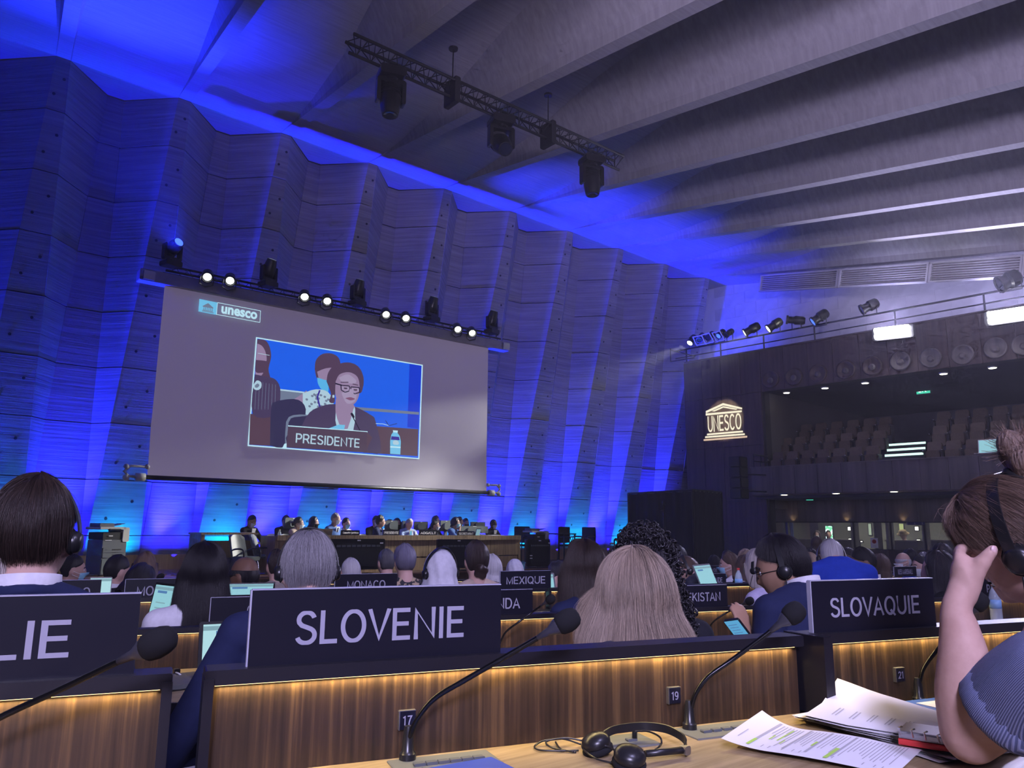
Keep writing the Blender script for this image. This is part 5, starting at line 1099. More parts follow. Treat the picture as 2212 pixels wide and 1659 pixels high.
c = on_z(2200, 1345, .572); t = thing('blue_folder', 'blue folder lying on the second row desk at the right edge', 'folder', c); MB().bbox(c, (.32, .2, .02), .004, rz=DESK).build('cover', M['bluebook'], t, world=True); MB().box(c+UZ*.0, (.318, .198, .012), rz=DESK).build('sheets', M['paper'], t, world=True)
c = on_z(405, 1475, .571); t = thing('closed_laptop', 'closed dark laptop on the second row worktop left of the blue suit', 'laptop', c); MB().bbox(c+UZ*.008, (.30, .21, .016), .005, rz=DESK+.3).build('lid', M['greyplastic'], t, world=True); MB().bbox(c, (.30, .21, .006), .002, rz=DESK+.3).build('base', M['plastic'], t, world=True)
t = thing('white_cable', 'thin white charging cable on the second row worktop', 'cable', on_z(385, 1455, .571)); MB().tube(smooth_path([on_z(x, y, .571+z) for x, y, z in ((380, 1453, .02), (386, 1455, .02), (400, 1466, .004), (418, 1474, .003))], 5), .003, 6).build('wire', M['white'], t, world=True, smooth=True); MB().bbox(on_z(381, 1454, .585), (.02, .02, .03), .004).build('plug', M['plastic'], t, world=True)


# ------------------------------------------------------------------ people
def head_base(d):                                        # skull without the features
    x, y, z = d; q = lambda v, e: math.copysign(abs(v)**e, v); px, py, pz = .0745*q(x, .88), .0955*q(y, .92), .117*q(z, .93)
    if z < 0:
        t = -z; px *= 1-.34*t**1.6
        if y < 0: py *= 1-.50*t**1.15
        else: py *= 1-.06*t
    if y > 0: px *= 1-.10*y
    return Vector((px, py, pz))
def gs(v, s): return math.exp(-(v/s)**2)
def head_pt(d):
    x, y, z = d; p = head_base(d)
    if y > 0:
        f = min(1, y*1.6)
        p.y += f*(.020*gs(x, .13)*gs(z+.10, .20) + .010*gs(x, .14)*gs(z+.22, .09) - .009*(gs(abs(x)-.36, .17)*gs(z-.06, .12)) + .004*gs(z-.22, .10)*gs(x, .5)
                  + .006*gs(x, .24)*gs(z+.50, .05) + .005*gs(x, .22)*gs(z+.60, .05) - .004*gs(x, .26)*gs(z+.55, .025) + .010*gs(x, .32)*gs(z+.86, .18) + .003*gs(abs(x)-.5, .2)*gs(z+.2, .2))
    return p
def add_head(mb, A, nu=36, nv=26):
    rows = []
    for i in range(nv+1):
        th = math.pi*(.012+.976*i/nv); rows.append([A @ head_pt(Vector((math.sin(th)*math.sin(2*math.pi*j/nu), math.sin(th)*math.cos(2*math.pi*j/nu), math.cos(th)))) for j in range(nu)])
    o = len(mb.v); mb.grid(rows, close=True)
    mb.f.append(tuple(o+j for j in range(nu))); mb.f.append(tuple(o+nv*nu+j for j in range(nu-1, -1, -1))); mb.m += [0, 0]
def add_ears(mb, A):
    for s in (-1, 1):
        R = Matrix.Rotation(s*.35, 3, 'Z') @ Matrix.Rotation(-.2, 3, 'X')
        mb.ell(A @ Vector((s*.077, -.012, -.004)), (.010, .021, .032), 12, rot=A.to_3x3() @ R)
def cap(mb, a, b, ra, rb, n=12):
    a, b = Vector(a), Vector(b); mb.tube([a, a.lerp(b, .33), a.lerp(b, .66), b], [ra, lin(ra, rb, .38), lin(ra, rb, .7), rb], n); mb.ell(a, (ra, ra, ra), n); mb.ell(b, (rb, rb, rb), n)
def add_hand(mb, wrist, d, nrm, curl=.5, s=1.0, side=1):
    d = Vector(d).normalized(); nrm = Vector(nrm); nrm = (nrm-d*nrm.dot(d)).normalized(); lat = d.cross(nrm)*side; w = Vector(wrist)
    R = Matrix((lat, d, nrm)).transposed(); mb.ell(w+d*.045*s, (.040*s, .052*s, .016*s), 12, rot=R)
    for i, (o, L) in enumerate(((-.030, .068), (-.010, .078), (.010, .072), (.029, .056))):
        b = w+d*(.080*s)+lat*(o*s); L *= s; q = [b]; dd = d
        for k, f in enumerate((.42, .32, .26)):
            a = curl*(.35+.55*k)*.8; dd = (d*math.cos(a)-nrm*math.sin(a)).normalized() if k == 0 else (dd*math.cos(curl*.6)-nrm*math.sin(curl*.6)*1).normalized(); q.append(q[-1]+dd*(L*f))
        mb.tube(q, [.0088*s, .0084*s, .0076*s, .0062*s], 8); mb.ell(q[-1], (.0064*s,)*3, 8); mb.ell(q[1], (.0086*s,)*3, 8); mb.ell(b, (.0092*s,)*3, 8)
    t0 = w+d*.022*s-lat*.030*s; t1 = t0+(d*.55-lat*.8).normalized()*.034*s; t2 = t1+(d*.9-lat*.25-nrm*curl*.4).normalized()*.030*s
    mb.tube([t0, t1, t2], [.013*s, .0105*s, .0085*s], 8); mb.ell(t2, (.0088*s,)*3, 8); mb.ell(t1, (.0108*s,)*3, 8)
def remesh(mb, vox, mats, name, it=3):
    me = mb.mesh('tmp', []); o = bpy.data.objects.new('tmp', me); COL.objects.link(o)
    m = o.modifiers.new('r', 'REMESH'); m.mode = 'VOXEL'; m.voxel_size = vox; m.use_smooth_shade = True
    if it: s = o.modifiers.new('s', 'SMOOTH'); s.factor = .5; s.iterations = it
    dg = bpy.context.evaluated_depsgraph_get(); r = bpy.data.meshes.new_from_object(o.evaluated_get(dg)); bpy.data.objects.remove(o); bpy.data.meshes.remove(me)
    r.name = name; r.materials.clear()
    for q in mats: r.materials.append(q)
    r.polygons.foreach_set('use_smooth', [True]*len(r.polygons)); return r
SKIN = {k: mat(k+' skin', c, .55, spec=.3) for k, c in dict(light=(.50, .31, .25), tan=(.36, .21, .14), brown=(.17, .09, .058), dark=(.065, .036, .026)).items()}
for k in SKIN: SKIN[k].node_tree.nodes['Principled BSDF'].inputs['Subsurface Weight'].default_value = .0
HAIRC = dict(black=(.010, .008, .012), darkbrown=(.028, .017, .014), brown=(.070, .040, .026), lightbrown=(.17, .105, .065), blond=(.36, .26, .17), greyblond=(.42, .37, .34), grey=(.24, .23, .25), white=(.50, .48, .50), darkgrey=(.085, .082, .09), bluegrey=(.15, .14, .20))
HM = {}
def hair_mat(c):
    if c in HM: return HM[c]
    col = HAIRC[c]; m = mat(c+' hair', col, .42, spec=.45); nt = m.node_tree; N = nt.nodes; L = nt.links; b = N['Principled BSDF']
    at = N.new('ShaderNodeAttribute'); at.attribute_name = 'strand'; nz = N.new('ShaderNodeTexNoise'); nz.inputs['Scale'].default_value = 1.0; nz.inputs['Detail'].default_value = 7
    cr = N.new('ShaderNodeValToRGB'); cr.color_ramp.elements[0].position = .30; cr.color_ramp.elements[1].position = .72
    cr.color_ramp.elements[0].color = (*[v*.55 for v in col], 1); cr.color_ramp.elements[1].color = (*[min(.8, v*1.4) for v in col], 1)
    bp = N.new('ShaderNodeBump'); bp.inputs['Strength'].default_value = .9; bp.inputs['Distance'].default_value = .006
    L.new(at.outputs['Vector'], nz.inputs[0]); L.new(nz.outputs['Fac'], cr.inputs[0]); L.new(cr.outputs[0], b.inputs['Base Color']); L.new(nz.outputs['Fac'], bp.inputs['Height']); L.new(bp.outputs[0], b.inputs['Normal'])
    HM[c] = m; return m
STY = dict(short=dict(front=46, temple=68, side=76, back=119, top=.020, sd=.009), crop=dict(front=44, temple=66, side=75, back=116, top=.010, sd=.005), bald=dict(front=95, temple=92, side=84, back=128, top=.004, sd=.007, bald=74),
    bob=dict(front=44, temple=70, side=92, back=104, top=.022, sd=.020, fall=.10, fall0=62, flare=.010), long=dict(front=44, temple=72, side=94, back=100, top=.022, sd=.020, fall=.30, fall0=62, flare=.035), up=dict(front=46, temple=70, side=84, back=122, top=.022, sd=.016))
def hair_paths(st, seed, nu, nt_, wave=.0):
    r = random.Random(seed); S = dict(STY[st]) if isinstance(st, str) else dict(st); ph = [r.uniform(0, 6.28) for _ in range(6)]; out = []
    for i in range(nu+1):
        az = 2*math.pi*i/nu; a = abs((math.degrees(az)+180) % 360-180)  # 0 face, 180 nape
        e = np.interp(a, [0, 35, 62, 88, 104, 130, 180], [S['front'], lin(S['front'], S['temple'], .45), S['temple'], S['side'], lin(S['side'], S['back'], .4) if not S.get('fall') else S['side']+4, S['back']-4, S['back']])
        fl_ = S.get('fall', 0); k = min(1, max(0, (a-S.get('fall0', 400))/10)) if fl_ else 0
        pth = []
        nn = nt_
        for j in range(nn+1):
            t = j/nn; th = math.radians(lin(min(S.get('bald', 0), e), e, t)); d = Vector((math.sin(th)*math.sin(az), math.sin(th)*math.cos(az), math.cos(th)))
            q = head_base(d); tk = lin(S['top'], S['sd'], min(1, t*1.15)); tk *= (1-.92*(max(0, t-.55)/.45)**1.3) if not k else 1
            
            tk *= 1+.22*math.sin(3*az+ph[0]+2*t)+.16*math.sin(7*az+ph[1]-3*t)+.10*math.sin(13*az+ph[2]+5*t)
            pth.append(q+q.normalized()*tk)
        if k:
            b = pth[-1]; rad = Vector((b.x, b.y, 0)).normalized(); L = fl_*k*(1+.10*math.sin(5*az+ph[3])+.05*math.sin(11*az+ph[4]))
            for j in range(1, nn+1):
                t = j/nn; w = wave*math.sin(t*9+ph[3]+az*2)*t
                pth.append(b+Vector((0, 0, -L*t))+rad*(S.get('flare', 0)*math.sin(t*1.9)+w+.004*math.sin(9*az+ph[5])*t)+Vector((0, -.012*t if a > 120 else 0, 0)))
        elif fl_: pth += [pth[-1].copy()+Vector((0, 0, -.0004*j)) for j in range(1, nn+1)]
        out.append(pth)
    return out, S
def hair_mesh(name, col, st, seed, A, nu=48, nt_=10, wave=0.0, scale=(150, 3)):
    P, S = hair_paths(st, seed, nu, nt_, wave); n = len(P[0]); mb = MB()
    full = []
    for p in P:
        inner = [q*(.90) if not S.get('fall') or j < nt_ else Vector((q.x*.80, q.y*.80, q.z+.004)) for j, q in enumerate(p)]
        full.append([A @ q for q in p]+[A @ q for q in reversed(inner)])
    mb.grid(full); me = mb.mesh(name, [hair_mat(col)], None, True)
    at = me.attributes.new('strand', 'FLOAT_VECTOR', 'POINT'); m = 2*n
    arr = np.zeros((nu+1, m, 3), dtype=np.float32); arr[:, :, 0] = (np.arange(nu+1)/nu*scale[0]*6.28/2)[:, None]; tt = np.concatenate([np.arange(n), np.arange(n)[::-1]])/n
    arr[:, :, 1] = tt[None, :]*scale[1]*.5; arr[:, :, 2] = seed*3.7
    at.data.foreach_set('vector', arr.ravel()); return me, P
def strands(P, A, col, count, seed, r=.00032, off=.006, t0=0.0, L=(.5, 1.0), stray=.004):
    rg = np.random.default_rng(seed); arr = np.array([[list(A @ q) for q in p] for p in P]); nu, n, _ = arr.shape; K = 12
    cen = np.array(A.translation)
    az = rg.uniform(0, nu-1.001, count); a = rg.uniform(t0, .55, count)*(n-1); ln = rg.uniform(L[0], L[1], count); b = np.minimum(n-1.001, a+ln*(n-1))
    s = np.linspace(0, 1, K)[None, :]; tt = a[:, None]+(b-a)[:, None]*s
    azz = np.clip(az[:, None]+rg.normal(0, .35, (count, 1))*s+rg.normal(0, .25, (count, 1))*s*s, 0, nu-1.001)
    i0 = np.floor(azz).astype(int); j0 = np.floor(tt).astype(int); fi = (azz-i0)[..., None]; fj = (tt-j0)[..., None]; i1 = np.minimum(i0+1, nu-1); j1 = np.minimum(j0+1, n-1)
    pos = arr[i0, j0]*(1-fi)*(1-fj)+arr[i1, j0]*fi*(1-fj)+arr[i0, j1]*(1-fi)*fj+arr[i1, j1]*fi*fj
    d = pos-cen; d[..., 2] *= .5; d /= np.linalg.norm(d, axis=-1, keepdims=True) if False else np.linalg.norm(d, axis=-1)[..., None]+1e-9
    pos = pos+d*(rg.uniform(.0, 1, (count, 1, 1))**2*off*(.4+s[..., None]))+rg.normal(0, stray, (count, 1, 3))*(s**1.6)[..., None]+rg.normal(0, stray*.4, (count, 1, 3))*np.sin(s*5)[..., None]
    cu = bpy.data.hair_curves.new('hair_strands'); cu.add_curves([K]*count)
    cu.attributes['position'].data.foreach_set('vector', pos.astype(np.float32).ravel())
    ra = cu.attributes.new('radius', 'FLOAT', 'POINT'); ra.data.foreach_set('value', np.tile(np.linspace(1, .35, K)*r, count).astype(np.float32))
    m = bpy.data.materials.get(col+' strands')
    if not m:
        m = mat(col+' strands', HAIRC[col], .40, spec=.45); nt = m.node_tree; hi = nt.nodes.new('ShaderNodeHairInfo'); cr = nt.nodes.new('ShaderNodeValToRGB'); h = HAIRC[col]
        cr.color_ramp.elements[0].color = (*[v*.40 for v in h], 1); cr.color_ramp.elements[1].color = (*[min(.8, v*1.75) for v in h], 1)
        nt.links.new(hi.outputs['Random'], cr.inputs[0]); nt.links.new(cr.outputs[0], nt.nodes['Principled BSDF'].inputs['Base Color'])
    cu.materials.append(m); return cu
CLOTH = {}
def cloth_mat(name, col, rough=.85, c2=None, scale=40, stretch=(1, 1, 1)):
    if name not in CLOTH: CLOTH[name] = tex(mat(name, col, rough, spec=.2), [v*.95 for v in col] if not c2 else col, c2 or [v*1.04 for v in col], scale, stretch, bump=.12, dist=.002, lo=.42, hi=.58) if True else None
    return CLOTH[name]
C_ = dict(navy=(.014, .019, .062), darksuit=(.014, .014, .020), black=(.008, .008, .011), white=(.62, .61, .66), blue=(.015, .045, .38), paleblue=(.24, .32, .52), midblue=(.06, .12, .30), greysuit=(.03, .032, .05), taupe=(.24, .20, .18), beige=(.42, .32, .25), lilac=(.46, .42, .60), orange=(.28, .05, .02), teal=(.20, .42, .46), denim=(.05, .07, .14), grey=(.12, .12, .14))
CHAIR = {}
def conference_chair(seat, fz):
    t = thing('conference_chair', 'chair', 'chair', (0, 0, 0), 0, 'pale conference chairs')
    P = [[Vector((lin(-.24, .24, i/8)*(1-.08*(j/7)**3), -.25-.10*(j/7)-.05*math.cos((i-4)*.42)+.02, .42+.42*j/7-(.05*((i-4)/4)**4 if j == 7 else 0))) for i in range(9)] for j in range(8)]
    B = [[p+Vector((0, -.045, 0)) for p in r] for r in P]; g = MB(); g.grid(P); g.grid([list(reversed(r)) for r in B]); g.grid([P[7], B[7]]); g.grid([[P[j][0], B[j][0]] for j in range(8)]); g.grid([[B[j][8], P[j][8]] for j in range(8)]); g.build('backrest', M['taupe'], t, smooth=True)
    MB().bbox((0, -.01, .415), (.48, .48, .07), .03).build('seat', M['taupe'], t)
    for s in (-1, 1):
        MB().tube(smooth_path([(s*.25, -.24, .60), (s*.26, .0, .64), (s*.255, .17, .62), (s*.25, .19, .40)], 4), .018, 8).build('armrest', M['taupe'], t, smooth=True)
        for q in (-.2, .2): MB().tube([(s*.2, q, .40), (s*.23, q*1.15, .0)], .013, 6).build('leg', M['darksteel'], t)
    return t
chair_proto = [None]
def person(lb, px, py, D, yaw=0, hy=0, hp=0, hr=0, skin='light', hair=('darkbrown', 'short'), top=('navy', 'jacket'), collar=None, vox=.015, sc=1.0, lean=0.0, arms='desk', extras=(), near=False, group=None, floor=None, chair=None, wave=0.0, fall=None, legs=True, tie=None, width=1.0, armR=None, strandn=0, name='person', curls=0, nochair=False, hunch=.0, wrist=None, cdx=0.0):
    """px,py: middle of the head in the photograph; D: distance along the view axis; yaw: body turn from facing the podium"""
    hc = at_d(px, py, D); R = DESK+math.radians(yaw)
    fz = floor if floor is not None else fl(hc.dot(ND))
    Rz = Matrix.Rotation(R, 4, 'Z'); hw = Vector((0, 0, .0))
    # local frame: origin on the floor under the hips; sitting height to head middle .76 s
    sit = hc.z-fz-.775*sc*math.cos(math.radians(lean)); sit = max(.30, min(.62, sit))
    L = Matrix.Rotation(-math.radians(lean), 4, 'X'); hip = Vector((0, 0, sit+.09)); zt = hc.z-fz
    up = zt-hip.z
    k = up/(.685*sc)/max(.5, math.cos(math.radians(lean))) if lean else up/(.685*sc)
    k = max(.8, min(1.2, k))*sc
    def J(x, y, z): return hip+(L @ Vector((x*sc*width, y*sc, z*k)))
    nb = J(0, -.015-hunch*.5, .525+hunch); HC = J(0, .025, .685); HC.z = zt
    root = Matrix.Translation(Vector((hc.x, hc.y, fz))-(Rz @ Vector((HC.x, HC.y, 0)))) @ Rz
    p = thing(name, lb, 'person', group=group, mw=root)
    HR = Euler((math.radians(-hp), math.radians(hr), math.radians(hy))).to_matrix().to_4x4(); hs = Matrix.Scale(sc, 4)
    A = Matrix.Translation(HC) @ HR @ hs
    sk, cl = MB(), MB()
    add_head(sk, A, *((48, 34) if near else (30, 22))); add_ears(sk, A)
    cap(sk, A @ Vector((0, -.022, -.06)), nb+Vector((0, -.01, .0)), .056*sc, .062*sc)
    sh = [J(s*.168, -.03-hunch*.3, .475+hunch) for s in (-1, 1)]; el = []; wr = []
    for i, s in enumerate((-1, 1)):
        kind = (armR if (armR and s > 0) else arms)
        if kind == 'desk': e = J(s*.25, .12, .20); w = Vector((s*.13, e.y+.24, e.z-.02))
        elif kind == 'type': e = J(s*.24, .10, .19); w = Vector((s*.08, e.y+.27, e.z+.03))
        elif kind == 'down': e = J(s*.24, -.02, .16); w = Vector((s*.20, e.y+.18, e.z-.13))
        elif kind == 'phone': e = J(s*.23, .08, .18); w = Vector((s*.12, e.y+.24, e.z+.06))
        elif kind == 'chin': e = J(s*.16, .22, .20); w = A @ Vector((s*.03, .10, -.15))
        elif kind == 'out': e = J(s*.33, .06, .17); w = Vector((s*.22, e.y+.25, e.z-.03))
        if wrist and wrist[0] == s: w = root.inverted() @ at_d(*wrist[1:4]); e = J(s*.23, .02, .17); e = (e+(w-e)*.08)
        el.append(e); wr.append(w)
    for m_, g, o in ((sk, -.006, 0), (cl, .010, 1)):
        for i in range(2):
            cap(m_, sh[i], el[i], (.052+g)*sc, (.040+g)*sc); cap(m_, el[i], wr[i] if not o else el[i].lerp(wr[i], .92 if top[1] != 'tee' else .05), (.040+g)*sc, (.028+g*.9)*sc)
            cap(m_, J((-1, 1)[i]*.06, -.03-hunch*.5, .490+hunch), sh[i], (.060+g)*sc, (.056+g)*sc); cap(m_, J((-1, 1)[i]*.035, -.03-hunch*.5, .545+hunch), J((-1, 1)[i]*.12, -.03-hunch*.4, .500+hunch), (.030+g)*sc, (.040+g)*sc)
        Q = hip; Lr = L.to_3x3()
        m_.ell(J(0, -.02-hunch*.6, .35+hunch*.6), ((.155+g)*sc*width, (.105+g)*sc, (.19+g)*k), 18, rot=Lr); m_.ell(J(0, .0, .15), ((.145+g)*sc*width, (.115+g)*sc, (.20+g)*k), 18, rot=Lr); m_.ell(J(0, 0, .02), ((.17+g)*sc*width, (.125+g)*sc, (.12+g)*k), 18, rot=Lr)
    cl.ell(J(0, -.045-hunch*.5, .475+hunch), (.115*sc, .070*sc, .075*sc), 16)
    if top[1] == 'jacket':
        for i in range(2): cap(cl, J((-1, 1)[i]*.045, -.055-hunch*.5, .555+hunch), J((-1, 1)[i]*.10, -.02-hunch*.4, .525+hunch), .026*sc, .036*sc)
        cl.tube([J(.058*math.cos(a), -.025-hunch*.5+.058*math.sin(a)-.012, (.560-.02*(math.sin(a)+1))+hunch) for a in [math.radians(160+220*q/12) for q in range(13)]], .016*sc, 8)
    tr = MB()
    for s in (-1, 1):
        kn = Vector((s*.11, .45*sc, sit+.06)); an = Vector((s*.11, .40*sc, .09)); h0 = hip+Vector((s*.085*sc, .02, -.01))
        for m_, g in ((sk, -.008), (tr, .006)): cap(m_, h0, kn, (.082+g)*sc, (.062+g)*sc); cap(m_, kn, an, (.058+g)*sc, (.042+g)*sc)
        sk.ell(an+Vector((0, .07, -.045)), (.042, .12, .040), 12)
        tr.ell(hip+Vector((0, 0, -.02)), (.17*sc, .125*sc, .10*sc), 14)
    for i, s in enumerate((-1, 1)):
        d = (wr[i]-el[i]).normalized(); add_hand(sk, wr[i], d if arms != 'phone' else d+Vector((0, 0, .15)), Vector((0, -.2, 1)) if arms != 'chin' else Vector((s, 0, .2)), .55, sc, s)
    link('body', remesh(sk, vox, [SKIN[skin]], 'body', 2 if near else 1), p)
    cm = cloth_mat(top[0]+' cloth', C_[top[0]]) if top[0] in C_ else CLOTH[top[0]]
    link({'jacket': 'jacket', 'shirt': 'shirt', 'tee': 'shirt'}[top[1]], remesh(cl, max(vox*1.15, .010) if near else max(vox, .018), [cm], 'clothes', 3), p)
    link('trousers', remesh(tr, .028, [cloth_mat('darksuit cloth', C_['darksuit']) if top[1] != 'tee' else cloth_mat('denim cloth', C_['denim'])], 'trousers', 2), p)
    if collar:
        g = MB(); R0 = .060*sc
        rows = [[nb+L.to_3x3() @ Vector((R0*rr_*math.cos(a), -.012+R0*1.02*rr_*math.sin(a), z*sc-.010*math.sin(a))) for a in [math.radians(75-330*q/20+0) for q in range(21)]] for rr_, z in ((1.04, .060), (1.07, .060), (1.12, .022), (1.08, .0))]
        g.grid(rows); g.build('collar', cloth_mat(collar+' collar', C_[collar], .8), p, smooth=True)
    if hair:
        col, st = hair[0], hair[1]; S = dict(STY[st]) if isinstance(st, str) else dict(st)
        if fall: S['fall'] = fall
        me, P = hair_mesh('hair', col, S, len(lb)*7+abs(int(px)), A, 72 if near else 40, 12 if near else 8, wave); link('hair', me, p)
        if strandn: o = link('hair_strands', strands(P, A, col, strandn, abs(int(px))), p); setp(o, kind='stuff')
        if 'bun' in extras or 'lowbun' in extras or 'topbun' in extras:
            c = {'bun': (0, -.115, .01), 'lowbun': (.01, -.105, -.055), 'topbun': (0, -.09, .09)}[[q for q in extras if 'bun' in q][0]]; g = MB(); rb = random.Random(3)
            for q in range(9): cc = Vector(c)+Vector((rb.uniform(-.025, .025), rb.uniform(-.02, .012), rb.uniform(-.028, .028))); g.ell(A @ cc, (.028*sc, .026*sc, .028*sc), 10)
            link('bun', remesh(g, .008, [hair_mat(col)], 'bun', 1), p)
        if curls:
            g = MB(); rc = random.Random(5)
            for q in range(curls):
                i = rc.randrange(len(P)); pth = P[i]; j = rc.randrange(1, len(pth)); b = pth[j]; nrm = Vector((b.x, b.y, b.z*.7 if b.z > -.05 else 0)).normalized(); b = b+nrm*rc.uniform(-.004, .014); ax = Vector((rc.uniform(-1, 1), rc.uniform(-1, 1), rc.uniform(-1.4, .2))).normalized(); e1 = ax.orthogonal().normalized(); e2 = ax.cross(e1); rr2 = rc.uniform(.006, .011); ph = rc.uniform(0, 6)
                g.tube([A @ (b+e1*(rr2*math.cos(ph+t*.95))+e2*(rr2*math.sin(ph+t*.95))+ax*(t*.0035-.014)) for t in range(11)], .0030, 5)
            o = g.build('curls', hair_mat(col), p, smooth=True); setp(o, kind='stuff')
    G = lambda: MB()
    if 'mask' in extras or 'bluemask' in extras or 'blackmask' in extras:
        rows = [[A @ (head_pt(Vector((math.cos(el_)*math.sin(a), math.cos(el_)*math.cos(a), math.sin(el_)))) * 1.07+Vector((0, .006*math.cos(a*1.3), 0))) for a in [lin(-1.15, 1.15, q/14) for q in range(15)]] for el_ in [lin(-.12, -1.05, q/8) for q in range(9)]]
        MB().grid(rows).build('face_mask', mat('face mask', (.75, .78, .82), .8) if 'mask' in extras else (mat('blue face mask', (.30, .62, .80), .8) if 'bluemask' in extras else M['matblack']), p, smooth=True)
        g = MB()
        for s in (-1, 1): g.tube([A @ Vector((s*.070, .055, -.03)), A @ Vector((s*.082, -.01, -.002)), A @ Vector((s*.078, -.02, -.03)), A @ Vector((s*.062, .05, -.06))], .0018*sc, 5)
        g.build('ear_loop', M['white'], p)
    if 'face' in extras or 'mask' in extras or 'bluemask' in extras or 'blackmask' in extras or 'glasses' in extras:
        for s in (-1, 1):
            MB().ell(A @ Vector((s*.030, .074, .006)), (.0125*sc,)*3, 10).build('eye', M['paper'], p, smooth=True).data.materials.append(M['matblack']); MB().ell(A @ Vector((s*.030, .0835, .006)), (.0058*sc, .004*sc, .0058*sc), 8).build('iris', M['matblack'], p, smooth=True)
            MB().tube([A @ Vector((s*.012, .092, .026)), A @ Vector((s*.030, .091, .032)), A @ Vector((s*.050, .077, .024))], .0036*sc, 6).build('eyebrow', hair_mat(hair[0] if hair else 'grey'), p)
    if 'glasses' in extras:
        g = MB()
        for s in (-1, 1):
            c = Vector((s*.031, .100, .002)); g.tube([A @ (c+Vector((.022*math.cos(a), -.006*abs(math.cos(a)), .016*math.sin(a)))) for a in [6.2832*q/16 for q in range(17)]], .0018*sc, 6); g.tube([A @ Vector((s*.052, .094, .006)), A @ Vector((s*.080, .0, .006)), A @ Vector((s*.078, -.025, -.008))], .0018*sc, 6)
        g.tube([A @ Vector((-.009, .101, .005)), A @ Vector((.009, .101, .005))], .0018*sc, 6); g.build('glasses', M['plastic'], p, smooth=True)
    if 'veil' in extras or 'darkveil' in extras:
        rows = []
        for i in range(41):
            az = lin(-2.55, 2.55, i/40)+math.pi; a = abs(i-20)/20; pth = []
            for j in range(9): th = math.radians(lin(0, 98, j/8)); d = Vector((math.sin(th)*math.sin(az), math.sin(th)*math.cos(az), math.cos(th))); q = head_base(d); pth.append(q+q.normalized()*(.020+.006*math.sin(i*1.1+j)*(j/8)))
            b = pth[-1]; rad = Vector((b.x, b.y, 0)).normalized()
            for j in range(1, 10): t = j/9; pth.append(b+Vector((0, -.01*t, -.25*t))+rad*(.085*t**1.2+.010*math.sin(i*1.25)*t))
            rows.append([A @ q for q in pth])
        MB().grid(rows).build('veil', cloth_mat('white veil', (.60, .59, .66), .8) if 'veil' in extras else M['drape'], p, smooth=True)
    if tie: MB().prism([(-.022, .0), (.022, 0), (.034, -.30), (0, -.34), (-.034, -.30)], nb+Vector((0, .115, -.02)), Vector((1, 0, 0)), Vector((0, .18, 1)).normalized(), Vector((0, 1, 0)), .008).build('tie', cloth_mat(tie[0], tie[1]), p)
    if tie or 'shirtfront' in extras:
        MB().prism([(-.055, .02), (.055, .02), (.0, -.30)], nb+Vector((0, .112, -.02)), Vector((1, 0, 0)), Vector((0, .2, 1)).normalized(), Vector((0, 1, 0)), .010).build('shirt_front', cloth_mat('white collar', C_['white'], .8), p)
    if 'scarf' in extras:
        g = MB(); g.tube([nb+Vector((.085*math.cos(a), -.01+.08*math.sin(a), .0)) for a in [6.2832*q/18 for q in range(19)]], .020, 8); g.build('scarf', tex(mat('bright scarf', (.3, .05, .05), .8), (.45, .05, .03), (.05, .10, .35), 40), p, smooth=True)
    W = root @ A
    if 'headset' in extras: head_set('headset worn by the '+lb[:1].lower()+lb[1:], W)
    if not nochair:
        m = root @ Matrix.Translation((cdx, 0, 0)) @ Matrix.Diagonal((1, 1, max(.86, sit/.45), 1))
        cl_ = 'pale conference chair under the '+lb[:1].lower()+lb[1:]
        cl_ = ' '.join(cl_.split()[:16])
        if chair_proto[0] is None: chair_proto[0] = conference_chair(.45, 0); chair_proto[0].matrix_world = m; WM[chair_proto[0].name] = m; chair_proto[0]['label'] = cl_
        else: copy_thing(chair_proto[0], m, cl_)
    return p, root, A, dict(el=el, wr=wr, nb=nb, HC=HC, sh=sh)
hset = [None]
def head_set(lb, W, bandback=0.0):
    lb = ' '.join(lb.split()[:16]); m = W @ Matrix.Rotation(bandback, 4, 'X')
    if hset[0] is None:
        t = thing('headset', lb, 'headset', group='headsets worn by delegates', mw=m)
        pts = [Vector((.097*math.cos(a), -.01, .143*math.sin(a)-.004)) for a in [math.radians(8+164*q/20) for q in range(21)]]
        g = MB(); ct = Vector((0, -.01, 0)); ro = [[p_+Vector((0, s*.010, 0)) for p_ in pts] for s in (-1, 1)]; ri = [[p_-(p_-ct).normalized()*.004 for p_ in r] for r in ro]
        g.grid(ro); g.grid(ri); g.grid([ro[0], ri[0]]); g.grid([ro[1], ri[1]]); g.build('headband', M['plastic'], t, smooth=True)
        for s in (-1, 1):
            MB().lathe([(.004, .026), (.017, .025), (.022, .020), (.025, .010), (.024, .006)], (s*.075, -.012, -.004), Vector((s, 0, 0)), 18).build('earcup', M['plastic'], t, smooth=True)
            MB().lathe([(.024, .010), (.029, .006), (.027, .0)], (s*.075, -.012, -.004), Vector((s, 0, 0)), 18).build('ear_pad', M['rubber'], t, smooth=True)
        MB().tube(smooth_path([(-.098, -.012, -.03), (-.10, .01, -.10), (-.085, .05, -.20), (-.07, .12, -.32)], 6), .0022, 6).build('cable', M['plastic'], t, smooth=True)
        hset[0] = t
    else: copy_thing(hset[0], m, lb)

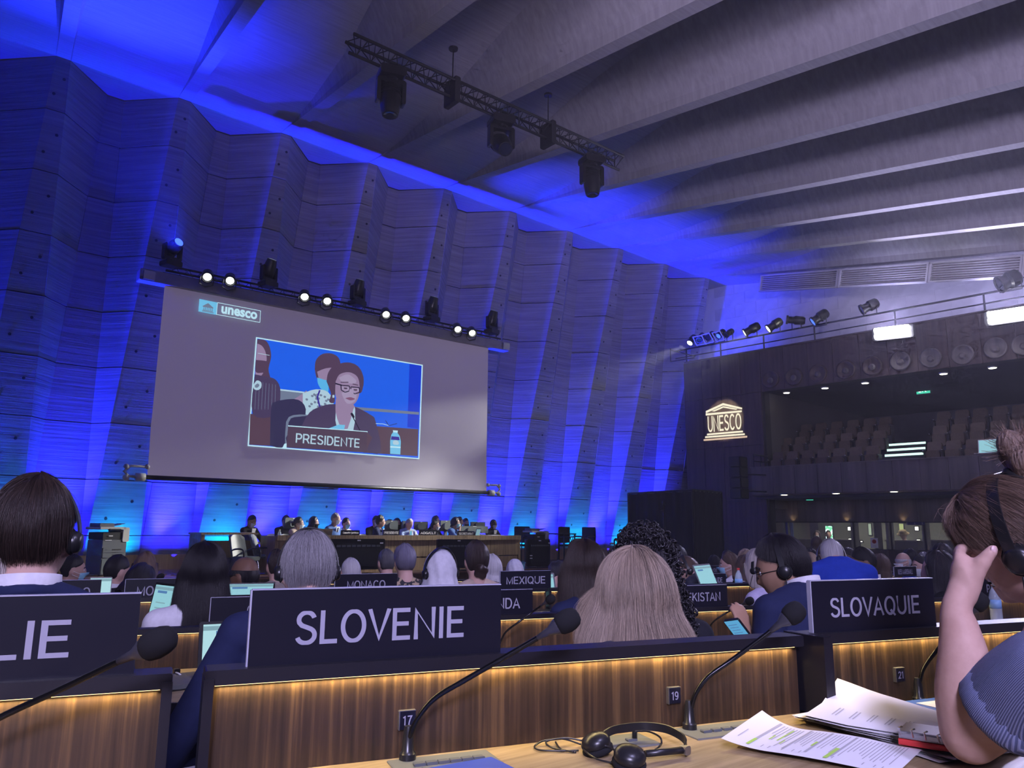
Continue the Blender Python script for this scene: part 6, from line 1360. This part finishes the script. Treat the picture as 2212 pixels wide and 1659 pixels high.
# ------------------------------------------------------------------ who sits where
P1 = dict(near=True, vox=.0085)
HAIRC['ashblond'] = (.27, .205, .155)
CLOTH['ribbed'] = tex(mat('ribbed knit', (.02, .022, .03), .9, spec=.2), (.008, .009, .014), (.05, .055, .075), 60, (1, 1, .02), detail=0, bump=.4, dist=.003, lo=.45, hi=.55)
person('Man with short brown hair seen from behind at the left edge, navy suit, white collar', 72, 1166, 1.70, 6, hy=-14, hp=-3, skin='light', hair=('darkbrown', dict(front=46, temple=66, side=73, back=112, top=.024, sd=.006)), top=('navy', 'jacket'), collar='white', extras=('headset',), strandn=9000, hunch=.026, width=.88, **P1)
person('Woman with grey blond hair, only its edge showing at the left border', -78, 1290, 1.62, 0, hair=('greyblond', 'bob'), top=('grey', 'jacket'), fall=.13, strandn=2500, **P1)
person('Man with cropped grey hair and headset behind the SLOVENIE plate, dark blue suit', 664, 1236, 2.42, -4, hp=8, hy=0, skin='light', hair=('grey', 'crop'), top=('midnavy', 'jacket') if False else ('navy', 'jacket'), collar='white', extras=('headset',), arms='out', strandn=12000, lean=10, width=1.12, hunch=.03, cdx=-.16, **P1)
person('Woman with long straight ash blond hair seen from behind, dark ribbed cardigan', 1375, 1300, 2.02, -2, hp=6, hair=('ashblond', dict(STY['long'], flare=.06)), top=('ribbed', 'shirt'), fall=.26, strandn=22000, lean=4, hunch=.02, **P1)
person('Person with a mass of tight black curls behind the ash blond woman', 1392, 1242, 2.75, -8, hp=4, skin='brown', hair=('black', dict(front=40, temple=64, side=92, back=100, top=.040, sd=.040, fall=.17, fall0=70, flare=.03)), top=('darksuit', 'shirt'), curls=1500, near=True, vox=.011)
mp = person('Man with neat black hair, glasses and headset, dark blue suit, holding a lit phone', 1692, 1232, 2.95, 4, hy=38, hp=14, skin='tan', hair=('black', 'short'), top=('navy', 'jacket'), collar='white', extras=('headset', 'glasses'), strandn=8000, lean=10, hunch=.06, width=1.05, arms='phone', wrist=(-1, 1612, 1392, 2.76), **P1)
person('Woman with very long dark hair in a white shirt, seen from behind at the left', 440, 1240, 3.45, -2, hair=('black', 'long'), top=('white', 'shirt'), fall=.29, strandn=9000, near=True, vox=.011)
person('Woman with long dark hair in a navy top beside the laptop with a green tab', 1262, 1228, 3.78, 8, hy=12, hair=('darkbrown', 'long'), top=('navy', 'shirt'), fall=.32, strandn=7000, wave=.006, near=True, vox=.011)
V = .0155
def pp(lb, x, ytop, h, yaw=0, **k):
    """x, top and height of the head as seen (pixels, top of hair to chin)"""
    k.setdefault('vox', V); D = k.pop('D', None) or .245*F_PX/h; return person(lb, x, ytop+h*.5, D, yaw, **k)
pp('Man with black hair and a white collar leaning right, before the grey photocopier', 252, 1213, 50, -20, hy=-30, hp=10, hair=('black', 'short'), top=('darksuit', 'jacket'), collar='white', D=5.9)
pp('Woman with light brown hair down her back before the stage skirting at the left', 312, 1203, 48, 0, hair=('lightbrown', 'long'), top=('taupe', 'shirt'), fall=.2, D=6.8)
pp('Person with glossy black hair bending low over the desk beside the black haired man', 300, 1233, 50, -30, hp=35, hair=('black', 'bob'), top=('black', 'shirt'), D=5.4)
pp('Dark haired person in a pale blue mask, in profile beside the left man', 158, 1212, 42, -75, hair=('black', 'short'), extras=('bluemask',), top=('darksuit', 'jacket'), D=6.8)
pp('Bald man with glasses and a lowered mask, dark suit, turned to the left', 528, 1213, 62, 25, hy=22, skin='brown', hair=('black', 'bald'), top=('greysuit', 'jacket'), extras=('glasses',), D=4.9)
pp('Person with black hair half hidden between the white shirt and the bald man', 494, 1218, 48, 5, hair=('black', 'bob'), top=('black', 'shirt'), D=6.6)
pp('Man in a taupe jacket whose head is hidden behind the grey haired man', 597, 1203, 44, 10, hair=('darkbrown', 'short'), top=('taupe', 'jacket'), D=6.0)
pp('Grey haired man of whom only the crown shows over the MONACO plate', 757, 1213, 56, 0, hp=4, hair=('white', 'crop'), top=('greysuit', 'jacket'), D=5.9)
pp('Man with short dark hair and one ear showing, left of the blue grey bob', 833, 1193, 50, 8, hair=('darkgrey', 'short'), top=('darksuit', 'jacket'), D=7.2)
CLOTH['floral'] = tex(mat('floral cloth', (.02, .02, .02), .8), (.012, .012, .014), (.35, .26, .16), 26, detail=1, lo=.52, hi=.56)
CLOTH['palefloral'] = tex(mat('pale floral cloth', (.4, .4, .5), .8), (.50, .50, .58), (.12, .12, .2), 22, detail=1, lo=.58, hi=.63)
CLOTH['tealfloral'] = tex(mat('teal floral cloth', (.2, .4, .45), .8), (.18, .42, .46), (.55, .45, .5), 18, detail=1, lo=.52, hi=.58)
pp('Person with a blue grey bob and a dark floral shirt seen from behind', 874, 1186, 60, 0, hair=('bluegrey', dict(front=44, temple=70, side=96, back=120, top=.026, sd=.022)), top=('floral', 'shirt'), D=5.9)
hv = pp('Woman in a white headscarf with a black headset band, seen from behind', 950, 1194, 84, 4, hair=None, top=('white', 'shirt'), extras=('veil',), D=4.6, width=1.05)
head_set('black headset worn over the white headscarf', hv[1] @ hv[2] @ Matrix.Scale(1.13, 4), .25)
pp('Woman with dark hair in a loose low bun right of the white headscarf', 1028, 1178, 72, -4, hair=('darkbrown', 'up'), top=('beige', 'tee'), extras=('lowbun',), D=5.1)
pp('Woman with a silver bob and a pale floral shirt left of the MEXIQUE plate', 1062, 1206, 52, 0, hair=('white', 'bob'), top=('palefloral', 'shirt'), D=6.8, fall=.06)
pp('Person in a small pale veil left of the upright television', 1112, 1213, 42, 0, hair=None, extras=('veil',), top=('white', 'shirt'), D=8.6)
pp('Dark haired person bowed low with a bright scarf behind the MEXIQUE plate', 1205, 1224, 46, -20, hp=40, hair=('black', 'short'), top=('darksuit', 'shirt'), extras=('scarf',), D=5.9)
pp('Person with long dark hair and an orange top before the black booth', 1462, 1184, 48, -5, hair=('black', 'long'), top=('orange', 'shirt'), fall=.14, D=7.6)
pp('Bowed man with thinning brown hair left of the FINLANDE plate', 1487, 1207, 52, 30, hy=25, hp=25, hair=('brown', dict(front=30, temple=62, side=82, back=124, top=.006, sd=.008)), top=('greysuit', 'jacket'), extras=('glasses', 'headset'), lean=16, hunch=.08, D=6.4)
pp('Person with smooth black hair just over the FINLANDE plate', 1543, 1205, 26, 0, hair=('black', 'bob'), top=('black', 'shirt'), D=12.2)
pp('Woman with brown pinned up hair and a pale mask right of the FINLANDE plate', 1575, 1200, 44, 30, hy=20, hair=('brown', 'up'), extras=('bluemask', 'bun'), top=('white', 'shirt'), D=8.0)
pp('Person in a dark flat cap behind the woman with pinned up hair', 1572, 1195, 30, 0, hair=('black', 'short'), top=('black', 'shirt'), D=10.5)
pp('Woman with smooth light blond hair behind the wavy brown haired one', 1612, 1191, 42, 0, hair=('blond', 'bob'), top=('white', 'shirt'), D=9.0)
pp('Woman with wavy brown hair and a white top left of the lilac one', 1610, 1208, 46, 10, hair=('brown', 'long'), top=('white', 'shirt'), wave=.012, fall=.16, D=7.4)
pp('Woman with ash blond hair and headset in a lilac jumper, typing', 1637, 1198, 66, 22, hair=('greyblond', 'bob'), top=('lilac', 'shirt'), extras=('headset',), arms='type', fall=.10, D=5.2)
pp('Woman with long wavy blond hair right of the man with the phone', 1748, 1203, 44, -10, hair=('blond', 'long'), top=('denim', 'shirt'), wave=.015, fall=.18, D=7.6)
pp('Dark haired woman in a white mask and black floral dress standing by the booths', 1765, 1164, 26, -60, hair=('brown', 'long'), extras=('mask',), top=('floral', 'shirt'), fall=.12, D=13.0)
pp('Person with black hair between the masked woman and the bright blue suit', 1752, 1192, 30, -10, hair=('black', 'bob'), top=('black', 'shirt'), D=11.0)
pp('Grey haired man with headset in a bright blue suit', 1796, 1179, 58, -25, hy=-10, hp=10, hair=('white', 'short'), top=('blue', 'jacket'), extras=('headset',), lean=18, hunch=.10, D=5.3, width=1.15)
pp('Dark skinned man with black hair and glasses behind the bright blue suit', 1832, 1188, 34, 30, hy=35, skin='dark', hair=('black', 'crop'), top=('navy', 'jacket'), extras=('glasses',), D=9.5)
pp('Man with black hair and glasses in a black suit over the SLOVAQUIE plate', 1866, 1192, 54, 30, hy=20, hp=12, skin='brown', hair=('black', 'short'), top=('black', 'jacket'), collar='white', extras=('glasses',), D=6.2)
pp('Woman with brown hair right of the black suited man with glasses', 1903, 1204, 42, -10, hair=('brown', 'bob'), top=('darksuit', 'shirt'), D=8.2, fall=.12)
pp('Bald man in a bright blue shirt wearing a pale mask over ILES MARSHALL plate', 1951, 1197, 34, 40, hy=30, hair=('white', 'bald'), top=('blue', 'shirt'), extras=('mask',), arms='chin', D=10.0)
pp('Person with dark hair behind the bald man in blue', 1966, 1190, 32, 0, hair=('black', 'bob'), top=('black', 'shirt'), extras=('headset',), D=11.0)
pp('Dark haired person with a mask right of the ILES MARSHALL plate', 1988, 1206, 38, 45, hy=30, hair=('black', 'short'), top=('paleblue', 'shirt'), extras=('mask', 'headset'), D=9.0)
pp('Grey haired person just above the masked one at the right', 1996, 1196, 34, 0, hair=('grey', 'short'), top=('darksuit', 'jacket'), D=11.0)
pp('Man with black hair and headset seen from behind left of the resting woman', 2036, 1177, 58, 0, hp=4, hair=('black', 'short'), top=('darksuit', 'jacket'), extras=('headset',), D=7.0)
pp('Woman with dark wavy hair just left of the resting hand', 2028, 1200, 74, 12, hy=14, hair=('black', 'bob'), top=('black', 'shirt'), wave=.01, fall=.16, D=4.9)
pp('Person in a teal floral shirt hidden behind the raised forearm', 2108, 1215, 62, 0, hair=('darkbrown', 'bob'), top=('tealfloral', 'shirt'), D=4.9)
# phone in the hand of the man with the glasses
ph = thing('phone', 'lit blue phone held up by the man with black hair and glasses', 'phone', at_d(1592, 1356, 2.74))
cy = (at_d(1575, 1336, 2.72)-at_d(1604, 1374, 2.74)).normalized(); cx = (at_d(1597, 1338, 2.70)-at_d(1576, 1336, 2.72)); cx = (cx-cy*cx.dot(cy)).normalized(); cz = cx.cross(cy); pcn = at_d(1592, 1356, 2.73)
MB().bbox(pcn, (.062, .008, .085), .006, ax=(cx, cz, cy)).build('case', M['plastic'], ph, world=True); sg = 1 if (CAM-pcn).dot(cz) > 0 else -1
MB().box(pcn+cz*(sg*.0046), (.056, .001, .078), ax=(cx, cz, cy)).build('display', M['phone'], ph, world=True)
g = MB()
for i in range(4): g.box(pcn+cz*(sg*.0054)+cy*(.02-i*.013)-cx*.004, (.034, .0008, .003), ax=(cx, cz, cy))
g.build('screen_text', M['screenblue'], ph, world=True)
# podium
def pod(lb, x, y, v, yaw=0, **k):
    q = on_v(x, y, v); D = (q-CAM).dot(R_CAM @ Vector((0, 0, -1))); k.setdefault('vox', .0135); k.setdefault('floor', .20); k.setdefault('nochair', v < 15.1)
    return person(lb, x, y, D, 196+yaw, group=None, **k)
B = 15.9; Fv = 14.85
pod('Man in a black suit and white mask at the far left of the podium', 544, 1127, 15.75, 25, hy=6, hp=14, hair=('black', 'short'), top=('black', 'jacket'), extras=('mask', 'shirtfront'), skin='tan')
pod('Man hidden behind the grey monitor at the left of the podium', 618, 1127, B, 10, hair=('brown', 'short'), top=('darksuit', 'jacket'), extras=('face',))
pod('Woman in a pink mask and beige top at the left of the podium', 645, 1132, Fv, 40, hy=15, hair=('darkbrown', 'up'), top=('beige', 'shirt'), extras=('mask', 'bun'))
pod('Woman in a black mask and black top with a dark laptop on the podium', 678, 1130, 15.3, 30, hy=12, hair=('black', 'long'), top=('black', 'shirt'), extras=('blackmask',), fall=.14)
pod('Grey haired man in a blue suit and white mask at the podium', 725, 1122, Fv, 25, hy=18, hair=('grey', 'short'), top=('midblue', 'jacket'), extras=('mask',), tie=('dark tie', (.02, .03, .06)))
pod('Woman in a pale blue mask right of the grey haired man at the podium', 748, 1132, 15.4, 20, hair=('darkbrown', 'up'), top=('white', 'shirt'), extras=('bluemask',))
pod('Man in a black suit hidden behind the woman with glasses', 812, 1127, B, 5, hair=('black', 'short'), top=('black', 'jacket'), extras=('mask', 'shirtfront'))
pod('Woman with short brown hair and glasses presiding in a dark jacket', 822, 1128, Fv, 45, hy=20, hair=('darkbrown', dict(front=44, temple=66, side=98, back=120, top=.030, sd=.024)), top=('navy', 'jacket'), extras=('glasses', 'shirtfront'))
pod('Woman with dark hair holding her mask, right of the presiding woman', 841, 1135, B, 40, hp=15, hair=('darkbrown', 'up'), top=('black', 'shirt'), extras=('mask',))
pod('Woman with long black hair and a black mask behind the PRESIDENTE plate', 857, 1132, 16.0, 10, hair=('black', 'long'), top=('black', 'shirt'), extras=('blackmask',), fall=.12)
pod('Grey haired man in a pale blue suit with a bright blue tie at the podium', 884, 1132, Fv, 5, hp=18, hair=('white', 'crop'), top=('paleblue', 'jacket'), extras=('face', 'shirtfront'), tie=('bright blue tie', (.12, .50, .75)), skin='light')
pod('Woman with long brown hair standing behind the ADG/CLT plate', 941, 1126, 16.2, 30, hair=('brown', 'long'), top=('black', 'shirt'), extras=('face',), fall=.14)
pod('Woman in a white patterned mask and black top over the ADG/CLT plate', 940, 1136, 15.3, 35, hy=10, hair=('black', 'up'), top=('black', 'shirt'), extras=('mask',))
pod('Woman in a blue mask resting her chin on her hands at the podium', 984, 1130, Fv, 30, hy=15, hair=('black', 'bob'), top=('midblue', 'tee'), extras=('bluemask',), arms='chin', fall=.05)
pod('Woman in profile behind the one resting on her hands', 992, 1128, 16.2, 60, hair=('brown', 'up'), top=('black', 'shirt'), extras=('face',))
pod('Person in a dark mask between the monitors at the right of the podium', 1006, 1131, 16.3, 0, hair=('darkbrown', 'short'), top=('black', 'jacket'), extras=('blackmask',))
pod('Man in a black suit and white mask at the right end of the podium', 1066, 1133, 15.4, 10, skin='dark', hair=('black', 'crop'), top=('black', 'jacket'), extras=('mask', 'shirtfront'))
# booths and balcony
def far(lb, px, D_, yaw, **k):
    q = on_w(*px, D_); D = (q-CAM).dot(R_CAM @ Vector((0, 0, -1))); k.setdefault('vox', .016); return person(lb, px[0], px[1], D, 106+yaw, **k)
far('Interpreter in a white mask with a headset in the first booth', Z5(630, 228), DLW+1.6, 10, hair=('darkbrown', 'bob'), top=('paleblue', 'shirt'), extras=('mask', 'headset'), floor=.02 - .25, nochair=True)
far('Dark haired interpreter before the bright garden window', Z5(752, 228), DLW+1.7, 30, hair=('black', 'short'), top=('grey', 'shirt'), extras=('face',), floor=-.23, nochair=True)
hm = far('Man in a straw hat and white shirt working in the third booth', Z5(1565, 235), DLW+1.45, 5, hp=20, hair=('darkbrown', 'short'), top=('white', 'shirt'), extras=('face',), floor=-.23, nochair=True)
g = MB(); A_h = hm[2]; g.lathe([(.075, .15), (.095, .145), (.108, .10), (.115, .075), (.165, .055), (.165, .048), (.112, .062)], (0, 0, 0), UZ, 24); me = g.mesh('hat', [mat('straw hat', (.35, .26, .15), .8)], A_h, True)
link('hat', me, hm[0])
far('Photographer leaning over the balcony parapet beside a white laptop', (2178, 952), DA+1.0, 30, hair=('grey', 'short'), top=('grey', 'jacket'), extras=('face',), floor=2.40, nochair=True)
q = on_w(2135, 976, DA+.5); laptop('white laptop open on the balcony parapet', (q.x, q.y, 2.85), math.atan2(WD.y, WD.x)+math.pi, .5, .34, 1.75, M['white'])

# ------------------------------------------------------------------ woman resting her head on her hand
hd = math.radians(90-22); h_ = Vector((math.cos(hd), math.sin(hd), 0))
AH = Matrix.Translation((1.443, .442, 1.075)) @ Matrix.Rotation(math.radians(-17.41), 4, 'Z') @ Matrix.Rotation(math.radians(-45.83), 4, 'X') @ Matrix.Rotation(math.radians(-17.64), 4, 'Y') @ Matrix.Scale(.906, 4)
hc = AH.translation.copy()
base = Vector((0, 0, 0)); S_ = at_d(2268, 1462, 1.07); hips = Vector((S_.x+.10, S_.y-.40, .50))
wt = thing('person', 'Woman in a grey blue knit shirt resting her forehead on her hand', 'person', (hips.x, hips.y, 0))
E_ = at_d(2096, 1588, 1.165); Wr = at_d(2066, 1318, 1.195)
sk = MB(); add_head(sk, AH, 64, 48); add_ears(sk, AH)
nb = S_.lerp(hc, .42)+Vector((.06, -.02, .0)); nk0 = AH @ Vector((0, -.03, -.06)); cap(sk, nk0, nb, .052, .056, 16)
right = Vector((.985, -.17, 0)); S2_ = S_+right*.33+Vector((0, -.05, -.02)); chest = (S_+S2_)/2+Vector((0, -.06, -.13)); cap(sk, nb, S_, .05, .048); cap(sk, nb, S2_, .05, .048); sk.ell(chest, (.15, .10, .17), 18); cap(sk, chest, hips+Vector((.05, 0, .1)), .13, .15)
cap(sk, S_, E_, .046, .041, 18); fa = smooth_path([E_, at_d(2083, 1500, 1.168), at_d(2082, 1425, 1.175), at_d(2073, 1360, 1.187), Wr, at_d(2074, 1286, 1.200), at_d(2084, 1256, 1.206)], 5); rr_ = np.interp(np.arange(len(fa))/5, range(7), [.042, .0410, .0365, .0285, .0220, .0205, .021]); sk.tube(fa, [float(v) for v in rr_], 18); sk.ell(E_, (.041, .041, .040), 16)
E2 = S2_+Vector((.02, .05, -.26)); W2 = E2+h_*.24; cap(sk, S2_, E2, .046, .038); cap(sk, E2, W2, .036, .025); add_hand(sk, W2, h_, UZ, .5, .95, 1)
for s in (-1, 1):
    hp_ = hips+right*(s*.09+.05); kn = hp_+h_*.42; an = kn+Vector((0, 0, -.40)); cap(sk, hp_, kn, .075, .055); cap(sk, kn, an, .05, .038); sk.ell(an+h_*.06+Vector((0, 0, -.05)), (.045, .11, .035), 10)
# the hand: fingers laid along the far side of the forehead, thumb up to the temple
vw = ray(2085, 1250).normalized(); sk.ell(at_d(2084, 1254, 1.205), (.020, .044, .024), 16, rot=Matrix((Vector((.77, -.63, 0)), UZ, Vector((.63, .77, 0)))).transposed())
fing = [[(2080, 1226, 1.200), (2073, 1202, 1.215), (2078, 1186, 1.25), (2092, 1178, 1.300)], [(2078, 1228, 1.218), (2070, 1202, 1.235), (2075, 1184, 1.27), (2090, 1172, 1.32)], [(2076, 1232, 1.234), (2070, 1206, 1.252), (2076, 1188, 1.29), (2094, 1178, 1.335)], [(2080, 1240, 1.25), (2076, 1214, 1.268), (2082, 1196, 1.30), (2100, 1190, 1.335)]]
for i, q in enumerate(fing): pts = smooth_path([at_d(*p) for p in q], 4); sk.tube(pts, [lin(.0095, .0072, j/(len(pts)-1)) for j in range(len(pts))], 10); sk.ell(pts[-1], (.0074,)*3, 10); sk.ell(pts[0], (.0105,)*3, 10)
th = smooth_path([at_d(2098, 1268, 1.198), at_d(2108, 1240, 1.192), at_d(2122, 1216, 1.188), at_d(2138, 1196, 1.184), at_d(2146, 1187, 1.184)], 4); sk.tube(th, [lin(.0150, .0080, j/(len(th)-1)) for j in range(len(th))], 12); sk.ell(th[-1], (.0080,)*3, 10); sk.ell(th[0], (.0150,)*3, 12); sk.ell(th[8], (.0128,)*3, 12)
skm = tex(mat('resting woman skin', (.52, .33, .27), .58, spec=.25), (.43, .26, .21), (.56, .37, .31), 14, detail=7, bump=.10, dist=.002)
bd = link('body', remesh(sk, .0042, [skm], 'body', 4), wt); bd.matrix_local = WM[wt.name].inverted()
MB().ell(th[-1]+(CAM-th[-1]).normalized()*.0062+Vector((0, 0, -.001)), (.0050, .0026, .0068), 10, rot=Matrix((Vector((.77, -.63, 0)), Vector((.63, .77, 0)), UZ)).transposed()).build('thumbnail', mat('nail', (.62, .42, .40), .3), wt, world=True, smooth=True)
# knit shirt
CLOTH['knit'] = tex(mat('grey blue knit', (.13, .15, .26), .9, spec=.2), (.075, .09, .17), (.20, .225, .36), 330, (1, 1, 1.0), detail=2, bump=.5, dist=.002, lo=.35, hi=.65)
kn = CLOTH['knit'].node_tree; wv_ = kn.nodes.new('ShaderNodeTexWave'); wv_.bands_direction = 'DIAGONAL'; wv_.inputs['Scale'].default_value = 165; wv_.inputs['Distortion'].default_value = .6; wv_.inputs['Detail'].default_value = 2; wv_.inputs['Detail Scale'].default_value = 6
for nd in list(kn.nodes):
    if nd.type == 'TEX_NOISE':
        for lk in list(nd.outputs[0].links): kn.links.new(wv_.outputs['Fac'], lk.to_socket)
tc_ = [q for q in kn.nodes if q.type == 'TEX_COORD'][0]; kn.links.new(tc_.outputs['Object'], wv_.inputs[0])
cl = MB(); q = S_.lerp(E_, .50); dd = (E_-S_).normalized()
cl.tube([S_, S_.lerp(E_, .2), S_.lerp(E_, .36), S_.lerp(E_, .49)], [.066, .068, .067, .066], 20); cl.ell(S_, (.066,)*3, 16); cap(cl, nb+Vector((.02, -.02, -.05)), S_, .072, .064); cap(cl, nb+Vector((0, -.02, -.05)), S2_, .072, .064); cl.ell(chest, (.175, .125, .20), 20); cap(cl, chest, hips+Vector((.05, 0, .08)), .155, .17); cap(cl, S2_, S2_.lerp(E2, .5), .062, .06)
c2 = link('shirt', remesh(cl, .0060, [CLOTH['knit']], 'shirt', 4), wt); c2.matrix_local = WM[wt.name].inverted()
cu = MB(); cc = S_.lerp(E_, .48); cu.lathe([(.060, -.016), (.066, -.014), (.0665, .016), (.064, .022), (.054, .020), (.052, .0)], cc, dd, 24); cu.build('sleeve_cuff', CLOTH['knit'], wt, world=True, smooth=True)
tr = MB()
for s in (-1, 1): hp_ = hips+right*(s*.09+.05); kn = hp_+h_*.42; cap(tr, hp_, kn, .085, .065); cap(tr, kn, kn+Vector((0, 0, -.38)), .06, .048)
link('trousers', remesh(tr, .02, [cloth_mat('darksuit cloth', C_['darksuit'])], 'trousers', 2), wt).matrix_local = WM[wt.name].inverted()
# hair drawn back into a knot
AHl = WM[wt.name].inverted() @ AH
HST = dict(front=40, temple=60, side=80, back=120, top=.020, sd=.014)
HAIRC['ashbrown'] = (.15, .098, .072)
me, P = hair_mesh('hair', 'ashbrown', HST, 11, AHl, 96, 16, 0, (60, 4)); link('hair', me, wt)
o = link('hair_strands', strands(P, AHl, 'ashbrown', 16000, 5, .0002, .005, 0, (.3, .9), .003), wt); setp(o, kind='stuff')
o = link('hair_strands', strands(P, AHl, 'ashbrown', 90, 9, .00018, .03, .1, (.4, .9), .02), wt); setp(o, kind='stuff')
kc = at_d(2214, 985, 1.24); g = MB(); rb = random.Random(2); ko = AH @ Vector((0, -.07, .10))
for i in range(14): g.ell(kc+Vector((rb.uniform(-.022, .022), rb.uniform(-.022, .022), rb.uniform(-.03, .035))), (.020, .020, .026), 10)
g.tube([AH @ Vector((-.01, -.075, .075)), at_d(2203, 1040, 1.235), kc], [.030, .020, .026], 12)
kn_ = remesh(g, .005, [hair_mat('ashbrown')], 'hair_knot', 1); at = kn_.attributes.new('strand', 'FLOAT_VECTOR', 'POINT'); co = np.empty(len(kn_.vertices)*3); kn_.vertices.foreach_get('co', co); co = co.reshape(-1, 3); at.data.foreach_set('vector', (co*np.array([260, 260, 40])).astype(np.float32).ravel())
link('hair_knot', kn_, wt).matrix_local = WM[wt.name].inverted()
b0 = at_d(2204, 1030, 1.237); MB().lathe([(.018, -.012), (.024, -.008), (.025, .006), (.019, .012)], b0, (kc-b0), 16).build('hair_tie', M['matblack'], wt, world=True, smooth=True)
rg = np.random.default_rng(4); cnt = 900; K_ = 8; kl = np.array(kc-Vector((hips.x, hips.y, 0))); dirs = rg.normal(0, 1, (cnt, 3)); dirs[:, 2] = np.abs(dirs[:, 2])*1.3; dirs /= np.linalg.norm(dirs, axis=1, keepdims=True)
pos = kl+dirs[:, None, :]*(np.linspace(0, 1, K_)[None, :, None]*rg.uniform(.03, .052, (cnt, 1, 1)))+rg.normal(0, .010, (cnt, 1, 3))*(np.linspace(0, 1, K_)**2)[None, :, None]
hcu = bpy.data.hair_curves.new('knot_ends'); hcu.add_curves([K_]*cnt); hcu.attributes['position'].data.foreach_set('vector', pos.astype(np.float32).ravel()); ra = hcu.attributes.new('radius', 'FLOAT', 'POINT'); ra.data.foreach_set('value', np.full(cnt*K_, (.00022), np.float32)); hcu.materials.append(bpy.data.materials['ashbrown strands']); setp(link('knot_ends', hcu, wt), kind='stuff')
g = MB()
for s in (-1, 1): MB().ell(AH @ Vector((s*.030, .074, .006)), (.0120,)*3, 16).build('eye', M['paper'], wt, world=True, smooth=True); MB().ell(AH @ Vector((s*.030, .0845, .004)), (.0055, .003, .0055), 10).build('iris', mat('grey iris', (.06, .07, .08), .2), wt, world=True, smooth=True); MB().tube([AH @ Vector((s*.012, .092, .026)), AH @ Vector((s*.030, .091, .031)), AH @ Vector((s*.050, .078, .024))], .0026, 6).build('eyebrow', hair_mat('ashbrown'), wt, world=True, smooth=True)
for s in (-1, 1): MB().tube([AH @ Vector((s*.018, .0865, .010)), AH @ Vector((s*.030, .090, .0115)), AH @ Vector((s*.044, .080, .006))], .0020, 6).build('eyelashes', M['matblack'], wt, world=True, smooth=True)
g = MB(); g.tube([AH @ Vector((x, .0955-.35*abs(x)**1.2, -.0655)) for x in (-.022, -.012, 0, .012, .022)], [.002, .0042, .005, .0042, .002], 8); g.build('lips', mat('lips', (.42, .17, .16), .4), wt, world=True, smooth=True)
head_set('black headset on the woman resting her head', AH, .55)
ch = copy_thing(chair_proto[0], Matrix.Translation((hips.x+.05, hips.y, 0)) @ Matrix.Rotation(hd-math.pi/2, 4, 'Z'), 'pale conference chair under the woman resting her head on her hand')

# ------------------------------------------------------------------ thin stage haze hanging in the hall
hz = bpy.data.materials.new('stage haze'); hz.use_nodes = True; nt = hz.node_tree; nt.nodes.remove(nt.nodes['Principled BSDF'])
vs = nt.nodes.new('ShaderNodeVolumeScatter'); vs.inputs['Density'].default_value = 0.0036; vs.inputs['Anisotropy'].default_value = .35; vs.inputs['Color'].default_value = (.95, .95, 1, 1)
nt.links.new(vs.outputs[0], nt.nodes['Material Output'].inputs['Volume'])
ho = MB().box((11, 4.5, 5.3), (40, 30, 12.4)).build('haze', hz); setp(ho, 'thin lavender haze hanging in the hall', 'haze', None, 'stuff')
